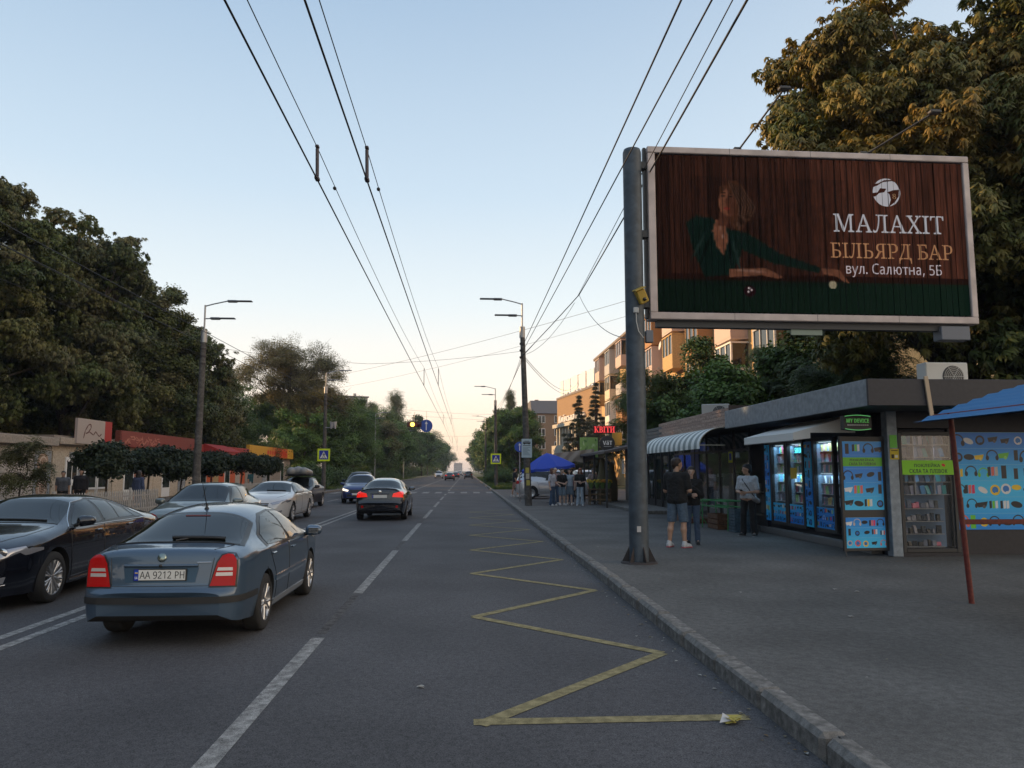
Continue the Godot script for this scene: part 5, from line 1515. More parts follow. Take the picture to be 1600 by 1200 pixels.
	obj("notice", sheet(0.17, 0.2, Vector3(8.04, 2.03, -14.09), Basis.IDENTITY, 0.004), printed("yellow notice", n1, 0.6), t)
	obj("notice", sheet(0.14, 0.24, Vector3(8.03, 2.27, -14.09), Basis.IDENTITY, 0.004), M("green notice", Color(0.15, 0.5, 0.06), 0.6), t)
	ac_unit("white outdoor air conditioner on the phone kiosk roof above the blue canopy", Vector3(9.33, 3.24, -14.5), 0.0)
	var sl := MB.new(); sl.box(Vector3(7.85, 2.95, -12.6), Vector3(0.07, 0.75, 0.03), Basis(Vector3.BACK, 0.1), 0.004)
	obj("fascia_strip", sl, M("raw batten", Color(0.42, 0.32, 0.22), 0.8), t)

func ac_unit(label: String, at: Vector3, turn: float) -> void:
	var t := thing("air_conditioner", label, "air conditioner", at, turn)
	var q := MB.new(); q.box(Vector3(0, 0.3, 0), Vector3(0.86, 0.56, 0.32), Basis.IDENTITY, 0.02)
	obj("case", q, M("ac case", Color(0.55, 0.55, 0.52), 0.5), t)
	var g := MB.new(); g.lathe([[0.0, 0.02], [0.2, 0.02], [0.22, 0.0]], 24, Transform3D(Basis(Vector3.RIGHT, PI * 0.5), Vector3(0.12, 0.3, 0.158)))
	obj("fan_recess", g, M("black frame", G(0.03), 0.5), t)
	var gr := MB.new()
	for k in 6: gr.lathe([[0.035 * k + 0.01, 0.03], [0.035 * k + 0.016, 0.03]], 24, Transform3D(Basis(Vector3.RIGHT, PI * 0.5), Vector3(0.12, 0.3, 0.158)))
	for k in 6: gr.tube([Vector3(0.12, 0.3, 0.188), Vector3(0.12 + cos(k * PI / 3) * 0.21, 0.3 + sin(k * PI / 3) * 0.21, 0.188)], 0.004, 5)
	obj("fan_grille", gr, M("ac case", Color(0.55, 0.55, 0.52), 0.5), t)
	for e in [-0.3, 0.3]:
		var f := MB.new(); f.box(Vector3(e, 0.01, 0), Vector3(0.06, 0.04, 0.36)); obj("foot", f, M("black frame", G(0.03), 0.5), t)

func arc_awning(t: Node3D, x0: float, y0: float, x1: float, y1: float, z0: float, z1: float, n: int, a: Color, b: Color) -> void:
	var q := MB.new(); q.has_c = true
	var edge := MB.new(); edge.has_c = true
	for k in n:
		var rows := []
		var cc := a if k % 2 == 0 else b
		for i in 11:
			var f := PI * 0.5 * i / 10.0
			var bulge := 1.0 - 0.012 * sin(PI * i / 10.0)
			var p := Vector3(x0 + (x1 - x0) * sin(f) * bulge, y1 + (y0 - y1) * cos(f) * bulge, 0)
			rows.append([p + Vector3(0, 0, lerpf(z0, z1, float(k) / n)), p + Vector3(0, 0, lerpf(z0, z1, (k + 1.0) / n))])
		rows.reverse()
		q.grid(rows, cc)
		var zz0 := lerpf(z0, z1, float(k) / n); var zz1 := lerpf(z0, z1, (k + 1.0) / n)
		edge.quad(Vector3(x1, y1 - 0.1, zz1), Vector3(x1, y1 - 0.1, zz0), Vector3(x1, y1, zz0), Vector3(x1, y1, zz1), Rect2(0, 0, 1, 1), cc)
	var m := M("striped canvas", Color(0.995, 0.995, 0.995), 0.85); m.vertex_color_use_as_albedo = true
	obj("canvas", q, m, t); obj("valance", edge, m, t)
	var fr := MB.new()
	for z in [z0, z1]:
		var pts := []
		for i in 11:
			var f := PI * 0.5 * i / 10.0
			pts.append(Vector3(x0 + (x1 - x0) * sin(f), y1 + (y0 - y1) * cos(f) - 0.015, z))
		fr.tube(pts, 0.016, 6); fr.tube([Vector3(x0, y1, z), Vector3(x1, y1, z)], 0.014, 6)
	obj("awning_frame", fr, M("cream frame", Color(0.5, 0.46, 0.35), 0.6), t)

func flower_kiosk() -> void:
	var t := thing("flower_kiosk", "glass fronted kiosk with brown plank fascia between the phone kiosk and the dark kiosk", "kiosk")
	var dark := M("dark kiosk metal", Color(0.035, 0.035, 0.035), 0.6)
	var q := MB.new(); q.box(Vector3(10.4, 1.6, -24.2), Vector3(3.6, 3.0, 7.9)); obj("wall", q, dark, t)
	var rf := MB.new(); rf.box(Vector3(9.7, 3.2, -24.2), Vector3(5.0, 0.08, 7.9)); rf.box(Vector3(9.7, 2.93, -24.2), Vector3(5.0, 0.05, 7.9)); obj("roof", rf, dark, t)
	var en := MB.new(); en.box(Vector3(8.6, 3.2, -20.32), Vector3(3.1, 0.56, 0.05)); obj("fascia_end", en, M("dark brown board", Color(0.05, 0.04, 0.04), 0.6), t)
	var planks := []
	for c in [Color(0.56, 0.39, 0.31), Color(0.6, 0.42, 0.33), Color(0.5, 0.34, 0.27)]:
		planks.append(textured(M("fascia plank", c, 0.7), tex("wood", 81, 0.02, 0.6, 1.0, 0.1), 0.9))
	for row in 5:
		for k in 3:
			var p := MB.new(); p.box(Vector3(7.1 + 0.004 * ((row + k) % 2), 2.97 + row * 0.102, -21.6 - k * 2.6 + (0.4 if row % 2 else 0.0)), Vector3(0.03, 0.097, 2.585), Basis.IDENTITY, 0.005)
			obj("plank", p, planks[(row * 2 + k) % 3], t)
	# shop front: frames, panes and what stands behind
	var frame := M("dark window frame", G(0.045), 0.45, 0.4)
	var pane := M("shop pane", Color(0.05, 0.055, 0.055), 0.03, 0.0, 0.6); pane.transparency = BaseMaterial3D.TRANSPARENCY_ALPHA; pane.albedo_color.a = 0.12
	for k in 7:
		var z := -20.4 - k * 1.25
		var f := MB.new(); f.box(Vector3(7.62, 1.5, z), Vector3(0.07, 2.74, 0.07), Basis.IDENTITY, 0.008); obj("mullion", f, frame, t)
		if k < 6:
			var p := MB.new(); p.box(Vector3(7.62, 1.5, z - 0.625), Vector3(0.01, 2.5, 1.17)); obj("pane", p, pane, t)
			var f2 := MB.new(); f2.box(Vector3(7.62, 0.24, z - 0.625), Vector3(0.06, 0.12, 1.17)); f2.box(Vector3(7.62, 2.3, z - 0.625), Vector3(0.06, 0.07, 1.17)); obj("transom", f2, frame, t)
	var interior := M("dim interior", Color(0.1, 0.09, 0.08), 0.9)
	for k in 5:
		var sh := MB.new()
		sh.box(Vector3(8.4, 0.5 + (k % 3) * 0.6, -21.2 - k * 1.3), Vector3(0.5, 0.04, 1.0)); sh.box(Vector3(8.45, 0.8 + (k % 3) * 0.3, -21.2 - k * 1.3), Vector3(0.3, 0.5, 0.6))
		obj("display_stand", sh, M("pale display", Color(0.3, 0.3, 0.28), 0.7) if k % 2 else interior, t)
	obj("poster", sheet(0.9, 1.5, Vector3(7.6, 1.85, -25.4), Basis(Vector3(0, 0, 1), Vector3.UP, Vector3(-1, 0, 0)), 0.003), M("blue poster", Color(0.03, 0.06, 0.22), 0.5), t)
	obj("poster", sheet(0.75, 0.95, Vector3(7.6, 0.95, -27.3), Basis(Vector3(0, 0, 1), Vector3.UP, Vector3(-1, 0, 0)), 0.003), M("purple poster", Color(0.18, 0.09, 0.2), 0.5), t)
	obj("sticker", sheet(0.34, 0.34, Vector3(7.6, 2.12, -21.9), Basis(Vector3(0, 0, 1), Vector3.UP, Vector3(-1, 0, 0)), 0.003), M("yellow sticker", Color(0.62, 0.66, 0.03), 0.5), t)
	obj("sticker", sheet(0.2, 0.2, Vector3(7.595, 2.12, -21.9), Basis(Vector3(0, 0, 1), Vector3.UP, Vector3(-1, 0, 0)), 0.003), M("blue sticker", Color(0.03, 0.06, 0.35), 0.5), t)
	var fr := thing("display_fridge", "white upright display fridge behind the flower kiosk glass", "fridge", Vector3(8.1, 0.13, -23.6))
	var fq := MB.new(); fq.box(Vector3(0, 0.75, 0), Vector3(0.5, 1.5, 0.6), Basis.IDENTITY, 0.02); obj("cabinet", fq, M("fridge white", Color(0.5, 0.52, 0.52), 0.5), fr)
	var fd := MB.new(); fd.box(Vector3(-0.255, 0.8, 0), Vector3(0.02, 1.2, 0.48)); obj("glass_door", fd, glass_mat("fridge glass", 0.05), fr)
	var aw := thing("awning", "rounded white and grey striped awning on the flower kiosk", "awning")
	arc_awning(aw, 7.1, 2.93, 6.4, 2.42, -20.9, -27.6, 24, Color(0.78, 0.79, 0.76), Color(0.28, 0.32, 0.31))
	ac_unit("small white air conditioner on the plank fascia kiosk roof", Vector3(7.9, 3.24, -24.0), -0.3)
	# step, stand and crates before it
	var st := MB.new(); st.box(Vector3(7.15, 0.2, -24.6), Vector3(0.8, 0.14, 2.6), Basis.IDENTITY, 0.015)
	tag(obj("step", st, textured(M("terracotta step", Color(0.2, 0.1, 0.06), 0.9), tex("stone", 51, 0.03, 0.6, 1.0, 0.12), 0.8)), "low terracotta coloured step before the flower kiosk", "step")
	var gs := thing("flower_stand", "green metal folding stand on the pavement before the flower kiosk", "stand", Vector3(7.0, 0.13, -21.0), 0.15)
	var gm := M("green paint", Color(0.03, 0.2, 0.06), 0.5)
	for x in [-0.22, 0.22]:
		for z in [-0.75, 0.75]:
			var l := MB.new(); l.tube([Vector3(x, 0, z), Vector3(x * 0.9, 0.78, z)], 0.014, 6); obj("leg", l, gm, gs)
	for z in [-0.75, -0.25, 0.25, 0.75]:
		var l := MB.new(); l.tube([Vector3(-0.24, 0.62 + 0.16 * (1 if absf(z) > 0.5 else 0), z), Vector3(0.24, 0.62 + 0.16 * (1 if absf(z) > 0.5 else 0), z)], 0.013, 6); obj("cross_bar", l, gm, gs)
	for x in [-0.24, 0.24]:
		for y in [0.62, 0.78]:
			var l := MB.new(); l.box(Vector3(x, y, 0), Vector3(0.025, 0.04, 1.5), Basis.IDENTITY, 0.006); obj("rail", l, gm, gs)
	crate("brown wooden crate standing under the green flower stand", Vector3(6.98, 0.13, -21.15), Vector3(0.4, 0.42, 0.85), Color(0.16, 0.07, 0.03), 3)
	crate("blue grey plastic crate, lower of two beside the green stand", Vector3(7.12, 0.13, -20.0), Vector3(0.4, 0.3, 0.5), Color(0.07, 0.12, 0.16), 4)
	crate("blue grey plastic crate, upper of two beside the green stand", Vector3(7.12, 0.432, -20.0), Vector3(0.4, 0.3, 0.5), Color(0.08, 0.13, 0.16), 4)
	var tb := thing("folding_table", "small green folding table by the flower kiosk glass", "table", Vector3(7.0, 0.13, -23.3))
	var tt := MB.new(); tt.box(Vector3(0, 0.68, 0), Vector3(0.5, 0.03, 0.7), Basis.IDENTITY, 0.008); obj("tabletop", tt, gm, tb)
	for z in [-0.28, 0.28]:
		for e in [-1.0, 1.0]:
			var l := MB.new(); l.tube([Vector3(0.2 * e, 0, z), Vector3(-0.2 * e, 0.67, z)], 0.012, 6); obj("leg", l, gm, tb)

func crate(label: String, at: Vector3, s: Vector3, c: Color, rows: int) -> void:
	var t := thing("crate", label, "crate", at)
	var m := textured(M("crate", c, 0.8), tex("wood", 81, 0.02, 0.6, 1.0, 0.1), 0.9)
	var h := s.y / rows
	for k in rows:
		for e in [-1.0, 1.0]:
			var a := MB.new(); a.box(Vector3(e * (s.x * 0.5 - 0.006), h * (k + 0.5), 0), Vector3(0.012, h * 0.82, s.z), Basis.IDENTITY, 0.003); obj("slat", a, m, t)
			var b := MB.new(); b.box(Vector3(0, h * (k + 0.5), e * (s.z * 0.5 - 0.006)), Vector3(s.x - 0.025, h * 0.82, 0.011), Basis.IDENTITY, 0.003); obj("slat", b, m, t)
	for x in [-1.0, 1.0]:
		for z in [-1.0, 1.0]:
			var p := MB.new(); p.box(Vector3(x * (s.x * 0.5 - 0.03), s.y * 0.5, z * (s.z * 0.5 - 0.03)), Vector3(0.03, s.y * 0.98, 0.03)); obj("corner_post", p, m, t)
	var fl := MB.new(); fl.box(Vector3(0, 0.012, 0), Vector3(s.x - 0.03, 0.012, s.z - 0.03)); obj("bottom", fl, m, t)

func far_kiosk() -> void:
	var t := thing("cafe_kiosk", "dark kiosk with grey parapet and deep lean-to roof beyond the striped awning", "kiosk")
	var dark := M("dark kiosk metal", Color(0.035, 0.035, 0.035), 0.6)
	var q := MB.new(); q.box(Vector3(10.2, 1.6, -33.5), Vector3(4.4, 3.0, 10.4)); obj("wall", q, dark, t)
	for k in 4:
		var f := MB.new(); f.box(Vector3(7.75, 2.98 + k * 0.14, -32.6), Vector3(0.05, 0.13, 8.6), Basis.IDENTITY, 0.01); obj("parapet_board", f, M("grey board", Color(0.13, 0.13, 0.125), 0.7), t)
	var fe := MB.new(); fe.box(Vector3(9.6, 3.2, -28.32), Vector3(3.7, 0.56, 0.05)); obj("parapet_end", fe, M("dark grey board", Color(0.06, 0.06, 0.06), 0.7), t)
	var lr := MB.new()
	lr.prism(PackedVector2Array([Vector2(8.0, 3.0), Vector2(5.9, 2.55), Vector2(5.9, 2.45), Vector2(8.0, 2.88)]), 7.0, Transform3D(Basis.IDENTITY, Vector3(0, 0, -33.0)))
	obj("lean_to_roof", lr, M("dark canvas", Color(0.09, 0.075, 0.07), 0.8), t)
	for z in [-33.2, -36.4, -39.6]:
		var p := MB.new(); p.box(Vector3(6.05, 1.3, z), Vector3(0.09, 2.4, 0.09), Basis.IDENTITY, 0.01); obj("post", p, dark, t)
	for k in 4:
		var p := MB.new(); p.box(Vector3(7.96, 1.4, -29.2 - k * 1.2), Vector3(0.06, 2.3, 0.9), Basis.IDENTITY, 0.01); obj("window", p, M("dark window frame", G(0.045), 0.45, 0.4), t)
		var g := MB.new(); g.box(Vector3(7.925, 1.5, -29.2 - k * 1.2), Vector3(0.012, 1.9, 0.76)); obj("pane", g, glass_mat("window glass", 0.03), t.get_child(t.get_child_count() - 1))
	var dk := MB.new(); dk.box(Vector3(7.2, 0.19, -34.0), Vector3(1.7, 0.14, 11.5), Basis.IDENTITY, 0.012)
	tag(obj("platform", dk, textured(M("platform concrete", Color(0.2, 0.19, 0.17), 0.9), tex("stone", 51, 0.03, 0.6, 1.0, 0.12), 0.4)), "low concrete platform along the dark kiosk front", "platform")
	var cv := thing("hanging_canvas", "beige canvas hanging in swags from the lean-to roof end", "canvas", Vector3(5.85, 0, -40.0))
	var rows := []
	for i in 7:
		var row := []
		for j in 13: row.append(Vector3(-1.3 + 2.1 * j / 12.0, 2.62 + 0.02 * j - 0.09 * i - 0.12 * sin(PI * j / 6.0) * sin(PI * j / 6.0) * i / 6.0, 0.05 * sin(j * 1.7 + i)))
		rows.append(row)
	rows.reverse()
	var cq := MB.new(); cq.grid(rows); obj("cloth", cq, M("beige canvas", Color(0.3, 0.26, 0.21), 0.9), cv)
	var ks := thing("led_sign", "red LED sign reading flowers in Ukrainian above the kiosks", "sign", Vector3(6.85, 3.76, -38.0), 0.0)
	var kq := MB.new(); kq.box(Vector3(0, 0, -0.05), Vector3(1.16, 0.4, 0.1), Basis.IDENTITY, 0.01); obj("sign_case", kq, M("dark red case", Color(0.06, 0.005, 0.008), 0.5), ks)
	word("КВІТИ", font("Droid Serif", 700), 1.04, 0.3, glow("red sign letters", Color(1.0, 0.06, 0.06), 0.75), ks, Vector3(0, 0, 0.004))
	var kp := MB.new()
	for e in [-0.3, 0.3]: kp.tube([Vector3(e, -0.2, -0.05), Vector3(e, -1.15, -0.05)], 0.02, 6)
	obj("sign_leg", kp, dark, ks)
	var vs := thing("round_sign", "round black sign with white letters on the lean-to kiosk roof", "sign", Vector3(6.62, 3.0, -36.0))
	var vq := MB.new(); vq.lathe([[0.0, 0.0], [0.35, 0.0], [0.36, -0.02], [0.36, -0.08], [0.0, -0.08]], 36, Transform3D(Basis(Vector3.RIGHT, PI * 0.5), Vector3.ZERO)); obj("disc", vq, M("black frame", G(0.03), 0.5), vs)
	word("VäT", font("Droid Sans", 700), 0.44, 0.2, M("white letters", G(0.75), 0.5), vs, Vector3(0, 0.03, 0.006))
	var vl := MB.new(); vl.box(Vector3(0, -0.14, 0.005), Vector3(0.36, 0.02, 0.006)); obj("line", vl, M("pale print", G(0.5), 0.6), vs)
	var vp := MB.new(); vp.tube([Vector3(0, -0.3, -0.06), Vector3(0.5, -0.42, -0.06)], 0.02, 6); obj("bracket", vp, dark, vs)
	var gb := thing("green_board", "pale green illustrated board beside the round black sign", "sign", Vector3(6.45, 2.95, -40.5))
	var im := Image.create(160, 128, false, Image.FORMAT_RGB8); im.fill(Color(0.55, 0.68, 0.38))
	var r := RandomNumberGenerator.new(); r.seed = 9
	for k in 26: fill_poly(im, oval(Vector2(r.randf() * 160, r.randf() * 128), Vector2(r.randf_range(6, 16), r.randf_range(4, 9)), r.randf() * 3), Color(0.3, 0.45, 0.2).lerp(Color(0.75, 0.82, 0.6), r.randf()))
	obj("board", sheet(0.95, 1.05, Vector3.ZERO, Basis.IDENTITY, 0.05), printed("green board print", im, 0.6), gb)
	var gp := MB.new(); gp.tube([Vector3(0, -0.5, -0.08), Vector3(0, -2.7, -0.08)], 0.03, 6); obj("post", gp, dark, gb)
	var col := MB.new(); col.lathe([[0.22, 0.0], [0.24, 0.02], [0.24, 0.6], [0.22, 0.62], [0.0, 0.62]], 20, Transform3D(Basis.IDENTITY, Vector3(7.35, 2.95, -37.4)))
	tag(obj("lantern_drum", col, M("orange drum", Color(0.6, 0.3, 0.04), 0.6)), "orange cylinder standing on the roof beside the red sign", "drum")
	# umbrella, flower stall
	var um := thing("parasol", "blue market parasol over the flower sellers", "parasol", Vector3(4.35, 0.13, -39.0))
	var uq := MB.new()
	for k in 8:
		var a0 := TAU * k / 8.0 + 0.2; var a1 := TAU * (k + 1) / 8.0 + 0.2
		var rowsu := []
		for i in 6:
			var f := i / 5.0; var row := []
			for j in 5:
				var a := lerpf(a0, a1, j / 4.0)
				var rr := 1.42 * f * (1.0 - 0.05 * sin(PI * j / 4.0))
				row.append(Vector3(cos(a) * rr, 2.5 - 0.72 * pow(f, 1.25) - 0.05 * sin(PI * j / 4.0) * f, -sin(a) * rr))
			rowsu.append(row)
		rowsu.reverse()
		uq.grid(rowsu)
		for j in 4:
			var p0: Vector3 = rowsu[0][j]; var p1: Vector3 = rowsu[0][j + 1]
			uq.quad(p0 - Vector3(0, 0.13, 0), p1 - Vector3(0, 0.13, 0), p1, p0)
	var um_m := M("blue canvas", Color(0.02, 0.06, 0.42), 0.75); um_m.backlight_enabled = true; um_m.backlight = Color(0.15, 0.2, 0.4)
	obj("canopy", uq, um_m, um)
	var up := MB.new(); up.tube([Vector3(0, 0, 0), Vector3(0, 2.55, 0)], 0.022, 8); obj("pole", up, M("galvanised", G(0.35), 0.5, 0.8), um)
	var ub := MB.new(); ub.lathe([[0.0, 0.0], [0.26, 0.0], [0.26, 0.06], [0.05, 0.12], [0.0, 0.12]], 20); obj("base", ub, M("black frame", G(0.03), 0.5), um)
	um.rotation = Vector3(0.0, 0, 0.12)
	var olive := M("olive wrap", Color(0.13, 0.12, 0.07), 0.9)
	for k in 2:
		var w := MB.new(); w.lathe([[0.0, 0.0], [0.3, 0.0], [0.32, 0.5], [0.3, 1.0], [0.18, 1.5], [0.12, 2.0], [0.0, 2.05]], 16)
		var o := obj("wrapped_shrub", w, olive); o.position = Vector3(6.55 + 0.55 * k, 0.26, -37.0 - 0.6 * k); o.scale = Vector3.ONE * (1.0 - 0.08 * k)
		tag(o, ["olive wrapped conical shrub behind the yellow flowers", "slimmer olive wrapped shrub by the dark kiosk post"][k], "shrub")
	var fs := thing("flower_bench", "rough wooden bench carrying yellow flowers beside the girls", "bench", Vector3(6.25, 0.13, -36.2))
	var wood := textured(M("pale wood", Color(0.26, 0.18, 0.1), 0.8), tex("wood", 81, 0.02, 0.6, 1.0, 0.1), 0.9)
	var bt := MB.new(); bt.box(Vector3(0, 0.72, 0), Vector3(1.1, 0.05, 0.5), Basis.IDENTITY, 0.01); obj("top", bt, wood, fs)
	for x in [-0.48, 0.0, 0.48]:
		for z in [-0.2, 0.2]:
			var l := MB.new(); l.box(Vector3(x, 0.35, z), Vector3(0.05, 0.7, 0.05), Basis.IDENTITY, 0.006); obj("leg", l, wood, fs)
	for y in [0.25, 0.5]:
		var l := MB.new(); l.box(Vector3(0, y, 0.23), Vector3(1.0, 0.06, 0.02), Basis.IDENTITY, 0.005); obj("slat", l, wood, fs)
	for k in 4:
		var fl := thing("flower_bunch", ["bunch of yellow flowers at the girls' end of the bench", "second bunch of yellow flowers on the bench", "orange tinted bunch of flowers on the bench", "yellow bunch of flowers by the olive wrapped shrub"][k], "flowers", Vector3(5.85 + k * 0.27, 0.88, -36.2 + 0.08 * (k % 2)))
		var wr := MB.new(); wr.lathe([[0.05, 0.0], [0.16, 0.28], [0.15, 0.29]], 12); obj("wrapper", wr, M("green paper", Color(0.12, 0.2, 0.06), 0.8), fl)
		var bl := MB.new()
		for j in 22: bl.lathe([[0.0, 0.0], [0.045, 0.02], [0.035, 0.05], [0.0, 0.06]], 7, Transform3D(Basis(Vector3(1, 0, 0), r.randf_range(-0.6, 0.6)), Vector3(r.randf_range(-0.16, 0.16), 0.27 + r.randf_range(0, 0.12), r.randf_range(-0.16, 0.16))))
		stuff(obj("blossom", bl, M("yellow petals", Color(0.6, 0.42, 0.03) if k != 2 else Color(0.6, 0.25, 0.03), 0.7), fl))

# ---------- billboard ----------
func poster_image() -> Image:
	var w := 512; var h := 256
	var im := Image.create(w, h, false, Image.FORMAT_RGB8)
	var f := FastNoiseLite.new(); f.seed = 12; f.frequency = 0.02
	var f2 := FastNoiseLite.new(); f2.seed = 13; f2.frequency = 0.12
	for x in w:
		var board := int(x / 21.0)
		var tone := 0.72 + 0.28 * fposmod(sin(board * 12.9898) * 437.58, 1.0)
		var gap := 0.55 if fposmod(x / 21.0, 1.0) < 0.07 else 1.0
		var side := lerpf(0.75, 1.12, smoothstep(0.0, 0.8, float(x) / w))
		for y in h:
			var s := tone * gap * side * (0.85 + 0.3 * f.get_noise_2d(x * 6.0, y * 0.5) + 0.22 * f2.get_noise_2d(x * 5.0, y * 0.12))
			var c := Color(0.37, 0.215, 0.165) * s
			if y > 204:
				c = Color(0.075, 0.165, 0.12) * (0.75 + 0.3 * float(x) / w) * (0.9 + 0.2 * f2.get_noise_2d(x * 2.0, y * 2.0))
			elif y > 194: c = Color(0.16, 0.08, 0.06) * (0.9 + 0.1 * s)
			im.set_pixel(x, y, c)
	var hair := Color(0.33, 0.2, 0.14); var skin := Color(0.52, 0.33, 0.25); var skin2 := Color(0.38, 0.23, 0.17); var dress := Color(0.06, 0.145, 0.12)
	# a woman in a green dress leaning over the table
	fill_poly(im, PackedVector2Array([Vector2(118, 40), Vector2(134, 40), Vector2(146, 56), Vector2(152, 84), Vector2(146, 112), Vector2(134, 128), Vector2(118, 112), Vector2(112, 72)]), hair)
	fill_poly(im, PackedVector2Array([Vector2(48, 112), Vector2(66, 100), Vector2(90, 104), Vector2(108, 116), Vector2(124, 124), Vector2(142, 138), Vector2(134, 168), Vector2(118, 196), Vector2(76, 200), Vector2(60, 160)]), dress)
	fill_poly(im, PackedVector2Array([Vector2(124, 122), Vector2(150, 128), Vector2(200, 160), Vector2(266, 182), Vector2(262, 190), Vector2(190, 176), Vector2(128, 150)]), dress)
	fill_poly(im, PackedVector2Array([Vector2(96, 106), Vector2(112, 108), Vector2(116, 140), Vector2(108, 164), Vector2(96, 150), Vector2(90, 124)]), skin)
	fill_poly(im, PackedVector2Array([Vector2(104, 90), Vector2(120, 96), Vector2(114, 116), Vector2(98, 116)]), skin2)
	fill_poly(im, oval(Vector2(117, 74), Vector2(15, 24), 0.12), skin)
	fill_poly(im, oval(Vector2(124, 76), Vector2(9, 23), 0.12), skin2)
	fill_poly(im, oval(Vector2(110, 66), Vector2(3.2, 1.5)), Color(0.1, 0.06, 0.05)); fill_poly(im, oval(Vector2(122, 67), Vector2(3.2, 1.5)), Color(0.1, 0.06, 0.05))
	fill_poly(im, oval(Vector2(110, 61), Vector2(4.5, 1.2), -0.1), Color(0.14, 0.08, 0.06)); fill_poly(im, oval(Vector2(123, 62), Vector2(4.5, 1.2), 0.1), Color(0.14, 0.08, 0.06))
	fill_poly(im, oval(Vector2(115, 76), Vector2(1.6, 6)), skin2); fill_poly(im, oval(Vector2(115, 87), Vector2(5.5, 2)), Color(0.55, 0.2, 0.17))
	fill_poly(im, PackedVector2Array([Vector2(104, 50), Vector2(128, 46), Vector2(136, 66), Vector2(133, 90), Vector2(128, 66), Vector2(114, 54), Vector2(104, 64)]), hair)
	fill_poly(im, PackedVector2Array([Vector2(116, 186), Vector2(176, 184), Vector2(204, 198), Vector2(196, 201), Vector2(168, 196), Vector2(116, 200)]), skin)
	fill_poly(im, PackedVector2Array([Vector2(266, 182), Vector2(296, 184), Vector2(312, 206), Vector2(304, 205), Vector2(292, 196), Vector2(270, 192)]), skin)
	fill_poly(im, oval(Vector2(284, 209), Vector2(7, 6.5)), Color(0.8, 0.75, 0.62))
	fill_poly(im, oval(Vector2(148, 222), Vector2(10, 9)), Color(0.14, 0.04, 0.06))
	for p in [Vector2(147, 217), Vector2(151, 220), Vector2(146, 223)]: fill_poly(im, oval(p, Vector2(1.6, 1.6)), Color(0.8, 0.75, 0.75))
	# strands of hair, folds of the dress, a bracelet glint; then the soft focus of the photograph on the print
	for k in 16:
		var x := 128.0 + k * 1.4
		fill_poly(im, PackedVector2Array([Vector2(x - 10, 42 + k * 0.5), Vector2(x - 8.5, 42 + k * 0.5), Vector2(x + 9 + 0.3 * k, 84), Vector2(x + 3, 122 - k), Vector2(x + 1.5, 122 - k), Vector2(x + 7 + 0.3 * k, 84)]), hair.lightened(0.14) if k % 3 == 0 else hair.darkened(0.35))
	for k in [0, 1, 5, 6]: fill_poly(im, oval(Vector2(68 + k * 10, 150 + (k * 37) % 30), Vector2(2.2, 26), 0.5 - 0.12 * k), dress.darkened(0.45) if k % 2 else dress.lightened(0.1))
	fill_poly(im, oval(Vector2(106, 126), Vector2(1.2, 12), -0.1), skin.lightened(0.25))
	fill_poly(im, oval(Vector2(150, 189), Vector2(26, 2.2), 0.05), skin.lightened(0.18))
	var soft: Image = im.duplicate()
	soft.resize(150, 75, Image.INTERPOLATE_BILINEAR); soft.resize(w, h, Image.INTERPOLATE_CUBIC)
	var soft2: Image = im.duplicate()
	soft2.resize(256, 128, Image.INTERPOLATE_BILINEAR); soft2.resize(w, h, Image.INTERPOLATE_CUBIC)
	for x in range(36, 330):
		var edge := smoothstep(36.0, 60.0, x) * (1.0 - smoothstep(300.0, 330.0, x))
		for y in range(34, 214):
			var a := im.get_pixel(x, y)
			var b := (soft if y > 96 and y < 180 else soft2).get_pixel(x, y)
			var dim := 0.86 + 0.22 * f.get_noise_2d(x * 3.0 + 400.0, y * 3.0)
			var c2 := a.lerp(b * dim, edge * 0.92)
			im.set_pixel(x, y, Color(c2.r, c2.g, c2.b))
	im.resize(2048, 1024, Image.INTERPOLATE_CUBIC)
	var silver := Color(0.82, 0.82, 0.85)
	letters(im, "МАЛАXІТ", font("Droid Serif", 400), Rect2(1160, 362, 742, 122), silver)
	letters(im, "БІЛЬЯРД БАР", font("Droid Serif", 400), Rect2(1132, 556, 818, 130), Color(0.78, 0.57, 0.41))
	letters(im, "вул. Салютна, 5Б", font("Droid Sans", 400), Rect2(1228, 690, 640, 92), Color(0.88, 0.84, 0.87))
	var c := Vector2(1526, 210)
	fill_poly(im, oval(c, Vector2(93, 95), 0, 60), silver)
	var br := Color(0.27, 0.14, 0.1)
	fill_poly(im, PackedVector2Array([c + Vector2(-96, -30), c + Vector2(-60, -45), c + Vector2(-20, -70), c + Vector2(40, -78), c + Vector2(75, -70), c + Vector2(40, -86), c + Vector2(-10, -84), c + Vector2(-50, -62), c + Vector2(-96, -52)]), br)
	fill_poly(im, PackedVector2Array([c + Vector2(-98, 8), c + Vector2(-60, 0), c + Vector2(-40, -28), c + Vector2(2, -26), c + Vector2(-14, -2), c + Vector2(-50, 6), c + Vector2(-76, 30), c + Vector2(-96, 30)]), br)
	fill_poly(im, PackedVector2Array([c + Vector2(6, -2), c + Vector2(50, -18), c + Vector2(88, -22), c + Vector2(84, 24), c + Vector2(52, 66), c + Vector2(8, 98), c + Vector2(26, 50), c + Vector2(20, 16)]), br)
	letters(im, "8", font("Droid Serif", 400), Rect2(c.x + 40, c.y + 8, 24, 34), Color(0.75, 0.6, 0.45))
	return im

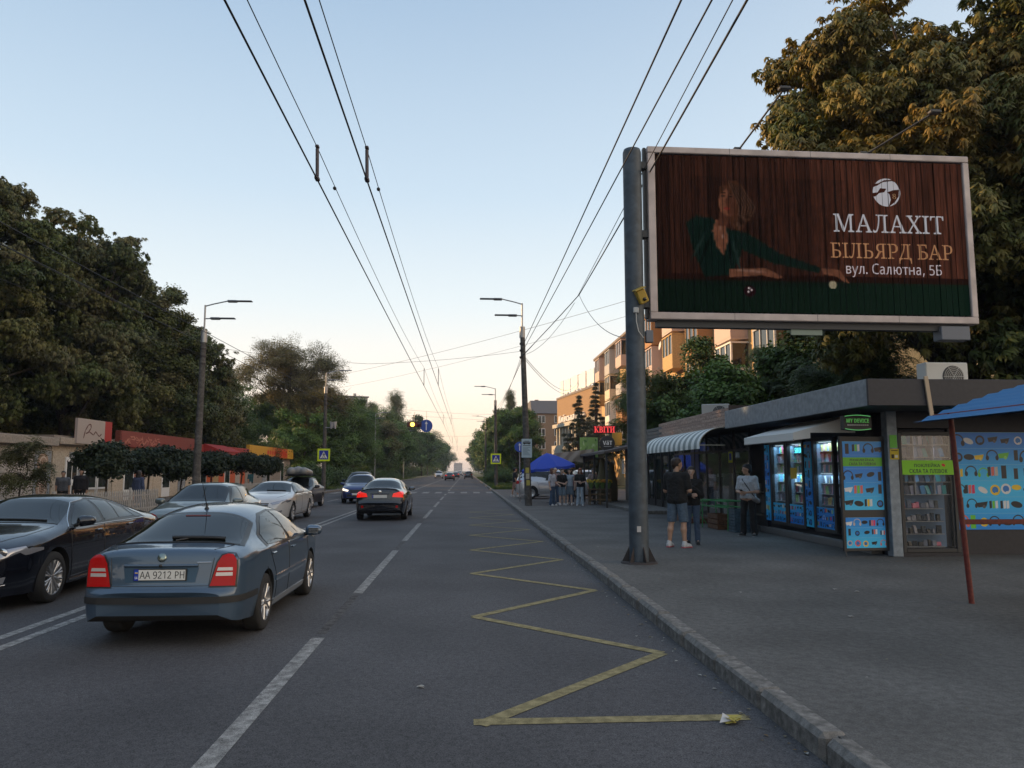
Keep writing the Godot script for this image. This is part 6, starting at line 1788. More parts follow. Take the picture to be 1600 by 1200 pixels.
func billboard() -> void:
	var t := thing("billboard", "large slatted advertising board for a billiard bar on a thick grey pole by the kerb", "billboard")
	var pole_m := textured(M("pole paint", Color(0.075, 0.1, 0.125), 0.55, 0.1), tex("stains", 42, 0.015, 0.66, 1.0, 0.0, 512, 6), 0.6)
	var q := MB.new()
	q.lathe([[0.168, 0.0], [0.168, 7.4], [0.15, 7.46], [0.0, 7.47]], 28, Transform3D(Basis.IDENTITY, Vector3(3.0, 0.13, -13.45)))
	obj("pole", q, pole_m, t)
	for k in 6:
		var a := TAU * k / 6.0 + 0.3
		var d := Vector3(cos(a), 0, sin(a))
		var g := MB.new(); g.prism(PackedVector2Array([Vector2(0.15, 0), Vector2(0.29, 0), Vector2(0.29, 0.03), Vector2(0.16, 0.3)]), 0.016, Transform3D(Basis(d, Vector3.UP, d.cross(Vector3.UP)), Vector3(3.0, 0.13, -13.45)))
		obj("gusset", g, M("rusty steel", Color(0.05, 0.042, 0.04), 0.85, 0.2), t)
	var fl := MB.new(); fl.lathe([[0.0, 0.03], [0.31, 0.03], [0.32, 0.0]], 24, Transform3D(Basis.IDENTITY, Vector3(3.0, 0.13, -13.45))); obj("base_plate", fl, M("rusty steel", Color(0.05, 0.042, 0.04), 0.85, 0.2), t)
	# board: origin at its lower left corner, slightly turned
	var bd := Node3D.new(); bd.name = "board"; t.add_child(bd); bd.position = Vector3(3.27, 4.42, -13.42); bd.rotation.y = 0.02
	var W := 6.2; var H := 3.23
	var alu := textured(M("frame aluminium", Color(0.58, 0.49, 0.45), 0.55, 0.1), tex("soft_stains", 43, 0.012, 0.8, 1.0, 0.0, 512, 6), 0.3)
	var fr := MB.new()
	fr.box(Vector3(W * 0.5, 0.065, -0.11), Vector3(W, 0.13, 0.3), Basis.IDENTITY, 0.012); fr.box(Vector3(W * 0.5, H - 0.06, -0.11), Vector3(W, 0.12, 0.3), Basis.IDENTITY, 0.012)
	fr.box(Vector3(0.07, H * 0.5, -0.11), Vector3(0.14, H - 0.25, 0.298), Basis.IDENTITY, 0.012); fr.box(Vector3(W - 0.06, H * 0.5, -0.11), Vector3(0.12, H - 0.25, 0.298), Basis.IDENTITY, 0.012)
	obj("frame", fr, alu, bd)
	var jn := MB.new()
	for x in [1.55, 3.1, 4.65]:
		jn.box(Vector3(x, 0.07, 0.04), Vector3(0.006, 0.14, 0.004)); jn.box(Vector3(x, H - 0.06, 0.04), Vector3(0.006, 0.12, 0.004))
	obj("frame_joint", jn, M("black frame", G(0.03), 0.5), bd)
	var bk := MB.new(); bk.box(Vector3(W * 0.5, H * 0.5, -0.24), Vector3(W - 0.1, H - 0.1, 0.03)); bk.box(Vector3(W * 0.5, -0.06, -0.15), Vector3(W - 0.3, 0.12, 0.16)); obj("back_sheet", bk, M("dark back sheet", G(0.05), 0.6), bd)
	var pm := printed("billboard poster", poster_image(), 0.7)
	pm.metallic_specular = 0.12
	var n := 52
	var x0 := 0.145; var w := (W - 0.27) / n
	for k in n:
		var s := MB.new()
		var xa := x0 + k * w + 0.004; var xb := x0 + (k + 1) * w - 0.004
		var mx := Vector3((xa + xb) * 0.5, 0, 0)
		var y0 := 0.16; var y1 := H - 0.14
		xa -= mx.x; xb -= mx.x
		s.quad(Vector3(xa, y0, 0), Vector3(xb, y0, 0), Vector3(xb, y1, 0), Vector3(xa, y1, 0), Rect2(float(k) / n, 0, 1.0 / n, 1))
		var mid := Vector3(0, 0, -0.09)
		s.quad(Vector3(xb, y0, 0), mid + Vector3(0, y0, 0), mid + Vector3(0, y1, 0), Vector3(xb, y1, 0), Rect2((k + 0.9) / n, 0, 0.1 / n, 1)); s.quad(mid + Vector3(0, y0, 0), Vector3(xa, y0, 0), Vector3(xa, y1, 0), mid + Vector3(0, y1, 0), Rect2(float(k) / n, 0, 0.1 / n, 1))
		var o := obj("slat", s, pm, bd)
		o.position = mx + Vector3(0, 0, 0.004 * sin(k * 2.3)); o.rotation.y = 0.035 * sin(k * 5.7) * sin(k * 1.3)

	# arms, boxes, camera, cables
	var ar := MB.new()
	for y in [4.7, 6.0, 7.3]: ar.box(Vector3(3.2, y, -13.5), Vector3(0.3, 0.14, 0.16), Basis.IDENTITY, 0.01)
	ar.box(Vector3(3.235, 6.05, -13.52), Vector3(0.05, 3.2, 0.1))
	obj("bracket", ar, M("black frame", G(0.03), 0.5), t)
	for k in 2:
		var l := MB.new()
		var p: Vector3 = [Vector3(1.75, H, -0.1), Vector3(4.2, H, -0.1)][k]
		var e: Vector3 = [Vector3(2.25, H + 0.75, 0.9), Vector3(5.0, H + 0.42, 0.9)][k]
		l.tube([p, e], 0.018, 6); l.box(e, Vector3(0.2, 0.06, 0.12), Basis.IDENTITY, 0.015); l.box(p + Vector3(0, 0.04, 0), Vector3(0.14, 0.08, 0.1), Basis.IDENTITY, 0.01)
		obj("lamp_arm", l, M("black frame", G(0.03), 0.5), bd)
	var bx := MB.new(); bx.box(Vector3(5.75, -0.17, -0.12), Vector3(0.56, 0.26, 0.26), Basis.IDENTITY, 0.012); obj("motor_box", bx, M("grey box", Color(0.14, 0.15, 0.17), 0.6), bd)
	var sg := MB.new(); sg.box(Vector3(2.95, -0.13, -0.12), Vector3(0.6, 0.2, 0.03), Basis.IDENTITY, 0.006); obj("owner_plate", sg, M("pale green plate", Color(0.22, 0.27, 0.22), 0.6), bd)
	var cam := thing("speed_camera", "yellow traffic camera box fixed to the billboard pole", "camera", Vector3(3.08, 4.8, -13.25))
	var cb := Basis(Vector3.BACK, 0.45) * Basis(Vector3.RIGHT, 0.25)
	var cq := MB.new(); cq.box(Vector3.ZERO, Vector3(0.17, 0.26, 0.16), cb, 0.02); obj("housing", cq, M("yellow housing", Color(0.42, 0.28, 0.04), 0.5), cam)
	var hq := MB.new(); hq.box(cb * Vector3(0, 0.14, 0.02), Vector3(0.2, 0.02, 0.22), cb, 0.006); obj("hood", hq, M("yellow housing", Color(0.42, 0.28, 0.04), 0.5), cam)
	var lq := MB.new(); lq.lathe([[0.0, 0.02], [0.03, 0.02], [0.034, 0.0]], 16, Transform3D(cb * Basis(Vector3.RIGHT, PI * 0.5), cb * Vector3(0.01, -0.06, 0.08))); obj("lens", lq, M("lens", G(0.01), 0.1), cam)
	var jb := thing("junction_box", "small pale junction box with a dangling cable on the billboard pole", "box", Vector3(2.98, 4.55, -13.26))
	var jq := MB.new(); jq.box(Vector3.ZERO, Vector3(0.1, 0.1, 0.06), Basis.IDENTITY, 0.012); obj("box_body", jq, M("pale box", Color(0.4, 0.41, 0.4), 0.6), jb)
	var jc := MB.new(); jc.tube([Vector3(0, -0.05, 0.01), Vector3(0.0, -0.2, 0.02), Vector3(0.04, -0.38, 0.01), Vector3(0.13, -0.5, 0.0)], 0.008, 6); obj("cable", jc, M("pale cable", Color(0.5, 0.5, 0.48), 0.6), jb)
	var gb := MB.new(); gb.box(Vector3(3.24, 4.1, -13.4), Vector3(0.13, 0.22, 0.12), Basis.IDENTITY, 0.01)
	tag(obj("switch_box", gb, M("grey box", Color(0.14, 0.15, 0.17), 0.6)), "small grey switch box beside the pole under the board corner", "box")
	var sk := Image.create(64, 64, false, Image.FORMAT_RGB8); sk.fill(Color(0.6, 0.6, 0.58))
	obj("sticker", sheet(0.07, 0.1, Vector3(2.97, 0.72, -13.281), Basis.IDENTITY, 0.003), M("white sticker", G(0.4), 0.7), t)

func canopy() -> void:
	var t := thing("blue_canopy", "arched blue corrugated canopy on red posts at the pavement edge of the kiosks", "canopy", Vector3(5.75, 0.13, 0))
	var q := MB.new()
	var rows := []
	for i in 57:
		var f := i / 56.0
		var x := 2.9 * f; var y := 2.2 + 0.62 * sin(f * PI * 0.5 * 1.15)
		var wv := 0.011 * cos(i * PI * 0.5)
		rows.append([Vector3(x - wv * 0.5, y + wv, -9.6), Vector3(x - wv * 0.5, y + wv, -3.0)])
	q.grid(rows)
	var r2 := []
	for r in rows: r2.append([r[1] - Vector3(0, 0.012, 0), r[0] - Vector3(0, 0.012, 0)])
	q.grid(r2)
	obj("corrugated_sheet", q, M("blue sheet", Color(0.05, 0.2, 0.42), 0.5, 0.0), t)
	var red := textured(M("red post paint", Color(0.2, 0.03, 0.02), 0.6), tex("stains", 42, 0.015, 0.66, 1.0, 0.0, 512, 6), 1.5)
	var p := MB.new(); p.tube([Vector3(0.34, 0, -9.17), Vector3(0.22, 2.3, -9.17)], 0.032, 10); obj("post", p, red, t)
	var p2 := MB.new(); p2.tube([Vector3(0.34, 0, -4.0), Vector3(0.24, 2.3, -4.0)], 0.032, 10); obj("post", p2, red, t)
	var p3 := MB.new(); p3.tube([Vector3(2.6, 0, -9.17), Vector3(2.6, 2.75, -9.17)], 0.032, 10); obj("post", p3, red, t)
	var b := MB.new(); b.box(Vector3(1.42, 0.97, -9.17), Vector3(2.3, 0.06, 0.04), Basis.IDENTITY, 0.006); obj("rail", b, red, t)
	var b2 := MB.new(); b2.tube([Vector3(0.22, 2.28, -9.5), Vector3(0.22, 2.28, -3.1)], 0.025, 8); obj("purlin", b2, red, t)
func trees() -> void:
	var dk := [Color(0.07, 0.095, 0.03), Color(0.085, 0.105, 0.032), Color(0.115, 0.11, 0.036), Color(0.06, 0.085, 0.028)]
	var autumn := [Color(0.17, 0.14, 0.04), Color(0.22, 0.16, 0.045), Color(0.25, 0.17, 0.045), Color(0.24, 0.16, 0.035), Color(0.1, 0.12, 0.04), Color(0.12, 0.13, 0.04), Color(0.14, 0.13, 0.045)]
	var green := [Color(0.075, 0.125, 0.036), Color(0.09, 0.14, 0.04), Color(0.065, 0.1, 0.032)]
	var light := [Color(0.12, 0.2, 0.05), Color(0.1, 0.17, 0.045)]
	var olive := [Color(0.13, 0.12, 0.06), Color(0.16, 0.135, 0.065), Color(0.1, 0.11, 0.055)]
	# the big chestnut behind the billboard
	tree("chestnut_tree", "huge chestnut with browning leaves towering behind the billboard", Vector3(13.2, 0.13, -19.6), {"seed": 3, "trunk": 3.4, "girth": 0.34, "kind": "chestnut", "leaf": 0.88, "pal": autumn, "crowns": [
		[Vector3(-1.4, 8.4, 0.3), Vector3(4.6, 4.2, 4.0), 90, 0.85, 130], [Vector3(-4.4, 8.9, 1.0), Vector3(2.1, 1.4, 1.8), 28, 0.6, 110], [Vector3(-0.5, 11.9, 0.4), Vector3(4.4, 3.2, 3.6), 66, 0.85, 130], [Vector3(2.2, 5.4, 0.8), Vector3(3.0, 2.4, 2.6), 26, 0.95, 110]]})
	tree("chestnut_tree", "second dark chestnut filling the edge of the view beside the billboard", Vector3(15.8, 0.13, -17.6), {"seed": 4, "trunk": 3.0, "girth": 0.3, "kind": "chestnut", "leaf": 1.0, "pal": dk, "crowns": [[Vector3(-1.2, 7.2, 0.4), Vector3(3.4, 4.2, 3.0), 44, 1.0, 110]]})
	# rounded trees behind the kiosks
	var mids := [[9.9, -40.0, 7.2, 2.3, "dense dark tree standing nearest the billboard pole behind the kiosks"], [12.4, -39.0, 8.2, 2.6, "dark leafy tree under the middle of the billboard"], [12.6, -31.5, 7.4, 2.6, "dark tree behind the plank fascia kiosk"], [13.2, -26.5, 7.0, 2.6, "dark tree over the near roof of the phone kiosk"], [12.2, -22.8, 5.8, 1.9, "low bushy tree rising from behind the phone kiosk roof"], [10.6, -30.5, 5.6, 1.6, "small bright green tree behind the small air conditioner"]]
	for k in mids.size():
		var m = mids[k]
		tree("leafy_tree", m[4], Vector3(m[0], 0.13, m[1]), {"seed": 20 + k, "trunk": 1.9, "girth": 0.16, "kind": "feather" if k % 2 == 0 else "maple", "leaf": 1.0, "pal": green + [dk[0]] if k != 5 else light, "crowns": [[Vector3(0, m[2] * 0.6, 0), Vector3(m[3] * 1.05, m[2] * 0.43, m[3] * 1.05), 48, 0.7, 80]]})
	# the tall row behind the shops across the road
	var row := [[-23.5, -35.5, 16.6, 5.4], [-23.0, -27.0, 15.5, 5.0], [-21.8, -43.0, 16.4, 5.2], [-21.5, -51.0, 14.4, 4.9], [-21.6, -58.5, 13.4, 4.4], [-22.6, -67.0, 10.8, 3.6]]
	var names := ["tallest dark tree at the edge of the view behind the grey panelled shop", "dark tree standing by the end of the shop row out towards the viewer", "tall tree with a few yellowing boughs behind the red fascia", "tall dark tree next along behind the red fascia", "dark tree directly behind the concrete lamp pole across the road", "lower dark tree closing the row behind the shops"]
	for k in row.size():
		var m = row[k]
		var h: float = m[2]; var r: float = m[3]
		tree("tall_tree", names[k], Vector3(m[0], 0, m[1]), {"seed": 40 + k, "trunk": 3.2, "girth": 0.3, "kind": "maple" if k % 2 else "chestnut", "leaf": 0.92, "pal": dk + [olive[0]] if k != 2 else dk + [olive[0], olive[2]], "crowns": [[Vector3(0, h * 0.64, 0), Vector3(r * 0.88, h * 0.29, r * 0.88), 84, 0.9, 110], [Vector3(0.2, h * 0.42, 0.3), Vector3(r * 1.0, h * 0.19, r * 1.0), 64, 0.95, 100], [Vector3(0.2, h * 0.82, 0), Vector3(r * 0.62, h * 0.14, r * 0.62), 46, 0.7, 90]]})
	for k in 5:      # beside and behind the viewer: they shade the road
		tree("tall_tree", ["first", "second", "third", "fourth", "fifth"][k] + " tall tree of the shading row beside the viewer", Vector3(-22.5, 0, -18.0 + k * 9.0), {"seed": 50 + k, "trunk": 3.2, "girth": 0.3, "kind": "maple", "leaf": 1.9, "pal": dk, "crowns": [[Vector3(0, 9.0, 0), Vector3(4.8, 5.4, 4.8), 50, 1.4, 40]]})
	tree("ash_tree", "tall sparse ash with bare twigs showing, beyond the yellow sign", Vector3(-19.5, 0, -86), {"seed": 60, "trunk": 6.0, "girth": 0.2, "kind": "small", "leaf": 1.15, "twiggy": true, "pal": olive + [autumn[1]], "crowns": [[Vector3(0, 12.2, 0), Vector3(6.4, 3.6, 4.5), 80, 1.2, 80], [Vector3(3.4, 9.0, 1), Vector3(3.2, 2.8, 3), 36, 1.2, 80]]})
	for k in 5:
		tree("understory_tree", "%s bushy tree filling in behind the shop roofs under the tall row" % ["first", "second", "third", "fourth", "fifth"][k], Vector3(-26.0, 0, -29.0 - k * 8.5), {"seed": 230 + k, "trunk": 1.6, "girth": 0.14, "kind": "maple", "leaf": 1.2, "pal": dk, "crowns": [[Vector3(0, 4.4, 0), Vector3(3.0, 3.0, 4.6), 44, 1.0, 70]]})
	var bushy := [[-21.5, -72.0, 8.2, 3.6, 3], [-17.2, -83.0, 7.6, 3.4, 2], [-14.4, -87.0, 9.0, 3.6, 0], [-14.0, -97.0, 8.6, 3.4, 0], [-15.5, -106.0, 10.4, 4.0, 0], [-14.2, -117.0, 9.2, 3.8, 1], [-15.0, -129.0, 10.6, 4.2, 0], [-14.2, -143.0, 10.0, 4.2, 0], [-14.6, -160.0, 11.5, 4.6, 1], [-14.0, -180.0, 12.0, 4.6, 0], [-14.0, -205.0, 14.5, 5.0, 3], [-13.5, -235.0, 13.0, 5.4, 0], [-13.5, -270.0, 13.5, 6.0, 0], [-13.5, -310.0, 12.5, 6.0, 0], [-13.5, -360.0, 13.0, 6.5, 0], [-13.5, -420.0, 12.5, 7.0, 0], [-26.0, -92.0, 10.5, 5.0, 0], [-26.0, -112.0, 11.0, 5.0, 0], [-27.0, -140.0, 12.0, 6.0, 1]]
	var ord := ["first", "second", "third", "fourth", "fifth", "sixth", "seventh", "eighth", "ninth", "tenth", "eleventh", "twelfth", "thirteenth", "fourteenth", "fifteenth", "sixteenth", "seventeenth", "eighteenth", "nineteenth"]
	for k in bushy.size():
		var m = bushy[k]
		var far := clampf(-m[1] / 90.0, 1.0, 3.2)
		tree("roadside_tree", "%s roadside tree after the shops on the far pavement" % ord[k], Vector3(m[0], 0, m[1]), {"seed": 70 + k, "trunk": 1.8, "girth": 0.18, "kind": "maple" if k % 3 else "small", "leaf": 1.1 * far, "pal": [green + light, green + olive, light, green][m[4]], "crowns": [[Vector3(0, m[2] * 0.63, 0), Vector3(m[3] * 1.08, m[2] * 0.5, m[3] * 1.08), 40, m[3] * 0.3, int(95 / far)]]}, "roadside trees on the far pavement")
	var right := [[6.4, -98.0, 9.2, 2.9, 0], [6.9, -112.0, 9.6, 3.0, 0], [6.2, -126.0, 10.0, 3.4, 1], [6.0, -142.0, 10.0, 3.5, 0], [6.0, -162.0, 11.0, 3.9, 0], [6.2, -186.0, 11.5, 4.2, 0], [6.4, -215.0, 12.0, 4.6, 0], [6.6, -250.0, 12.5, 5.0, 0], [7.0, -300.0, 13.0, 5.6, 0], [7.0, -360.0, 13.0, 6.0, 0], [7.0, -440.0, 13.0, 6.5, 0]]
	for k in right.size():
		var m = right[k]
		var far := clampf(-m[1] / 90.0, 1.0, 3.2)
		tree("street_tree", "%s green tree past the crossing on the kiosk side of the road" % ord[k], Vector3(m[0], 0, m[1]), {"seed": 110 + k, "trunk": 1.8, "girth": 0.16, "kind": "maple", "leaf": 1.05 * far, "pal": light + green, "crowns": [[Vector3(0, m[2] * 0.64, 0), Vector3(m[3] * 1.08, m[2] * 0.52, m[3] * 1.08), 40, m[3] * 0.3, int(100 / far)]]}, "street trees on the kiosk side")
	# poplars and spruces
	var pops := [[10.2, -180.0, 20.5, 2.4, "tall narrow poplar above the street trees by the tapering pole"], [14.2, -190.0, 17.5, 2.2, "slightly lower poplar beside the tall narrow one"], [-17.0, -185.0, 20.5, 4.6, "broad brush shaped poplar rising above the far side trees"], [-21.0, -172.0, 16.5, 3.4, "yellowish narrow poplar before the pale apartment block"], [-25.0, -165.0, 16.5, 3.4, "second yellowish poplar before the pale apartment block"], [-18.6, -215.0, 15.0, 1.6, "slim dark poplar beside the brush shaped one"]]
	for m in pops:
		var cr := []
		for j in 13: cr.append([Vector3(0, m[2] * (0.12 + 0.068 * j), 0), Vector3(m[3] * (1.0 - 0.066 * j), m[2] * 0.06, m[3] * (1.0 - 0.066 * j)), 10, m[3] * 0.3 + 0.1, 30])
		tree("poplar_tree", m[4], Vector3(m[0], 0, m[1]), {"seed": int(m[2] * 10), "trunk": 2.0, "girth": 0.22, "kind": "small", "leaf": 1.5, "pal": olive + green if m[0] < -19 else green + olive, "crowns": cr})
	var spr := [[12.6, -86.0, 10.2, 3.4, "dark spruce with a thin pointed top before the cinema"], [15.2, -90.0, 12.2, 3.8, "taller spruce between the cinema and the apartment block"]]
	for m in spr:
		var cr := []
		for j in 22:
			var f := j / 21.0
			cr.append([Vector3(0, m[2] * (0.08 + 0.89 * f), 0), Vector3(m[3] * (1.04 - f) * (0.9 + 0.2 * (j % 2)), m[2] * 0.008, m[3] * (1.04 - f) * (0.9 + 0.2 * (j % 2))), int(14 - 12 * f), 0.36 - 0.2 * f, 24])
		tree("spruce_tree", m[4], Vector3(m[0], 0.1, m[1]), {"seed": int(m[2] * 7), "trunk": 1.0, "girth": 0.13, "kind": "needle", "leaf": 0.85, "pal": [Color(0.03, 0.05, 0.035), Color(0.04, 0.055, 0.035)], "crowns": cr})
	# clipped globe maples along the far pavement
	var gl := [[-13.6, -30.2, 0.0], [-13.4, -33.6, 0.08], [-13.4, -37.4, -0.05], [-13.4, -41.6, 0.0], [-13.4, -47.2, 0.05], [-13.4, -53.0, 0.0]]
	for k in gl.size():
		var m = gl[k]
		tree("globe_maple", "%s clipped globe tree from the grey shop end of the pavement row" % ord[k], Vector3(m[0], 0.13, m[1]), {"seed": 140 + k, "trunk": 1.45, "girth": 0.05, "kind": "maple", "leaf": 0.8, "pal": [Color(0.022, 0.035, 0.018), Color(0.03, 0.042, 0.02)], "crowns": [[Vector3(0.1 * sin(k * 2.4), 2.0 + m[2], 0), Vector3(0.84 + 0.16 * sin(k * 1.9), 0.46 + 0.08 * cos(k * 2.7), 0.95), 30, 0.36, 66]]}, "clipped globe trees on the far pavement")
	tree("sapling", "thin feathery leaved sapling before the grey panelled shop", Vector3(-16.3, 0.13, -29.4), {"seed": 160, "trunk": 1.0, "girth": 0.035, "kind": "feather", "leaf": 1.2, "pal": [Color(0.08, 0.09, 0.04), Color(0.1, 0.1, 0.05)], "crowns": [[Vector3(0.1, 1.7, 0), Vector3(0.8, 0.9, 0.7), 12, 0.35, 16]]})
	# hedge masses low along both verges
	for k in 19:
		var x := -12.8 if k < 7 else (4.6 if k < 10 else -14.5)
		var z := -66.0 - k * 8.0 if k < 7 else (-92.0 - (k - 7) * 9.0 if k < 10 else -124.0 - (k - 10) * (k - 6) * 2.6)
		tree("shrub", "%s low shrub on the verge under the roadside trees" % ord[k], Vector3(x - 0.6, 0.05, z), {"seed": 170 + k, "trunk": 0.4, "girth": 0.05, "kind": "small", "leaf": 1.3, "pal": green, "crowns": [[Vector3(0, 1.0, 0), Vector3(1.6, 1.0 if k < 10 else 1.5, 3.6 if k < 10 else 8.0), 24 if k < 10 else 40, 0.6 if k < 10 else 1.1, 46]]}, "low shrubs on the verge")

# ---------- poles ----------
func lamp_pole(label: String, at: Vector3, h: float, side: float, top_off: Vector3, concrete: bool) -> Node3D:
	var t := thing("lamp_pole", label, "lamp post", at)
	var conc := textured(M("pole concrete", Color(0.2, 0.185, 0.17), 0.9), tex("stone", 51, 0.03, 0.6, 1.0, 0.12), 0.5, 0.0, tex("stains", 42, 0.015, 0.66, 1.0, 0.0, 512, 6), 0.4)
	var steel := M("galvanised", G(0.35), 0.5, 0.8)
	var q := MB.new()
	var top := Vector3(0, h, 0) + top_off
	if concrete:
		q.tube([Vector3(0, -0.05, 0), top], [0.17, 0.11], 16); obj("shaft", q, conc, t)
		var cap := MB.new(); cap.tube([top - Vector3(0, 0.5, 0), top + Vector3(0, 0.02, 0)], [0.135, 0.13], 14); obj("cap", cap, steel, t)
		for k in 3:
			var b := MB.new(); b.tube([top - Vector3(0, 0.75 + k * 0.32, 0), top - Vector3(0, 0.83 + k * 0.32, 0)], 0.128, 14); obj("band", b, M("rusty steel", Color(0.05, 0.042, 0.04), 0.85, 0.2), t)
	else:
		q.tube([Vector3(0, -0.05, 0), top], [0.1, 0.06], 12); obj("shaft", q, M("pole grey", Color(0.25, 0.26, 0.25), 0.6, 0.2), t)
	var mast := MB.new(); mast.tube([top, top + Vector3(0, 1.15, 0)], 0.038, 8); obj("mast", mast, steel, t)
	var b0 := top + Vector3(0, 1.1, 0)
	var a1 := MB.new(); a1.tube([b0, b0 + Vector3(side * 0.35, 0.1, 0), b0 + Vector3(side * 0.95, 0.24, 0)], 0.028, 8); obj("arm", a1, steel, t)
	var a2 := MB.new(); a2.tube([b0 - Vector3(0, 0.55, 0), b0 + Vector3(side * 0.25, -0.54, 0)], 0.028, 8); obj("arm", a2, steel, t)
	for k in 2:
		var p: Vector3 = b0 + (Vector3(side * 0.9, 0.24, 0) if k == 0 else Vector3(side * 0.2, -0.53, 0))
		var l := MB.new()
		l.box(p + Vector3(side * 0.6, 0.0, 0), Vector3(1.0, 0.045, 0.26), Basis.IDENTITY, 0.02); l.box(p + Vector3(side * 0.25, -0.01, 0), Vector3(0.42, 0.1, 0.2), Basis.IDENTITY, 0.03)
		obj("lamp_head", l, M("lamp head grey", Color(0.2, 0.21, 0.23), 0.5, 0.3), t)
	return t
func cross_sign(label: String, at: Vector3) -> void:
	var t := thing("crossing_sign", label, "road sign", at)
	var im := Image.create(256, 256, false, Image.FORMAT_RGB8); im.fill(Color(0.78, 0.86, 0.05))
	im.fill_rect(Rect2i(36, 36, 184, 184), Color(0.08, 0.17, 0.6))
	fill_poly(im, PackedVector2Array([Vector2(128, 52), Vector2(204, 196), Vector2(52, 196)]), Color(0.85, 0.86, 0.85))
	fill_poly(im, oval(Vector2(132, 92), Vector2(10, 10)), Color(0.05, 0.05, 0.08))
	fill_poly(im, PackedVector2Array([Vector2(122, 104), Vector2(142, 104), Vector2(140, 140), Vector2(124, 140)]), Color(0.05, 0.05, 0.08))
	for s in [[Vector2(126, 138), Vector2(104, 184)], [Vector2(138, 138), Vector2(156, 184)], [Vector2(124, 108), Vector2(104, 134)], [Vector2(140, 108), Vector2(160, 130)]]:
		var d: Vector2 = (s[1] - s[0]).normalized().orthogonal() * 5.0
		fill_poly(im, PackedVector2Array([s[0] - d, s[0] + d, s[1] + d, s[1] - d]), Color(0.05, 0.05, 0.08))
	for k in 3: fill_poly(im, PackedVector2Array([Vector2(80 + k * 36, 186), Vector2(100 + k * 36, 186), Vector2(98 + k * 36, 194), Vector2(74 + k * 36, 194)]), Color(0.05, 0.05, 0.08))
	obj("sign_face", sheet(0.98, 0.98, Vector3.ZERO, Basis.IDENTITY, 0.01), printed("crossing sign", im, 0.45), t)
	var b := MB.new(); b.box(Vector3(0, 0, -0.03), Vector3(0.1, 0.7, 0.04)); obj("clamp", b, M("galvanised", G(0.35), 0.5, 0.8), t)
func poles() -> void:
	lamp_pole("tapering concrete lamp pole with bus stop plate beside the blue parasol", Vector3(2.85, 0.13, -35.6), 8.3, -1.0, Vector3(-0.28, 0, 0), true)
	lamp_pole("concrete lamp pole carrying the crossing sign on the kiosk side", Vector3(2.78, 0.13, -72.6), 8.2, -1.0, Vector3(-0.1, 0, 0), true)
	lamp_pole("distant lamp pole among the street trees on the kiosk side", Vector3(2.75, 0.1, -112), 8.2, -1.0, Vector3.ZERO, true)
	lamp_pole("concrete lamp pole with double lamp standing before the red fascia", Vector3(-11.45, 0.13, -33.6), 7.6, 1.0, Vector3(0.06, 0, 0), true)
	lamp_pole("concrete lamp pole with crossing sign across the road", Vector3(-11.2, 0.13, -61.6), 8.2, 1.0, Vector3.ZERO, true)
	lamp_pole("slim grey metal lamp post before the dark trees across the road", Vector3(-12.1, 0.1, -103), 8.0, 1.0, Vector3.ZERO, false)
	lamp_pole("second slim grey metal lamp post farther along across the road", Vector3(-12.1, 0.1, -150), 8.0, 1.0, Vector3.ZERO, false)
	cross_sign("yellow bordered pedestrian crossing sign on the kiosk side pole", Vector3(2.74, 2.83, -72.38))
	cross_sign("yellow bordered pedestrian crossing sign on the pole across the road", Vector3(-11.2, 2.95, -61.38))
	var bs := thing("bus_stop_sign", "white bus stop plate with black bus picture on the tapering pole", "sign", Vector3(2.76, 2.75, -35.42))
	var im := Image.create(128, 224, false, Image.FORMAT_RGB8); im.fill(Color(0.62, 0.7, 0.74))
	im.fill_rect(Rect2i(18, 34, 92, 26), Color(0.05, 0.05, 0.06)); im.fill_rect(Rect2i(34, 24, 60, 6), Color(0.25, 0.28, 0.3))
	for k in 5: im.fill_rect(Rect2i(24 + k * 17, 38, 12, 9), Color(0.5, 0.56, 0.6))
	for e in [36, 92]: fill_poly(im, oval(Vector2(e, 62), Vector2(7, 7)), Color(0.05, 0.05, 0.06))
	im.fill_rect(Rect2i(18, 76, 92, 8), Color(0.3, 0.33, 0.36))
	for k in 8: im.fill_rect(Rect2i(18, 98 + k * 13, 92 - (k * 29) % 40, 5), Color(0.4, 0.46, 0.5))
	obj("plate", sheet(0.48, 0.86, Vector3.ZERO, Basis.IDENTITY, 0.008), printed("bus stop plate", im, 0.5), bs)
	var bc := MB.new(); bc.box(Vector3(0, 0.1, -0.04), Vector3(0.34, 0.05, 0.06)); obj("clamp", bc, M("galvanised", G(0.35), 0.5, 0.8), bs)
	round_sign("small round blue sign behind the bus stop plate", Vector3(2.75, 2.95, -40.0), 0.27)
	var rp := MB.new(); rp.tube([Vector3(2.75, 0.13, -40.05), Vector3(2.75, 3.2, -40.05)], 0.03, 8)
	tag(obj("sign_post", rp, M("galvanised", G(0.35), 0.5, 0.8)), "thin steel post holding the small round blue sign", "post")
	for k in 3:
		var ps := MB.new()
		var y: float = [1.62, 1.35, 1.05][k]
		ps.quad(Vector3(2.7 + 0.02 * k, y, -35.43), Vector3(2.86 + 0.02 * k, y, -35.43), Vector3(2.86 + 0.02 * k, y + 0.24, -35.43), Vector3(2.7 + 0.02 * k, y + 0.24, -35.43))
		tag(obj("paper_notice", ps, M("faded notice", [Color(0.42, 0.36, 0.08), Color(0.4, 0.37, 0.3), Color(0.38, 0.33, 0.08)][k], 0.9)), ["yellow paper notice pasted highest on the tapering pole", "pale paper notice pasted on the tapering pole", "yellow paper notice pasted lowest on the tapering pole"][k], "notice")
	# lantern-like brackets on the pole across the road
	var bl := thing("loudspeakers", "pair of pale horn loudspeakers on the crossing pole across the road", "loudspeaker", Vector3(-10.75, 5.3, -61.5))
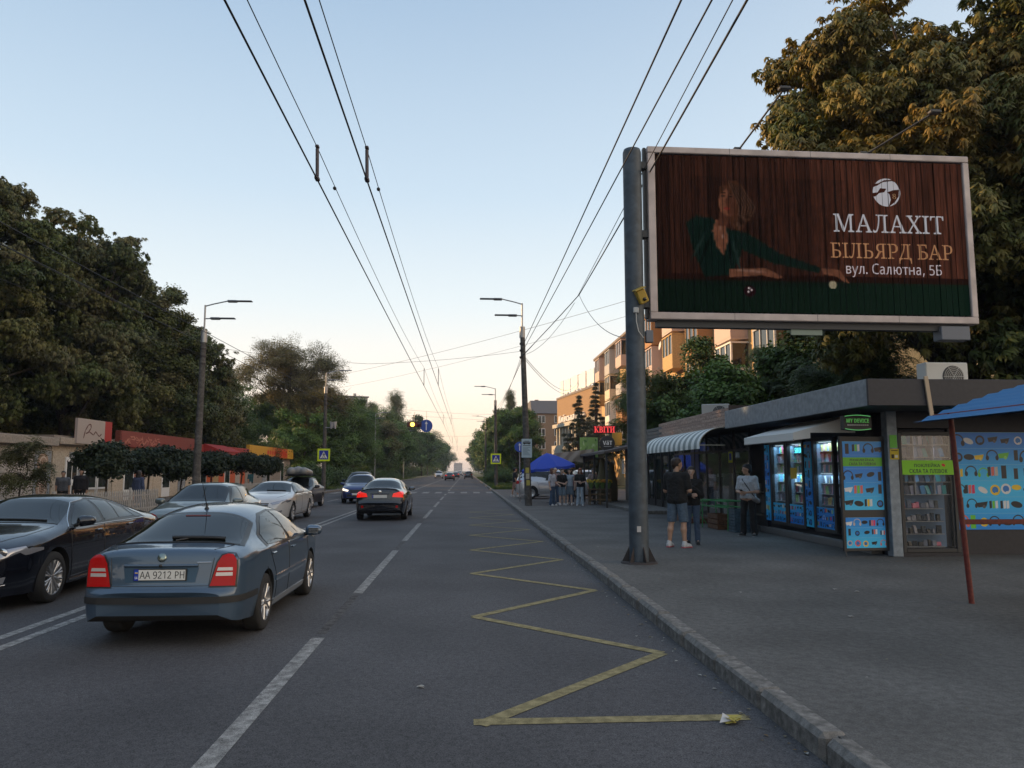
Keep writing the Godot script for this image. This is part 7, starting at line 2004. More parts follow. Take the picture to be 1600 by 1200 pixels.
	for k in 2:
		var c := MB.new(); c.lathe([[0.05, -0.3], [0.22, 0.25], [0.2, 0.25], [0.0, 0.1]], 14, Transform3D(Basis(Vector3.BACK, -0.2 + 0.4 * k), Vector3(0.22 * k + 0.1, 0, 0)))
		obj("horn", c, M("pale horn", G(0.4), 0.6), bl)
	var hb := MB.new(); hb.tube([Vector3(-0.4, -0.2, 0), Vector3(0.4, -0.2, 0)], 0.03, 6); obj("bracket", hb, M("galvanised", G(0.35), 0.5, 0.8), bl)
	# overhead flashing light and blue sign
	round_sign("round blue arrow sign hung over the road beside the flashing light", Vector3(-3.25, 5.3, -62), 0.5)
	var fl := thing("flashing_signal", "dark box with a lit amber lamp hung over the road", "traffic signal", Vector3(-4.2, 5.4, -62))
	var fb := MB.new(); fb.box(Vector3(0, 0, 0), Vector3(1.15, 0.42, 0.2), Basis.IDENTITY, 0.03); obj("signal_case", fb, M("dark maroon case", Color(0.03, 0.008, 0.015), 0.6), fl)
	var lm := MB.new(); lm.lathe([[0.0, 0.06], [0.14, 0.03], [0.17, 0.0]], 18, Transform3D(Basis(Vector3.RIGHT, PI * 0.5), Vector3(-0.15, 0, 0.1))); obj("lamp_lens", lm, glow("amber lamp", Color(1.0, 0.62, 0.08), 4.0), fl)
	var ol := OmniLight3D.new(); ol.name = "amber_light"; ol.light_color = Color(1.0, 0.6, 0.1); ol.light_energy = 0.15; ol.light_size = 0.15; ol.omni_range = 30.0; ol.shadow_enabled = true; ol.position = Vector3(-4.35, 5.4, -61.7); add_child(ol)
	var l2 := MB.new(); l2.lathe([[0.0, 0.05], [0.14, 0.03], [0.17, 0.0]], 18, Transform3D(Basis(Vector3.RIGHT, PI * 0.5), Vector3(0.33, 0, 0.1))); obj("dark_lens", l2, M("dark lens", Color(0.03, 0.01, 0.02), 0.2), fl)
	var fp := MB.new(); fp.tube([Vector3(-4.2, 5.6, -62), Vector3(-4.2, 6.42, -62.1)], 0.02, 6); fp.tube([Vector3(-3.25, 5.7, -62), Vector3(-3.25, 6.45, -62.1)], 0.02, 6)
	tag(obj("hanger", fp, M("galvanised", G(0.35), 0.5, 0.8)), "pair of steel rods hanging the amber light and the blue sign", "hanger")
func round_sign(label: String, at: Vector3, r: float) -> void:
	var t := thing("round_sign", label, "road sign", at)
	var d := MB.new(); d.lathe([[0.0, 0.0], [r, 0.0], [r, -0.02], [0.0, -0.02]], 32, Transform3D(Basis(Vector3.RIGHT, PI * 0.5), Vector3.ZERO), true)
	obj("disc", d, M("sign blue", Color(0.02, 0.07, 0.35), 0.45), t)
	var a := MB.new()
	a.prism(PackedVector2Array([Vector2(-0.07, -0.7), Vector2(0.07, -0.7), Vector2(0.07, 0.3), Vector2(0.25, 0.3), Vector2(0, 0.72), Vector2(-0.25, 0.3), Vector2(-0.07, 0.3)]), 0.006, Transform3D(Basis.IDENTITY.scaled(Vector3(r, r, 1)), Vector3(0, 0, 0.007)))
	obj("arrow", a, M("sign white", G(0.7), 0.45), t)

func span(pts: Array, sag: float, n := 14) -> Array:
	var out := []
	for i in pts.size() - 1:
		for k in n + (1 if i == pts.size() - 2 else 0):
			var f := float(k) / n
			out.append((pts[i] as Vector3).lerp(pts[i + 1], f) - Vector3(0, sag * 4.0 * f * (1.0 - f), 0))
	return out
func wire(label: String, pts: Array, r: float, sag: float, group := "") -> void:
	var q := MB.new(); q.tube(span(pts, sag), r, 5, false)
	tag(obj("overhead_wire", q, M("wire", G(0.025), 0.6, 0.3)), label, "wire", group)
func wires() -> void:
	var names := ["trolleybus contact wire over the lane next to the centre line", "trolleybus contact wire nearer the kerb lane"]
	for k in 2:
		var x: float = [-2.05, -1.38][k]
		wire(names[k], [Vector3(x, 5.65, 20), Vector3(x, 5.65, -10.2), Vector3(x + 0.05, 5.65, -36), Vector3(x + 0.1, 5.65, -66), Vector3(x - 0.1, 5.65, -110), Vector3(x - 0.4, 5.65, -160), Vector3(x - 0.9, 5.65, -260)], 0.011, 0.02)
		wire(["carrier wire above the centre line contact wire", "carrier wire above the kerb lane contact wire"][k], [Vector3(x - 0.02, 6.6, 14), Vector3(x - 0.02, 6.12, -10.2), Vector3(x + 0.02, 6.55, -36), Vector3(x + 0.1, 6.4, -66), Vector3(x - 0.1, 6.4, -110), Vector3(x - 0.4, 6.3, -160)], 0.006, 0.22)
		var ins := MB.new(); ins.tube([Vector3(x, 5.7, -10.2), Vector3(x - 0.01, 6.08, -10.2)], 0.024, 8); ins.box(Vector3(x, 5.66, -10.2), Vector3(0.06, 0.05, 0.12), Basis.IDENTITY, 0.012); ins.box(Vector3(x - 0.01, 6.11, -10.2), Vector3(0.05, 0.04, 0.08), Basis.IDENTITY, 0.01)
		tag(obj("insulator", ins, M("insulator", Color(0.05, 0.035, 0.04), 0.5)), ["brown insulator rod on the wires nearer the centre line", "brown insulator rod on the wires nearer the kerb lane"][k], "insulator")
		var cl := MB.new(); cl.box(Vector3(x - 0.01, 6.05, -11.6), Vector3(0.05, 0.05, 0.06), Basis.IDENTITY, 0.014)
		tag(obj("wire_clamp", cl, M("wire", G(0.025), 0.6, 0.3)), ["small clamp on the carrier nearer the centre line", "small clamp on the carrier nearer the kerb lane"][k], "clamp")
		for z in [-36.0, -66.0, -110.0, -160.0]:
			var hg := MB.new(); hg.tube([Vector3(x + 0.03, 5.67, z), Vector3(x + 0.03, 6.5, z)], 0.016, 6)
			tag(obj("dropper", hg, M("wire", G(0.025), 0.6, 0.3)), "dropper rod on the wire nearer the %s, %s cross span ahead" % [["centre line", "kerb lane"][k], {-36.0: "first", -66.0: "second", -110.0: "third", -160.0: "fourth"}[z]], "dropper", "droppers on the trolleybus wires")
		wire(["contact wire over the oncoming lane nearer the shops", "contact wire over the oncoming lane nearer the centre"][k], [Vector3(-8.1 + 0.7 * k, 5.65, -8), Vector3(-8.1 + 0.7 * k, 5.65, -61), Vector3(-8.0 + 0.7 * k, 5.65, -160)], 0.009, 0.05)
	wire("cross span between the two poles beside the parasol", [Vector3(-11.4, 7.1, -33.6), Vector3(-4.5, 6.55, -35), Vector3(2.6, 7.3, -35.6)], 0.007, 0.1)
	wire("cross span over the road at the crossing", [Vector3(-11.2, 7.2, -61.6), Vector3(-3.0, 6.45, -62.2), Vector3(2.7, 7.0, -72.6)], 0.007, 0.05)
	wire("lower span carrying the amber light", [Vector3(-11.2, 6.5, -61.6), Vector3(2.7, 6.4, -62.5 - 10)], 0.007, 0.02)
	wire("distant cross span over the road", [Vector3(-12.1, 6.8, -103), Vector3(2.7, 6.8, -112)], 0.009, 0.3)
	wire("farther distant cross span over the road", [Vector3(-12.1, 6.8, -150), Vector3(3.5, 6.8, -160)], 0.01, 0.3)
	wire("long cable crossing the road from the ash to the billboard pole side", [Vector3(-20, 11.3, -86), Vector3(9.0, 10.6, -38)], 0.011, 0.5)
	wire("second long cable crossing just under the first", [Vector3(-20, 10.0, -86), Vector3(9.0, 9.8, -38)], 0.008, 0.6)
	var top := Vector3(2.6, 7.55, -35.5)
	wire("thick cable running overhead to the tapering pole, the one closest to the road", [Vector3(2.2, 7.45, 12), Vector3(2.38, 6.99, -8), top], 0.013, 0.02)
	wire("cable running overhead to the tapering pole, second from the road", [Vector3(2.7, 7.45, 12), Vector3(2.73, 7.0, -8), top - Vector3(0, 0.25, 0)], 0.012, 0.02)
	wire("thin cable running overhead to the bundle clamp", [Vector3(3.0, 7.45, 12), Vector3(2.97, 7.01, -8), Vector3(3.66, 7.5, -25), top - Vector3(0, 0.5, 0)], 0.008, 0.0)
	wire("twisted thick cable running overhead past the billboard corner", [Vector3(3.2, 7.45, 12), Vector3(3.14, 7.02, -8), Vector3(3.71, 7.55, -25), top - Vector3(0, 0.45, 0)], 0.016, 0.03)
	wire("slack loop of cable sagging to the tapering pole", [Vector3(3.7, 7.5, -26), top - Vector3(0, 0.45, 0)], 0.008, 0.38)
	wire("cable dropping from the bundle towards the billboard pole", [Vector3(3.71, 7.55, -25), Vector3(2.95, 4.1, -13.6)], 0.008, 0.35)
	for k in 3:
		wire(["first", "second", "third"][k] + " wire running on from the tapering pole to the next pole", [top - Vector3(0.1 * k - 0.1, 0.35 + 0.1 * k, 0), Vector3(2.6 + 0.1 * k, 7.4 - 0.2 * k, -72.5)], 0.009, 0.35)
	for k in 2:
		wire(["upper", "lower"][k] + " cable from the tapering pole down to the cinema roof", [top - Vector3(0, 0.45 + 0.1 * k, 0), Vector3(16.5, 15.0 - 0.6 * k, -112)], 0.014, 1.6)
	for k in 2:
		wire(["upper", "lower"][k] + " service wire strung before the trees behind the shops", [Vector3(-15.5, 9.3 - 1.2 * k, -22), Vector3(-11.4, 7.3 - 0.6 * k, -33.6)], 0.008, 0.15)

# ---------- cars ----------
func cars() -> void:
	var alloy := M("alloy", G(0.5), 0.3, 0.9)
	var red := M("red lens", Color(0.4, 0.008, 0.008), 0.2, 0.0, 0.35)
	var clear := coat(M("clear lens", Color(0.5, 0.46, 0.44), 0.12, 0.2), 0.02)
	var black := M("black trim", G(0.012), 0.35)
	var dull := M("dull black plastic", G(0.02), 0.7)
	var head := coat(M("headlamp", Color(0.32, 0.33, 0.36), 0.12, 0.5), 0.0)
	var chrome := M("chrome", G(0.6), 0.12, 1.0)
	# --- blue liftback, seen from behind
	var s := Shell.new()
	s.L = 4.5; s.wheel_r = 0.315; s.axles = [0.98, 3.5]; s.arch = 0.365; s.expo = 3.4; s.lean = 0.3; s.bow = 0.11
	s.top = [[0.0, 0.565], [0.02, 0.585], [0.055, 0.60], [0.066, 0.66], [0.092, 0.9], [0.115, 0.955], [0.16, 0.99], [0.3, 1.005], [0.4, 1.01], [0.46, 1.02], [1.25, 1.315], [1.6, 1.37], [2.1, 1.395], [2.5, 1.38], [2.78, 1.32], [3.45, 0.985], [3.6, 0.95], [4.15, 0.84], [4.36, 0.75], [4.44, 0.62], [4.5, 0.5]]
	s.belt = [[0.0, 0.86], [0.5, 0.91], [1.5, 0.92], [3.5, 0.87], [4.5, 0.7]]
	s.plan = [[0.0, 0.62], [0.02, 0.7], [0.05, 0.755], [0.1, 0.785], [0.2, 0.815], [0.45, 0.84], [1.0, 0.86], [3.0, 0.865], [3.9, 0.85], [4.25, 0.79], [4.42, 0.7], [4.5, 0.56]]
	s.bot = [[0.0, 0.33], [0.02, 0.295], [0.06, 0.265], [0.14, 0.25], [0.5, 0.22], [1.5, 0.19], [3.9, 0.19], [4.4, 0.22], [4.5, 0.28]]
	var blue := coat(M("blue grey metallic", Color(0.05, 0.085, 0.13), 0.35, 0.35), 0.03)
	var oct := car("liftback_car", "blue grey liftback with number plate AA 9212 PH driving away beside the centre line", Vector3(-3.06, 0, -10.05), 0.0, s, blue, {
		"surround": [[1.02, 0.925], [1.12, 1.06], [1.38, 1.2], [1.62, 1.275], [2.1, 1.305], [2.45, 1.285], [2.75, 1.2], [3.22, 0.93], [3.2, 0.905], [1.08, 0.905]],
		"windows": [[[1.14, 0.94], [1.2, 1.06], [1.42, 1.18], [1.63, 1.25], [2.03, 1.28], [2.06, 0.93]], [[2.13, 0.93], [2.11, 1.28], [2.44, 1.262], [2.72, 1.18], [3.12, 0.93]]],
		"seams": [[[2.08, 1.3], [2.09, 0.4], [2.12, 0.28], [3.3, 0.26], [3.33, 0.4], [3.24, 0.92]], [[1.1, 0.93], [1.24, 0.75], [1.42, 0.55], [1.47, 0.28], [2.1, 0.27]], [[1.31, 0.28], [0.98, 0.7]]],
		"handles": [[2.3, 0.815], [1.28, 0.83]], "strip": [[1.36, 0.5], [3.12, 0.5], [3.12, 0.555], [1.36, 0.555]], "strip_mat": blue, "sillstrip": [[1.38, 0.215], [3.1, 0.215], [3.1, 0.275], [1.38, 0.275]], "sill_mat": M("pale sill", Color(0.2, 0.22, 0.25), 0.4, 0.3),
		"mirror": [3.12, 0.9], "windscreen": [[-0.56, 2.8], [0.56, 2.8], [0.68, 3.42], [-0.68, 3.42]], "rear_glass": [[-0.56, 1.2], [0.56, 1.2], [0.665, 0.5], [0.62, 0.475], [-0.62, 0.475], [-0.665, 0.5]],
		"panels": [["bumper_strip", "rear", [[-0.79, 0.45], [0.79, 0.45], [0.79, 0.515], [-0.79, 0.515]], dull, 0.012],
			["bumper_strip", "right", [[0.03, 0.45], [0.58, 0.45], [0.58, 0.515], [0.03, 0.515]], dull, 0.012], ["bumper_strip", "left", [[0.03, 0.45], [0.58, 0.45], [0.58, 0.515], [0.03, 0.515]], dull, 0.012],
			["tail_light", "rear", [[0.5, 0.615], [0.745, 0.615], [0.75, 0.8], [0.74, 0.88], [0.7, 0.92], [0.65, 0.93], [0.6, 0.915], [0.56, 0.85]], red, 0.012], ["tail_light", "rear", [[-0.5, 0.615], [-0.745, 0.615], [-0.75, 0.8], [-0.74, 0.88], [-0.7, 0.92], [-0.65, 0.93], [-0.6, 0.915], [-0.56, 0.85]], red, 0.012],
			["lamp_segment", "rear", [[0.55, 0.715], [0.715, 0.715], [0.715, 0.75], [0.555, 0.75]], clear, 0.016], ["lamp_segment", "rear", [[-0.55, 0.715], [-0.715, 0.715], [-0.715, 0.75], [-0.555, 0.75]], clear, 0.016],
			["lamp_segment", "rear", [[0.56, 0.768], [0.715, 0.768], [0.712, 0.8], [0.57, 0.8]], clear, 0.016], ["lamp_segment", "rear", [[-0.56, 0.768], [-0.715, 0.768], [-0.712, 0.8], [-0.57, 0.8]], clear, 0.016],
			["lamp_gasket", "rear", [[0.485, 0.6], [0.76, 0.6], [0.765, 0.8], [0.755, 0.89], [0.71, 0.935], [0.65, 0.945], [0.59, 0.93], [0.545, 0.86]], black, 0.004], ["lamp_gasket", "rear", [[-0.485, 0.6], [-0.76, 0.6], [-0.765, 0.8], [-0.755, 0.89], [-0.71, 0.935], [-0.65, 0.945], [-0.59, 0.93], [-0.545, 0.86]], black, 0.004], ["glass_border", "top", [[-0.6, 1.26], [0.6, 1.26], [0.715, 0.49], [0.66, 0.455], [-0.66, 0.455], [-0.715, 0.49]], black, 0.003], ["plate_recess", "rear", [[-0.35, 0.655], [0.35, 0.655], [0.38, 0.81], [-0.38, 0.81]], M("recess blue", Color(0.035, 0.075, 0.12), 0.4, 0.4), 0.003]],
		"lines": [["tailgate_gap", "rear", [[-0.53, 0.955], [-0.485, 0.62], [0.485, 0.62], [0.53, 0.955]], black, 0.004], ["tailgate_gap", "top", [[0.5, 0.17], [0.62, 0.44], [0.585, 1.2]], black, 0.004], ["tailgate_gap", "top", [[-0.5, 0.17], [-0.62, 0.44], [-0.585, 1.2]], black, 0.004],
			["tailgate_ledge", "rear", [[-0.37, 0.825], [0.37, 0.825]], blue, 0.017, 0.008], ["trim_strip", "rear", [[0.36, 0.855], [0.5, 0.855]], chrome, 0.006, 0.006], ["glass_edge", "top", [[-0.62, 0.46], [0.62, 0.46]], black, 0.01, 0.004], ["wiper_blade", "top", [[-0.06, 0.53], [0.5, 0.53]], black, 0.022, 0.03], ["wiper_arm", "top", [[0.0, 0.46], [0.12, 0.53]], black, 0.012, 0.02],
			["brake_light", "top", [[-0.14, 1.13], [0.14, 1.13]], M("dim red", Color(0.12, 0.02, 0.02), 0.3), 0.012, 0.006]]})
	plate(oct, s, 0.735, false, "AA 9212 PH")
	oct.scale = Vector3.ONE * 0.955; oct.position = Vector3(-3.0, 0, -10.0)
	var em := MB.new(); em.lathe([[0.0, 0.02], [0.03, 0.018], [0.044, 0.008], [0.046, 0.0]], 24, Transform3D(Basis(Vector3.RIGHT, PI * 0.5 - 0.25), s.on_end(0.0, 0.905, false) + Vector3(0, 0, 0.004)))
	obj("badge", em, M("badge", Color(0.25, 0.3, 0.28), 0.2, 0.9), oct)
	var lk := MB.new(); lk.lathe([[0.0, 0.012], [0.014, 0.01], [0.018, 0.0]], 14, Transform3D(Basis(Vector3.RIGHT, PI * 0.5), s.on_end(0.0, 0.825, false) + Vector3(0, 0, 0.022))); obj("lock", lk, black, oct)
	var an := MB.new(); an.lathe([[0.03, 0.0], [0.012, 0.03], [0.01, 0.06], [0.0, 0.06]], 12, Transform3D(Basis.IDENTITY, s.on_top(0.0, 1.42))); an.tube([s.on_top(0.0, 1.42) + Vector3(0, 0.03, 0), s.on_top(0.0, 1.42) + Vector3(0, 0.33, 0.2)], [0.006, 0.003], 5)
	obj("aerial", an, black, oct)
	# --- black sedan coming towards the camera
	var c := Shell.new()
	c.L = 4.82; c.wheel_r = 0.33; c.axles = [1.08, 3.86]; c.arch = 0.385; c.expo = 3.4; c.lean = 0.33; c.bow = 0.16
	c.top = [[0.0, 0.6], [0.04, 0.66], [0.06, 0.9], [0.14, 1.06], [0.5, 1.11], [0.75, 1.12], [1.5, 1.38], [2.0, 1.455], [2.5, 1.46], [2.8, 1.42], [3.5, 1.05], [3.66, 1.01], [4.2, 0.935], [4.5, 0.85], [4.66, 0.76], [4.76, 0.64], [4.82, 0.5]]
	c.belt = [[0.0, 0.9], [1.0, 0.98], [2.2, 0.955], [3.5, 0.93], [4.82, 0.7]]
	c.plan = [[0.0, 0.66], [0.06, 0.78], [0.4, 0.87], [1.0, 0.9], [3.4, 0.91], [4.1, 0.9], [4.45, 0.84], [4.65, 0.74], [4.78, 0.58], [4.82, 0.48]]
	c.bot = [[0.0, 0.35], [0.3, 0.25], [1.5, 0.2], [4.0, 0.19], [4.7, 0.19], [4.82, 0.24]]
	for pr in [c.top, c.belt]:      # a low saloon
		for q in pr:
			if q[1] > 0.8: q[1] = 0.8 + (q[1] - 0.8) * 0.86
	var blk := coat(M("black car paint", Color(0.006, 0.007, 0.012), 0.22, 0.2), 0.015)
	var cam_d := {
		"windows": [[[1.33, 1.02], [1.5, 1.14], [1.86, 1.3], [1.9, 1.02]], [[1.3, 1.0], [1.28, 1.0], [1.02, 0.99], [1.24, 1.1], [1.44, 1.2], [1.38, 1.1]], [[1.94, 1.02], [1.92, 1.32], [2.36, 1.355], [2.42, 1.0]], [[2.5, 1.0], [2.45, 1.36], [2.8, 1.31], [3.36, 1.0]]],
		"surround": [[0.95, 0.97], [1.25, 1.14], [1.6, 1.27], [1.95, 1.35], [2.4, 1.385], [2.8, 1.33], [3.45, 0.985], [3.4, 0.975]],
		"chrome": [[[0.95, 0.975], [1.25, 1.15], [1.6, 1.28], [1.95, 1.36], [2.4, 1.395], [2.82, 1.335], [3.48, 0.975]], [[0.95, 0.968], [2.2, 0.968], [3.48, 0.962]]],
		"seams": [[[2.46, 1.36], [2.47, 0.5], [2.5, 0.3], [3.4, 0.28], [3.46, 0.6], [3.46, 0.94]], [[1.3, 0.98], [1.44, 0.75], [1.52, 0.5], [1.55, 0.3], [2.48, 0.29]]],
		"handles": [[2.66, 0.87], [1.6, 0.89]], "mirror": [3.26, 0.99], "windscreen": [[-0.58, 2.84], [0.58, 2.84], [0.72, 3.52], [-0.72, 3.52]], "rear_glass": [[-0.6, 1.42], [0.6, 1.42], [0.7, 0.82], [-0.7, 0.82]], "spokes": 10, "rim_r": 0.225,
		"sillstrip": [[1.5, 0.225], [3.42, 0.225], [3.42, 0.25], [1.5, 0.25]], "sill_mat": chrome,
		"panels": [["headlight", "front", [[0.34, 0.66], [0.54, 0.72], [0.8, 0.775], [0.83, 0.74], [0.7, 0.655], [0.42, 0.6]], head, 0.01], ["headlight", "front", [[-0.34, 0.66], [-0.54, 0.72], [-0.8, 0.775], [-0.83, 0.74], [-0.7, 0.655], [-0.42, 0.6]], head, 0.01],
			["headlight_corner", "right", [[4.2, 0.71], [4.5, 0.67], [4.58, 0.72], [4.42, 0.755], [4.2, 0.745]], head, 0.01], ["headlight_corner", "left", [[4.2, 0.71], [4.5, 0.67], [4.58, 0.72], [4.42, 0.755], [4.2, 0.745]], head, 0.01],
			["grille", "front", [[-0.3, 0.66], [0.3, 0.66], [0.26, 0.52], [-0.26, 0.52]], dull, 0.006], ["air_intake", "front", [[-0.44, 0.4], [0.44, 0.4], [0.5, 0.26], [-0.5, 0.26]], dull, 0.006], ["fog_lamp", "front", [[0.54, 0.4], [0.7, 0.43], [0.68, 0.35], [0.56, 0.34]], head, 0.01], ["fog_lamp", "front", [[-0.54, 0.4], [-0.7, 0.43], [-0.68, 0.35], [-0.56, 0.34]], head, 0.01],
			["tail_light", "rear", [[0.4, 0.8], [0.78, 0.8], [0.78, 0.96], [0.45, 0.93]], red, 0.01], ["tail_light", "rear", [[-0.4, 0.8], [-0.78, 0.8], [-0.78, 0.96], [-0.45, 0.93]], red, 0.01]],
		"lines": [["grille_bar", "front", [[-0.29, 0.62], [0.29, 0.62]], chrome, 0.01, 0.006], ["grille_bar", "front", [[-0.28, 0.57], [0.28, 0.57]], chrome, 0.01, 0.006], ["bumper_trim", "front", [[-0.7, 0.33], [-0.5, 0.3], [0.5, 0.3], [0.7, 0.33]], chrome, 0.008, 0.008], ["wiper_blade", "top", [[-0.55, 3.46], [0.1, 3.44]], black, 0.012, 0.015], ["bonnet_gap", "top", [[-0.72, 3.62], [-0.66, 4.2], [-0.5, 4.5]], black, 0.004], ["bonnet_gap", "top", [[0.72, 3.62], [0.66, 4.2], [0.5, 4.5]], black, 0.004]]}
	var low := func(a: Array, side_view: bool) -> void:
		for q in a:
			if q[1] > 0.8 and side_view: q[1] = 0.8 + (q[1] - 0.8) * 0.86
	for key in ["windows", "chrome", "seams"]:
		for a in cam_d[key]: low.call(a, true)
	low.call(cam_d["surround"], true); low.call(cam_d["handles"], true); low.call([cam_d["mirror"]], true)
	var camry := car("black_sedan", "glossy black sedan with chrome window line coming towards the viewer beside the blue liftback", Vector3(-6.32, 0, -12.15), PI, c, blk, cam_d)
	for e in [-1.0, 1.0]:
		for k in 2:
			var pr := MB.new(); pr.lathe([[0.0, 0.01], [0.03, 0.012], [0.05, 0.004], [0.055, 0.0]], 18, Transform3D(Basis(Vector3.RIGHT, -PI * 0.5), c.on_end(e * (0.5 + 0.16 * k), 0.685 + 0.03 * k, true) + Vector3(0, 0, -0.012)))
			obj("projector", pr, M("projector", G(0.6), 0.08, 1.0), camry)
	# --- black sedan ahead, braking
	var k := Shell.new()
	k.L = 4.54; k.wheel_r = 0.315; k.axles = [0.98, 3.58]; k.arch = 0.365; k.expo = 3.6; k.lean = 0.32; k.bow = 0.12
	k.top = [[0.0, 0.62], [0.03, 0.66], [0.05, 0.72], [0.08, 0.98], [0.12, 1.07], [0.2, 1.1], [0.55, 1.1], [0.7, 1.11], [1.3, 1.38], [1.8, 1.455], [2.3, 1.46], [2.6, 1.42], [3.3, 1.03], [3.5, 0.98], [4.15, 0.86], [4.4, 0.74], [4.54, 0.55]]
	k.belt = [[0.0, 0.9], [1.0, 0.97], [2.2, 0.95], [4.54, 0.7]]
	k.plan = [[0.0, 0.72], [0.05, 0.79], [0.3, 0.85], [1.0, 0.88], [3.2, 0.88], [4.0, 0.86], [4.35, 0.76], [4.54, 0.55]]
	k.bot = [[0.0, 0.36], [0.2, 0.24], [1.5, 0.2], [4.54, 0.25]]
	var lit := M("lit red lens", Color(0.4, 0.02, 0.01), 0.2); lit.emission_enabled = true; lit.emission = Color(1.0, 0.12, 0.06); lit.emission_energy_multiplier = 0.45
	var cor_d := {
		"windows": [[[1.2, 1.0], [1.45, 1.2], [1.85, 1.33], [1.9, 1.0]], [[1.98, 1.0], [1.94, 1.35], [2.3, 1.365], [2.62, 1.3], [3.12, 0.99]]],
		"surround": [[1.05, 0.98], [1.4, 1.23], [1.9, 1.38], [2.3, 1.39], [2.65, 1.33], [3.22, 0.97]],
		"seams": [[[1.94, 1.35], [1.96, 0.3], [3.2, 0.28], [3.2, 0.95]], [[1.15, 0.97], [1.42, 0.6], [1.46, 0.3], [1.96, 0.29]]],
		"handles": [[2.14, 0.86], [1.3, 0.87]], "mirror": [3.05, 0.98], "windscreen": [[-0.57, 2.64], [0.57, 2.64], [0.7, 3.32], [-0.7, 3.32]], "rear_glass": [[-0.56, 1.3], [0.56, 1.3], [0.67, 0.74], [-0.67, 0.74]],
		"panels": [["tail_light", "rear", [[0.42, 0.82], [0.78, 0.8], [0.79, 0.95], [0.72, 1.0], [0.46, 0.94]], lit, 0.012], ["tail_light", "rear", [[-0.42, 0.82], [-0.78, 0.8], [-0.79, 0.95], [-0.72, 1.0], [-0.46, 0.94]], lit, 0.012],
			["reflector", "rear", [[0.55, 0.45], [0.63, 0.45], [0.63, 0.53], [0.55, 0.53]], red, 0.008], ["reflector", "rear", [[-0.55, 0.45], [-0.63, 0.45], [-0.63, 0.53], [-0.55, 0.53]], red, 0.008]],
		"lines": [["plate_light_bar", "rear", [[-0.33, 0.93], [0.33, 0.93]], blk, 0.018, 0.01], ["boot_gap", "rear", [[-0.44, 1.0], [-0.42, 0.74], [0.42, 0.74], [0.44, 1.0]], dull, 0.004], ["boot_spoiler", "top", [[-0.66, 0.17], [0.66, 0.17]], blk, 0.022, 0.02]]}
	var cor := car("black_sedan", "black sedan with red brake lights glowing, driving away in the middle of the road", Vector3(-2.98, 0, -29.2), 0.0, k, blk, cor_d)
	plate(cor, k, 0.84, false)
	var bd := MB.new(); bd.lathe([[0.0, 0.012], [0.05, 0.008], [0.06, 0.0]], 20, Transform3D(Basis(Vector3.RIGHT, PI * 0.5), k.on_end(0, 0.99, false) + Vector3(0, 0, 0.004))); obj("badge", bd, chrome, cor)
	# --- others on the left carriageway
	var white := coat(M("white car paint", Color(0.55, 0.54, 0.53), 0.35, 0.1), 0.03)
	var w_d := cam_d.duplicate(); w_d["chrome"] = []; w_d["sill_mat"] = dull; w_d["spokes"] = 7
	var wh := car("white_sedan", "white sedan coming towards the viewer behind the black sedan", Vector3(-6.75, 0, -28.2), PI, c, white, w_d)
	plate(wh, c, 0.45, true)
	var su := Shell.new()
	su.L = 4.6; su.wheel_r = 0.35; su.axles = [0.95, 3.65]; su.arch = 0.41; su.expo = 5.0; su.lean = 0.22; su.bow = 0.12
	su.top = [[0.0, 0.7], [0.04, 0.78], [0.06, 1.0], [0.1, 1.1], [0.35, 1.52], [0.7, 1.63], [2.0, 1.66], [2.6, 1.62], [3.3, 1.16], [3.5, 1.1], [4.2, 1.0], [4.45, 0.86], [4.56, 0.66], [4.6, 0.6]]
	su.belt = [[0.0, 1.0], [3.4, 1.0], [4.6, 0.8]]
	su.plan = [[0.0, 0.74], [0.06, 0.82], [0.4, 0.88], [1.0, 0.9], [3.6, 0.9], [4.2, 0.86], [4.48, 0.74], [4.6, 0.56]]
	su.bot = [[0.0, 0.4], [0.3, 0.28], [4.2, 0.25], [4.6, 0.34]]
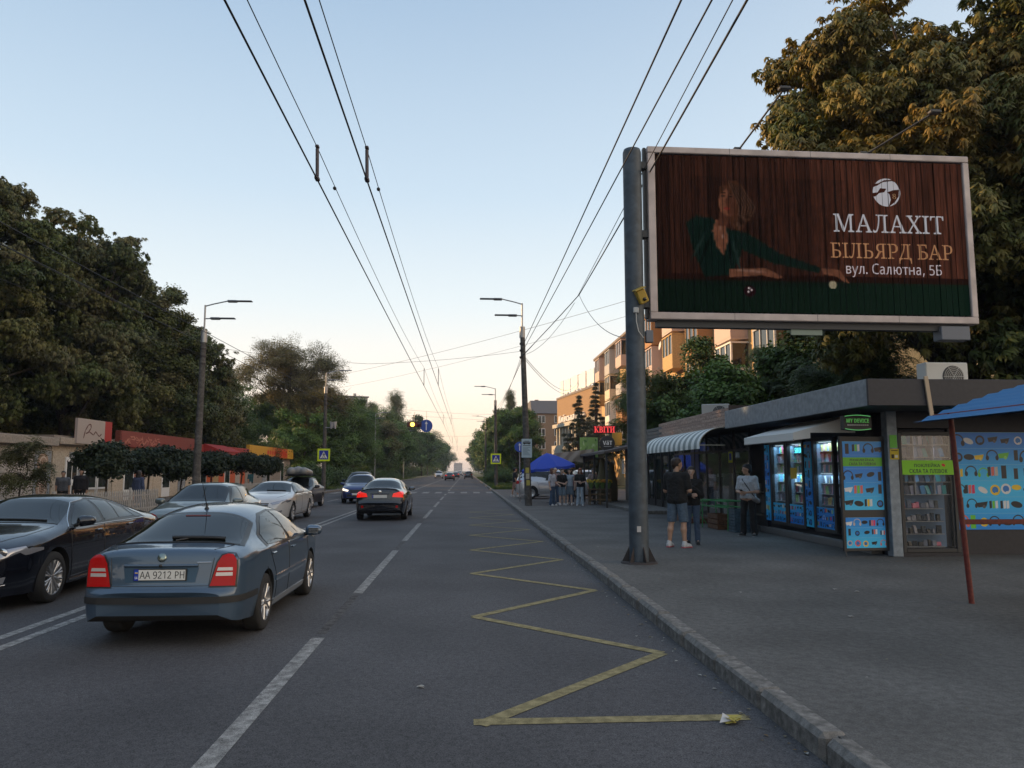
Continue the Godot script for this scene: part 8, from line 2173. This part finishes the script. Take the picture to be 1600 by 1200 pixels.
	var su_d := {
		"windows": [[[0.5, 1.08], [0.62, 1.4], [1.2, 1.48], [1.2, 1.06]], [[1.28, 1.06], [1.28, 1.48], [2.1, 1.5], [2.14, 1.05]], [[2.22, 1.05], [2.18, 1.5], [2.55, 1.49], [3.16, 1.05]]],
		"surround": [[0.4, 1.04], [0.55, 1.44], [1.2, 1.52], [2.55, 1.53], [3.28, 1.02]],
		"seams": [[[2.18, 1.5], [2.18, 0.4], [3.3, 0.38], [3.3, 1.0]], [[1.24, 1.04], [1.36, 0.8], [1.44, 0.4], [2.18, 0.39]]],
		"handles": [[2.4, 0.9], [1.5, 0.9]], "mirror": [3.12, 1.03], "windscreen": [[-0.62, 2.66], [0.62, 2.66], [0.74, 3.34], [-0.74, 3.34]], "rear_glass": [[-0.62, 0.4], [0.62, 0.4], [0.68, 0.14], [-0.68, 0.14]],
		"panels": [["headlight", "front", [[0.42, 0.76], [0.74, 0.86], [0.76, 0.74], [0.46, 0.68]], head, 0.01], ["headlight", "front", [[-0.42, 0.76], [-0.74, 0.86], [-0.76, 0.74], [-0.46, 0.68]], head, 0.01], ["grille", "front", [[-0.38, 0.78], [0.38, 0.78], [0.34, 0.6], [-0.34, 0.6]], dull, 0.006], ["air_intake", "front", [[-0.5, 0.52], [0.5, 0.52], [0.5, 0.4], [-0.5, 0.4]], dull, 0.006],
			["tail_light", "rear", [[0.56, 0.85], [0.82, 0.85], [0.84, 1.05], [0.62, 1.0]], red, 0.012], ["tail_light", "rear", [[-0.56, 0.85], [-0.82, 0.85], [-0.84, 1.05], [-0.62, 1.0]], red, 0.012], ["tail_light_side", "left", [[0.06, 0.86], [0.3, 0.88], [0.22, 1.02], [0.08, 1.02]], red, 0.012], ["tail_light_side", "right", [[0.06, 0.86], [0.3, 0.88], [0.22, 1.02], [0.08, 1.02]], red, 0.012], ["bumper_lower", "rear", [[-0.72, 0.42], [0.72, 0.42], [0.74, 0.56], [-0.74, 0.56]], dull, 0.008]],
		"lines": [["roof_rail", "top", [[-0.58, 0.8], [-0.6, 1.6], [-0.58, 2.4]], M("galvanised", G(0.35), 0.5, 0.8), 0.016, 0.05], ["roof_rail", "top", [[0.58, 0.8], [0.6, 1.6], [0.58, 2.4]], M("galvanised", G(0.35), 0.5, 0.8), 0.016, 0.05]]}
	var grey_green := coat(M("grey green paint", Color(0.12, 0.14, 0.13), 0.35, 0.4), 0.03)
	var crossover := su
	var wag := Shell.new()
	wag.L = 4.3; wag.wheel_r = 0.31; wag.axles = [0.8, 3.35]; wag.arch = 0.36; wag.expo = 4.6; wag.lean = 0.26; wag.bow = 0.1
	wag.top = [[0.0, 0.6], [0.03, 0.66], [0.05, 0.9], [0.3, 1.3], [0.6, 1.39], [1.8, 1.43], [2.3, 1.4], [3.05, 1.0], [3.2, 0.96], [3.95, 0.86], [4.2, 0.74], [4.3, 0.55]]
	wag.belt = [[0.0, 0.9], [3.2, 0.88], [4.3, 0.7]]
	wag.plan = [[0.0, 0.7], [0.06, 0.78], [0.5, 0.83], [3.4, 0.83], [4.0, 0.8], [4.2, 0.7], [4.3, 0.58]]
	wag.bot = [[0.0, 0.35], [0.3, 0.24], [4.0, 0.22], [4.3, 0.3]]
	var wag_d := {"windows": [[[0.42, 0.96], [0.5, 1.22], [1.0, 1.3], [1.0, 0.95]], [[1.08, 0.95], [1.08, 1.3], [1.82, 1.32], [1.86, 0.94]], [[1.94, 0.94], [1.9, 1.32], [2.26, 1.3], [2.9, 0.94]]], "surround": [[0.34, 0.93], [0.45, 1.26], [1.0, 1.33], [2.28, 1.34], [3.0, 0.92]],
		"mirror": [2.86, 0.93], "windscreen": [[-0.58, 2.36], [0.58, 2.36], [0.68, 3.06], [-0.68, 3.06]], "rear_glass": [[-0.58, 0.3], [0.58, 0.3], [0.64, 0.1], [-0.64, 0.1]],
		"panels": [["headlight", "front", [[0.4, 0.66], [0.7, 0.72], [0.7, 0.62], [0.42, 0.58]], head, 0.01], ["headlight", "front", [[-0.4, 0.66], [-0.7, 0.72], [-0.7, 0.62], [-0.42, 0.58]], head, 0.01], ["grille", "front", [[-0.34, 0.66], [0.34, 0.66], [0.34, 0.58], [-0.34, 0.58]], dull, 0.006]]}
	car("grey_estate_car", "grey green estate car partly hidden behind the blue liftback", Vector3(-6.45, 0, -19.9), PI, wag, grey_green, wag_d)
	var rb := car("estate_car", "dark estate car carrying a roof box, behind the white sedan", Vector3(-7.9, 0, -37.5), PI, wag, M("dark car paint", Color(0.03, 0.03, 0.035), 0.3, 0.3), wag_d)
	var bx := MB.new()
	sdf(bx, [[Vector3(-0.3, 1.62, 0.7), Vector3(-0.3, 1.68, -0.7), 0.14, 0.2], [Vector3(0.3, 1.62, 0.7), Vector3(0.3, 1.68, -0.7), 0.14, 0.2], [Vector3(0, 1.66, 0.7), Vector3(0, 1.72, -0.6), 0.16, 0.21]], 0.04, 0.1, [[Vector3(0, 1.56, 0), Vector3.DOWN]])
	var rbox := thing("roof_box", "grey rounded luggage box carried on the dark estate car roof", "roof box", Vector3(-7.9, 0, -37.5), PI)
	obj("lid", bx, M("roof box grey", Color(0.2, 0.2, 0.19), 0.4), rbox)
	var bars := MB.new()
	for z in [-0.5, 0.5]: bars.box(Vector3(0, 1.5, z), Vector3(1.25, 0.05, 0.07), Basis.IDENTITY, 0.012)
	obj("cross_bars", bars, black, rbox)
	var btr := MB.new(); btr.box(Vector3(0, 1.55, 0), Vector3(0.9, 0.06, 1.7), Basis.IDENTITY, 0.03); obj("tray", btr, dull, rbox)
	# oncoming blue hatch and dark suv
	var bh := coat(M("deep blue paint", Color(0.015, 0.03, 0.13), 0.3, 0.3), 0.02)
	var litw := M("lit headlamp", G(0.5), 0.2); litw.emission_enabled = true; litw.emission = Color(1.0, 0.93, 0.82); litw.emission_energy_multiplier = 1.1
	var b_d := su_d.duplicate(true); b_d["lines"] = []
	b_d["panels"][0][3] = litw; b_d["panels"][1][3] = litw
	var bl := Shell.new()
	bl.L = 4.3; bl.wheel_r = 0.33; bl.axles = [0.85, 3.45]; bl.arch = 0.385; bl.expo = 4.2; bl.lean = 0.27; bl.bow = 0.14
	for p in su.top: bl.top.append([p[0] * 4.3 / 4.6, p[1] * 0.93])
	for p in su.belt: bl.belt.append([p[0] * 4.3 / 4.6, p[1] * 0.93])
	for p in su.plan: bl.plan.append([p[0] * 4.3 / 4.6, p[1] * 0.97])
	for p in su.bot: bl.bot.append([p[0] * 4.3 / 4.6, p[1] * 0.9])
	for key in ["windows", "seams"]:
		for w in b_d[key]:
			for p in w: p[0] *= 4.3 / 4.6; p[1] *= 0.93
	for p in b_d["surround"]: p[0] *= 4.3 / 4.6; p[1] *= 0.93
	for pn in b_d["panels"]:
		for p in pn[2]: p[1] *= 0.93
	b_d["windscreen"] = [[-0.58, 2.5], [0.58, 2.5], [0.7, 3.12], [-0.7, 3.12]]; b_d["rear_glass"] = [[-0.58, 0.37], [0.58, 0.37], [0.64, 0.14], [-0.64, 0.14]]; b_d["mirror"] = [2.92, 0.96]; b_d["handles"] = []
	var blue_car := car("blue_hatchback", "deep blue hatchback with lit headlights coming towards the viewer beyond the braking sedan", Vector3(-5.75, 0, -43.2), PI, bl, bh, b_d)
	plate(blue_car, bl, 0.5, true)
	var dsu := su_d.duplicate(true); dsu["panels"][1][3] = litw
	car("dark_suv", "dark blue four wheel drive car following the blue hatchback", Vector3(-7.1, 0, -52.5), PI, su, M("dark blue paint", Color(0.012, 0.018, 0.035), 0.3, 0.3), dsu)
	# parked ones on the kiosk side
	var silver := coat(M("silver paint", Color(0.42, 0.43, 0.45), 0.35, 0.6), 0.03)
	car("silver_suv", "silver car parked across the pavement behind the tapering pole", Vector3(5.1, 0.13, -44.5), -PI * 0.5 - 0.12, su, silver, su_d)
	car("white_estate_car", "pale car parked behind the silver one, only its roof showing", Vector3(5.6, 0.13, -48.6), -PI * 0.5, su, white, su_d)
	car("white_van", "white tall car parked beyond the girls by the dark kiosk", Vector3(7.6, 0.13, -50.5), 0.06, su, white, su_d)
	# far traffic
	var far := [["dark sedan far ahead nearest the vanishing end of the centre line", Vector3(-3.0, 0, -140), 0.0, k, blk, cor_d], ["pale car far off coming towards the viewer over the centre line", Vector3(-6.2, 0, -175), PI, su, white, su_d], ["dark car far ahead beyond the dark sedan", Vector3(-2.6, 0, -190), 0.0, k, blk, cor_d], ["bulky dark car far ahead in the kerb lane", Vector3(0.4, 0, -165), 0.0, su, blk, su_d], ["white car far off at the end of the road", Vector3(-2.2, 0, -260), 0.0, su, white, su_d]]
	for f in far:
		var d: Dictionary = f[5].duplicate(); d["group"] = "distant traffic"
		car("distant_car", f[0], f[1], f[2], f[3], f[4], d)

func people() -> void:
	var tan := Color(0.42, 0.25, 0.17); var pale := Color(0.5, 0.33, 0.25)
	var jeans := Color(0.06, 0.1, 0.17); var jeans2 := Color(0.2, 0.28, 0.36); var black := G(0.012)
	person("man in black T-shirt, denim shorts and white trainers talking beside the billboard pole", Vector3(4.42, 0.13, -16.1), 2.35, {"height": 1.83, "slim": 1.08, "skin": tan, "shirt": black, "sleeve": 1, "pants": Color(0.1, 0.15, 0.21), "leg": 0, "short_hem": 0.5, "shoe": G(0.65), "sole": Color(0.45, 0.1, 0.12), "hair": Color(0.03, 0.016, 0.01),
		"ra": [Vector3(-0.27, 1.13, 0.02), Vector3(-0.1, 1.1, 0.24)], "la": [Vector3(0.27, 1.12, 0.02), Vector3(0.08, 1.17, 0.25)], "rf": Vector3(-0.15, 0.08, 0.0), "lf": Vector3(0.16, 0.08, -0.06), "head": -0.5, "hem": 0.86, "cell": 0.016})
	person("woman with dark hair, black jacket and jeans facing the man in shorts", Vector3(4.93, 0.13, -16.75), -0.45, {"height": 1.66, "slim": 0.9, "skin": pale, "shirt": black, "sleeve": 2, "jacket": true, "pants": jeans, "leg": 1, "shoe": G(0.02), "sole": G(0.03), "hair": Color(0.018, 0.01, 0.008), "long_hair": 0.14,
		"ra": [Vector3(-0.22, 1.1, 0.04), Vector3(0.02, 1.12, 0.22)], "la": [Vector3(0.23, 1.1, 0.05), Vector3(0.03, 1.3, 0.2)], "head": 0.15, "cell": 0.016})
	var wm := person("woman in white T-shirt and black trousers holding a phone by the kiosk windows", Vector3(6.92, 0.13, -18.75), -0.75, {"height": 1.72, "slim": 1.0, "skin": tan, "shirt": Color(0.55, 0.58, 0.62), "sleeve": 1, "pants": black, "leg": 1, "flare": 0.07, "shoe": G(0.05), "sole": G(0.2), "hair": G(0.01),
		"ra": [Vector3(-0.26, 1.1, 0.02), Vector3(-0.1, 1.08, 0.24)], "la": [Vector3(0.26, 1.1, 0.02), Vector3(0.06, 1.08, 0.25)], "head": -0.9, "rf": Vector3(-0.15, 0.08, 0), "lf": Vector3(0.15, 0.08, 0.02), "hem": 0.93, "cell": 0.016})
	var strap := MB.new()
	strap.tube([Vector3(-0.14, 1.47, -0.02), Vector3(-0.09, 1.4, 0.12), Vector3(0.06, 1.2, 0.145), Vector3(0.17, 1.02, 0.1), Vector3(0.22, 0.95, 0.04)], 0.012, 6)
	obj("bag_strap", strap, M("dark strap", G(0.03), 0.6), wm)
	var bag := MB.new(); sdf(bag, [[Vector3(0.2, 0.93, 0.12), Vector3(0.25, 0.87, 0.0), 0.06, 0.065]], 0.016, 0.02)
	tag(obj("shoulder_bag", bag, M("grey bag", Color(0.2, 0.19, 0.19), 0.6)), "grey shoulder bag hanging at the hip of the woman in white", "bag")
	var so: Node3D = get_node("shoulder_bag"); so.transform = wm.transform
	var ph := MB.new(); ph.box(Vector3(-0.02, 1.12, 0.33), Vector3(0.075, 0.012, 0.15), Basis(Vector3.RIGHT, -0.5), 0.004)
	tag(obj("mobile_phone", ph, M("phone black", G(0.02), 0.2)), "dark mobile phone held by the woman in white", "phone")
	(get_node("mobile_phone") as Node3D).transform = wm.transform
	# girls beside the parasol
	var g := 0.022
	person("girl with long auburn hair, white T-shirt and blue jeans at the end of the group", Vector3(3.92, 0.13, -35.4), 0.9, {"height": 1.68, "slim": 0.86, "skin": pale, "shirt": Color(0.5, 0.52, 0.6), "pants": jeans, "flare": 0.085, "hair": Color(0.1, 0.03, 0.015), "long_hair": 0.3, "la": [Vector3(0.24, 1.1, 0.06), Vector3(0.2, 0.98, 0.26)], "head": 0.3, "cell": g})
	person("girl in black T-shirt and pale denim shorts in the middle of the group", Vector3(4.42, 0.13, -35.8), 0.3, {"height": 1.66, "slim": 0.92, "skin": pale, "shirt": black, "pants": jeans2, "leg": 0, "short_hem": 0.45, "hair": Color(0.03, 0.016, 0.01), "ra": [Vector3(-0.24, 1.12, 0.05), Vector3(-0.06, 1.06, 0.24)], "la": [Vector3(0.24, 1.12, 0.05), Vector3(0.1, 1.06, 0.26)], "cell": g})
	person("girl in pale blue top and denim skirt pointing to the phone", Vector3(4.8, 0.13, -35.9), -0.4, {"height": 1.65, "slim": 0.84, "skin": pale, "shirt": Color(0.35, 0.42, 0.5), "sleeve": 0, "pants": Color(0.14, 0.19, 0.24), "leg": 2, "hair": Color(0.02, 0.012, 0.01), "long_hair": 0.18, "ra": [Vector3(-0.24, 1.12, 0.06), Vector3(-0.14, 1.06, 0.28)], "cell": g})
	person("girl with long red hair, black top and very pale jeans nearest the flower bench", Vector3(5.2, 0.13, -35.3), -0.25, {"height": 1.68, "slim": 0.88, "skin": pale, "shirt": black, "pants": Color(0.36, 0.44, 0.52), "flare": 0.09, "hair": Color(0.2, 0.055, 0.02), "long_hair": 0.26, "ra": [Vector3(-0.25, 1.14, 0.06), Vector3(-0.06, 1.14, 0.24)], "la": [Vector3(0.27, 1.14, 0.04), Vector3(0.1, 1.1, 0.24)], "nod": 0.35, "cell": g})
	person("woman in a pale cap standing behind the auburn haired girl", Vector3(4.25, 0.13, -37.0), 0.1, {"height": 1.7, "slim": 0.95, "skin": tan, "shirt": Color(0.3, 0.2, 0.2), "pants": jeans, "hair": Color(0.45, 0.42, 0.38), "cell": g})
	person("girl in dark pink top standing behind the red haired girl", Vector3(5.0, 0.13, -37.1), 0.0, {"height": 1.67, "slim": 0.9, "skin": pale, "shirt": Color(0.3, 0.12, 0.14), "pants": jeans, "hair": Color(0.02, 0.012, 0.01), "long_hair": 0.1, "cell": g})
	person("stooping seller in a pale pink shirt behind the yellow flowers", Vector3(6.1, 0.13, -37.6), 0.5, {"height": 1.68, "slim": 1.05, "skin": tan, "shirt": Color(0.5, 0.38, 0.36), "sleeve": 2, "pants": black, "hair": Color(0.1, 0.09, 0.09), "lean": 0.14, "cell": g})
	person("man in black top and pink shorts walking by the parked silver car", Vector3(2.98, 0.13, -47.8), 1.7, {"height": 1.75, "slim": 1.0, "skin": tan, "shirt": black, "pants": Color(0.42, 0.25, 0.2), "leg": 0, "hair": G(0.015), "rf": Vector3(-0.11, 0.08, 0.18), "lf": Vector3(0.11, 0.08, -0.16), "cell": g})
	# across the road
	person("man in grey T-shirt with a diagonal strap by the glazed shop door", Vector3(-15.9, 0.13, -31.6), 0.3, {"height": 1.56, "slim": 1.1, "skin": tan, "shirt": Color(0.13, 0.14, 0.16), "pants": black, "hair": G(0.015), "cell": g})
	person("man in open dark jacket walking by the glazed shop door", Vector3(-15.6, 0.13, -32.4), 0.2, {"height": 1.64, "slim": 1.15, "skin": tan, "shirt": Color(0.02, 0.018, 0.022), "sleeve": 2, "jacket": true, "pants": black, "hair": G(0.012), "cell": g})
	person("woman with long dark hair and blue jeans under the globe trees", Vector3(-12.5, 0.13, -30.4), 2.8, {"height": 1.58, "slim": 1.0, "skin": pale, "shirt": Color(0.05, 0.07, 0.14), "sleeve": 2, "pants": Color(0.07, 0.11, 0.2), "hair": Color(0.02, 0.012, 0.01), "long_hair": 0.35, "cell": g})
	person("person in a teal top beside the car with the roof box", Vector3(-14.2, 0.13, -52.0), 1.2, {"height": 1.6, "slim": 1.05, "skin": tan, "shirt": Color(0.02, 0.1, 0.13), "pants": black, "hair": G(0.012), "cell": g})

func small_things() -> void:
	var lt := thing("litter", "crumpled yellow and white wrapper lying on the end of the zigzag line", "litter", Vector3(1.82, 0.008, -5.4), 0.4)
	var q := MB.new()
	for k in 9:
		var a := rng.randf() * TAU
		var o := Vector3(rng.randf_range(-0.06, 0.06), 0.0, rng.randf_range(-0.03, 0.03))
		q.tri(o + Vector3(cos(a) * 0.06, rng.randf_range(0.0, 0.03), sin(a) * 0.04), o + Vector3(cos(a + 2.0) * 0.05, rng.randf_range(0.0, 0.03), sin(a + 2.0) * 0.04), o + Vector3(cos(a + 4.0) * 0.05, rng.randf_range(0.0, 0.05), sin(a + 4.0) * 0.04))
	obj("paper", q, M("yellow paper", Color(0.42, 0.34, 0.07), 0.8), lt)
	var q2 := MB.new(); q2.tri(Vector3(-0.1, 0.01, 0.0), Vector3(-0.02, 0.02, 0.03), Vector3(-0.05, 0.06, -0.02)); q2.tri(Vector3(-0.04, 0.01, -0.05), Vector3(0.03, 0.015, -0.03), Vector3(-0.02, 0.05, -0.06))
	obj("torn_piece", q2, M("white paper", G(0.55), 0.8), lt)
	# scraps and dry leaves on the ground: uncountable litter in the gutter and on the pavement
	var lm := MB.new()
	lm.tri(Vector3(-0.03, 0, 0), Vector3(0, 0.006, 0.018), Vector3(0.03, 0.004, 0)); lm.tri(Vector3(-0.03, 0, 0), Vector3(0.03, 0.004, 0), Vector3(0, 0.008, -0.018))
	var mm := MultiMesh.new(); mm.transform_format = MultiMesh.TRANSFORM_3D; mm.use_colors = true; mm.mesh = lm.mesh(); mm.instance_count = 420
	for k in 420:
		var z := -2.0 - pow(rng.randf(), 1.5) * 40.0
		var gut := k % 3 != 0
		var x := 2.1 - absf(rng.randfn()) * 0.12 if gut else 2.5 + rng.randf() * 6.0
		mm.set_instance_transform(k, Transform3D(Basis(Vector3.UP, rng.randf() * TAU).scaled(Vector3.ONE * rng.randf_range(0.25, 0.9)), Vector3(x, 0.006 if gut else 0.136, z)))
		mm.set_instance_color(k, [Color(0.16, 0.1, 0.04), Color(0.12, 0.1, 0.06), Color(0.22, 0.18, 0.12), Color(0.4, 0.39, 0.36)][rng.randi() % 4])
	var li := MultiMeshInstance3D.new(); li.multimesh = mm; li.material_override = leaf_mat(); li.name = "debris"; stuff(li); add_child(li)
	tag(li, "dry leaves and scraps along the gutter and the pavement", "debris")
	for k in 4:
		var s := MB.new()
		var p: Vector3 = [Vector3(4.95, 0.137, -10.3), Vector3(5.15, 0.137, -10.1), Vector3(4.2, 0.137, -8.4), Vector3(-0.35, 0.007, -6.4)][k]
		for j in 3:
			var a := j * 2.1 + k
			s.tri(p + Vector3(cos(a) * 0.045, 0.0, sin(a) * 0.035), p + Vector3(cos(a + 1.9) * 0.04, 0.008, sin(a + 1.9) * 0.03), p + Vector3(cos(a + 3.8) * 0.03, 0.012, sin(a + 3.8) * 0.02))
		tag(obj("paper_scrap", s, M("scrap paper", Color(0.36, 0.35, 0.32), 0.9)), ["torn paper scrap on the pavement before the kiosk corner", "second torn paper scrap beside it on the pavement", "pale scrap on the pavement between pole and red post", "tiny scrap on the asphalt beside the zigzag"][k], "litter")
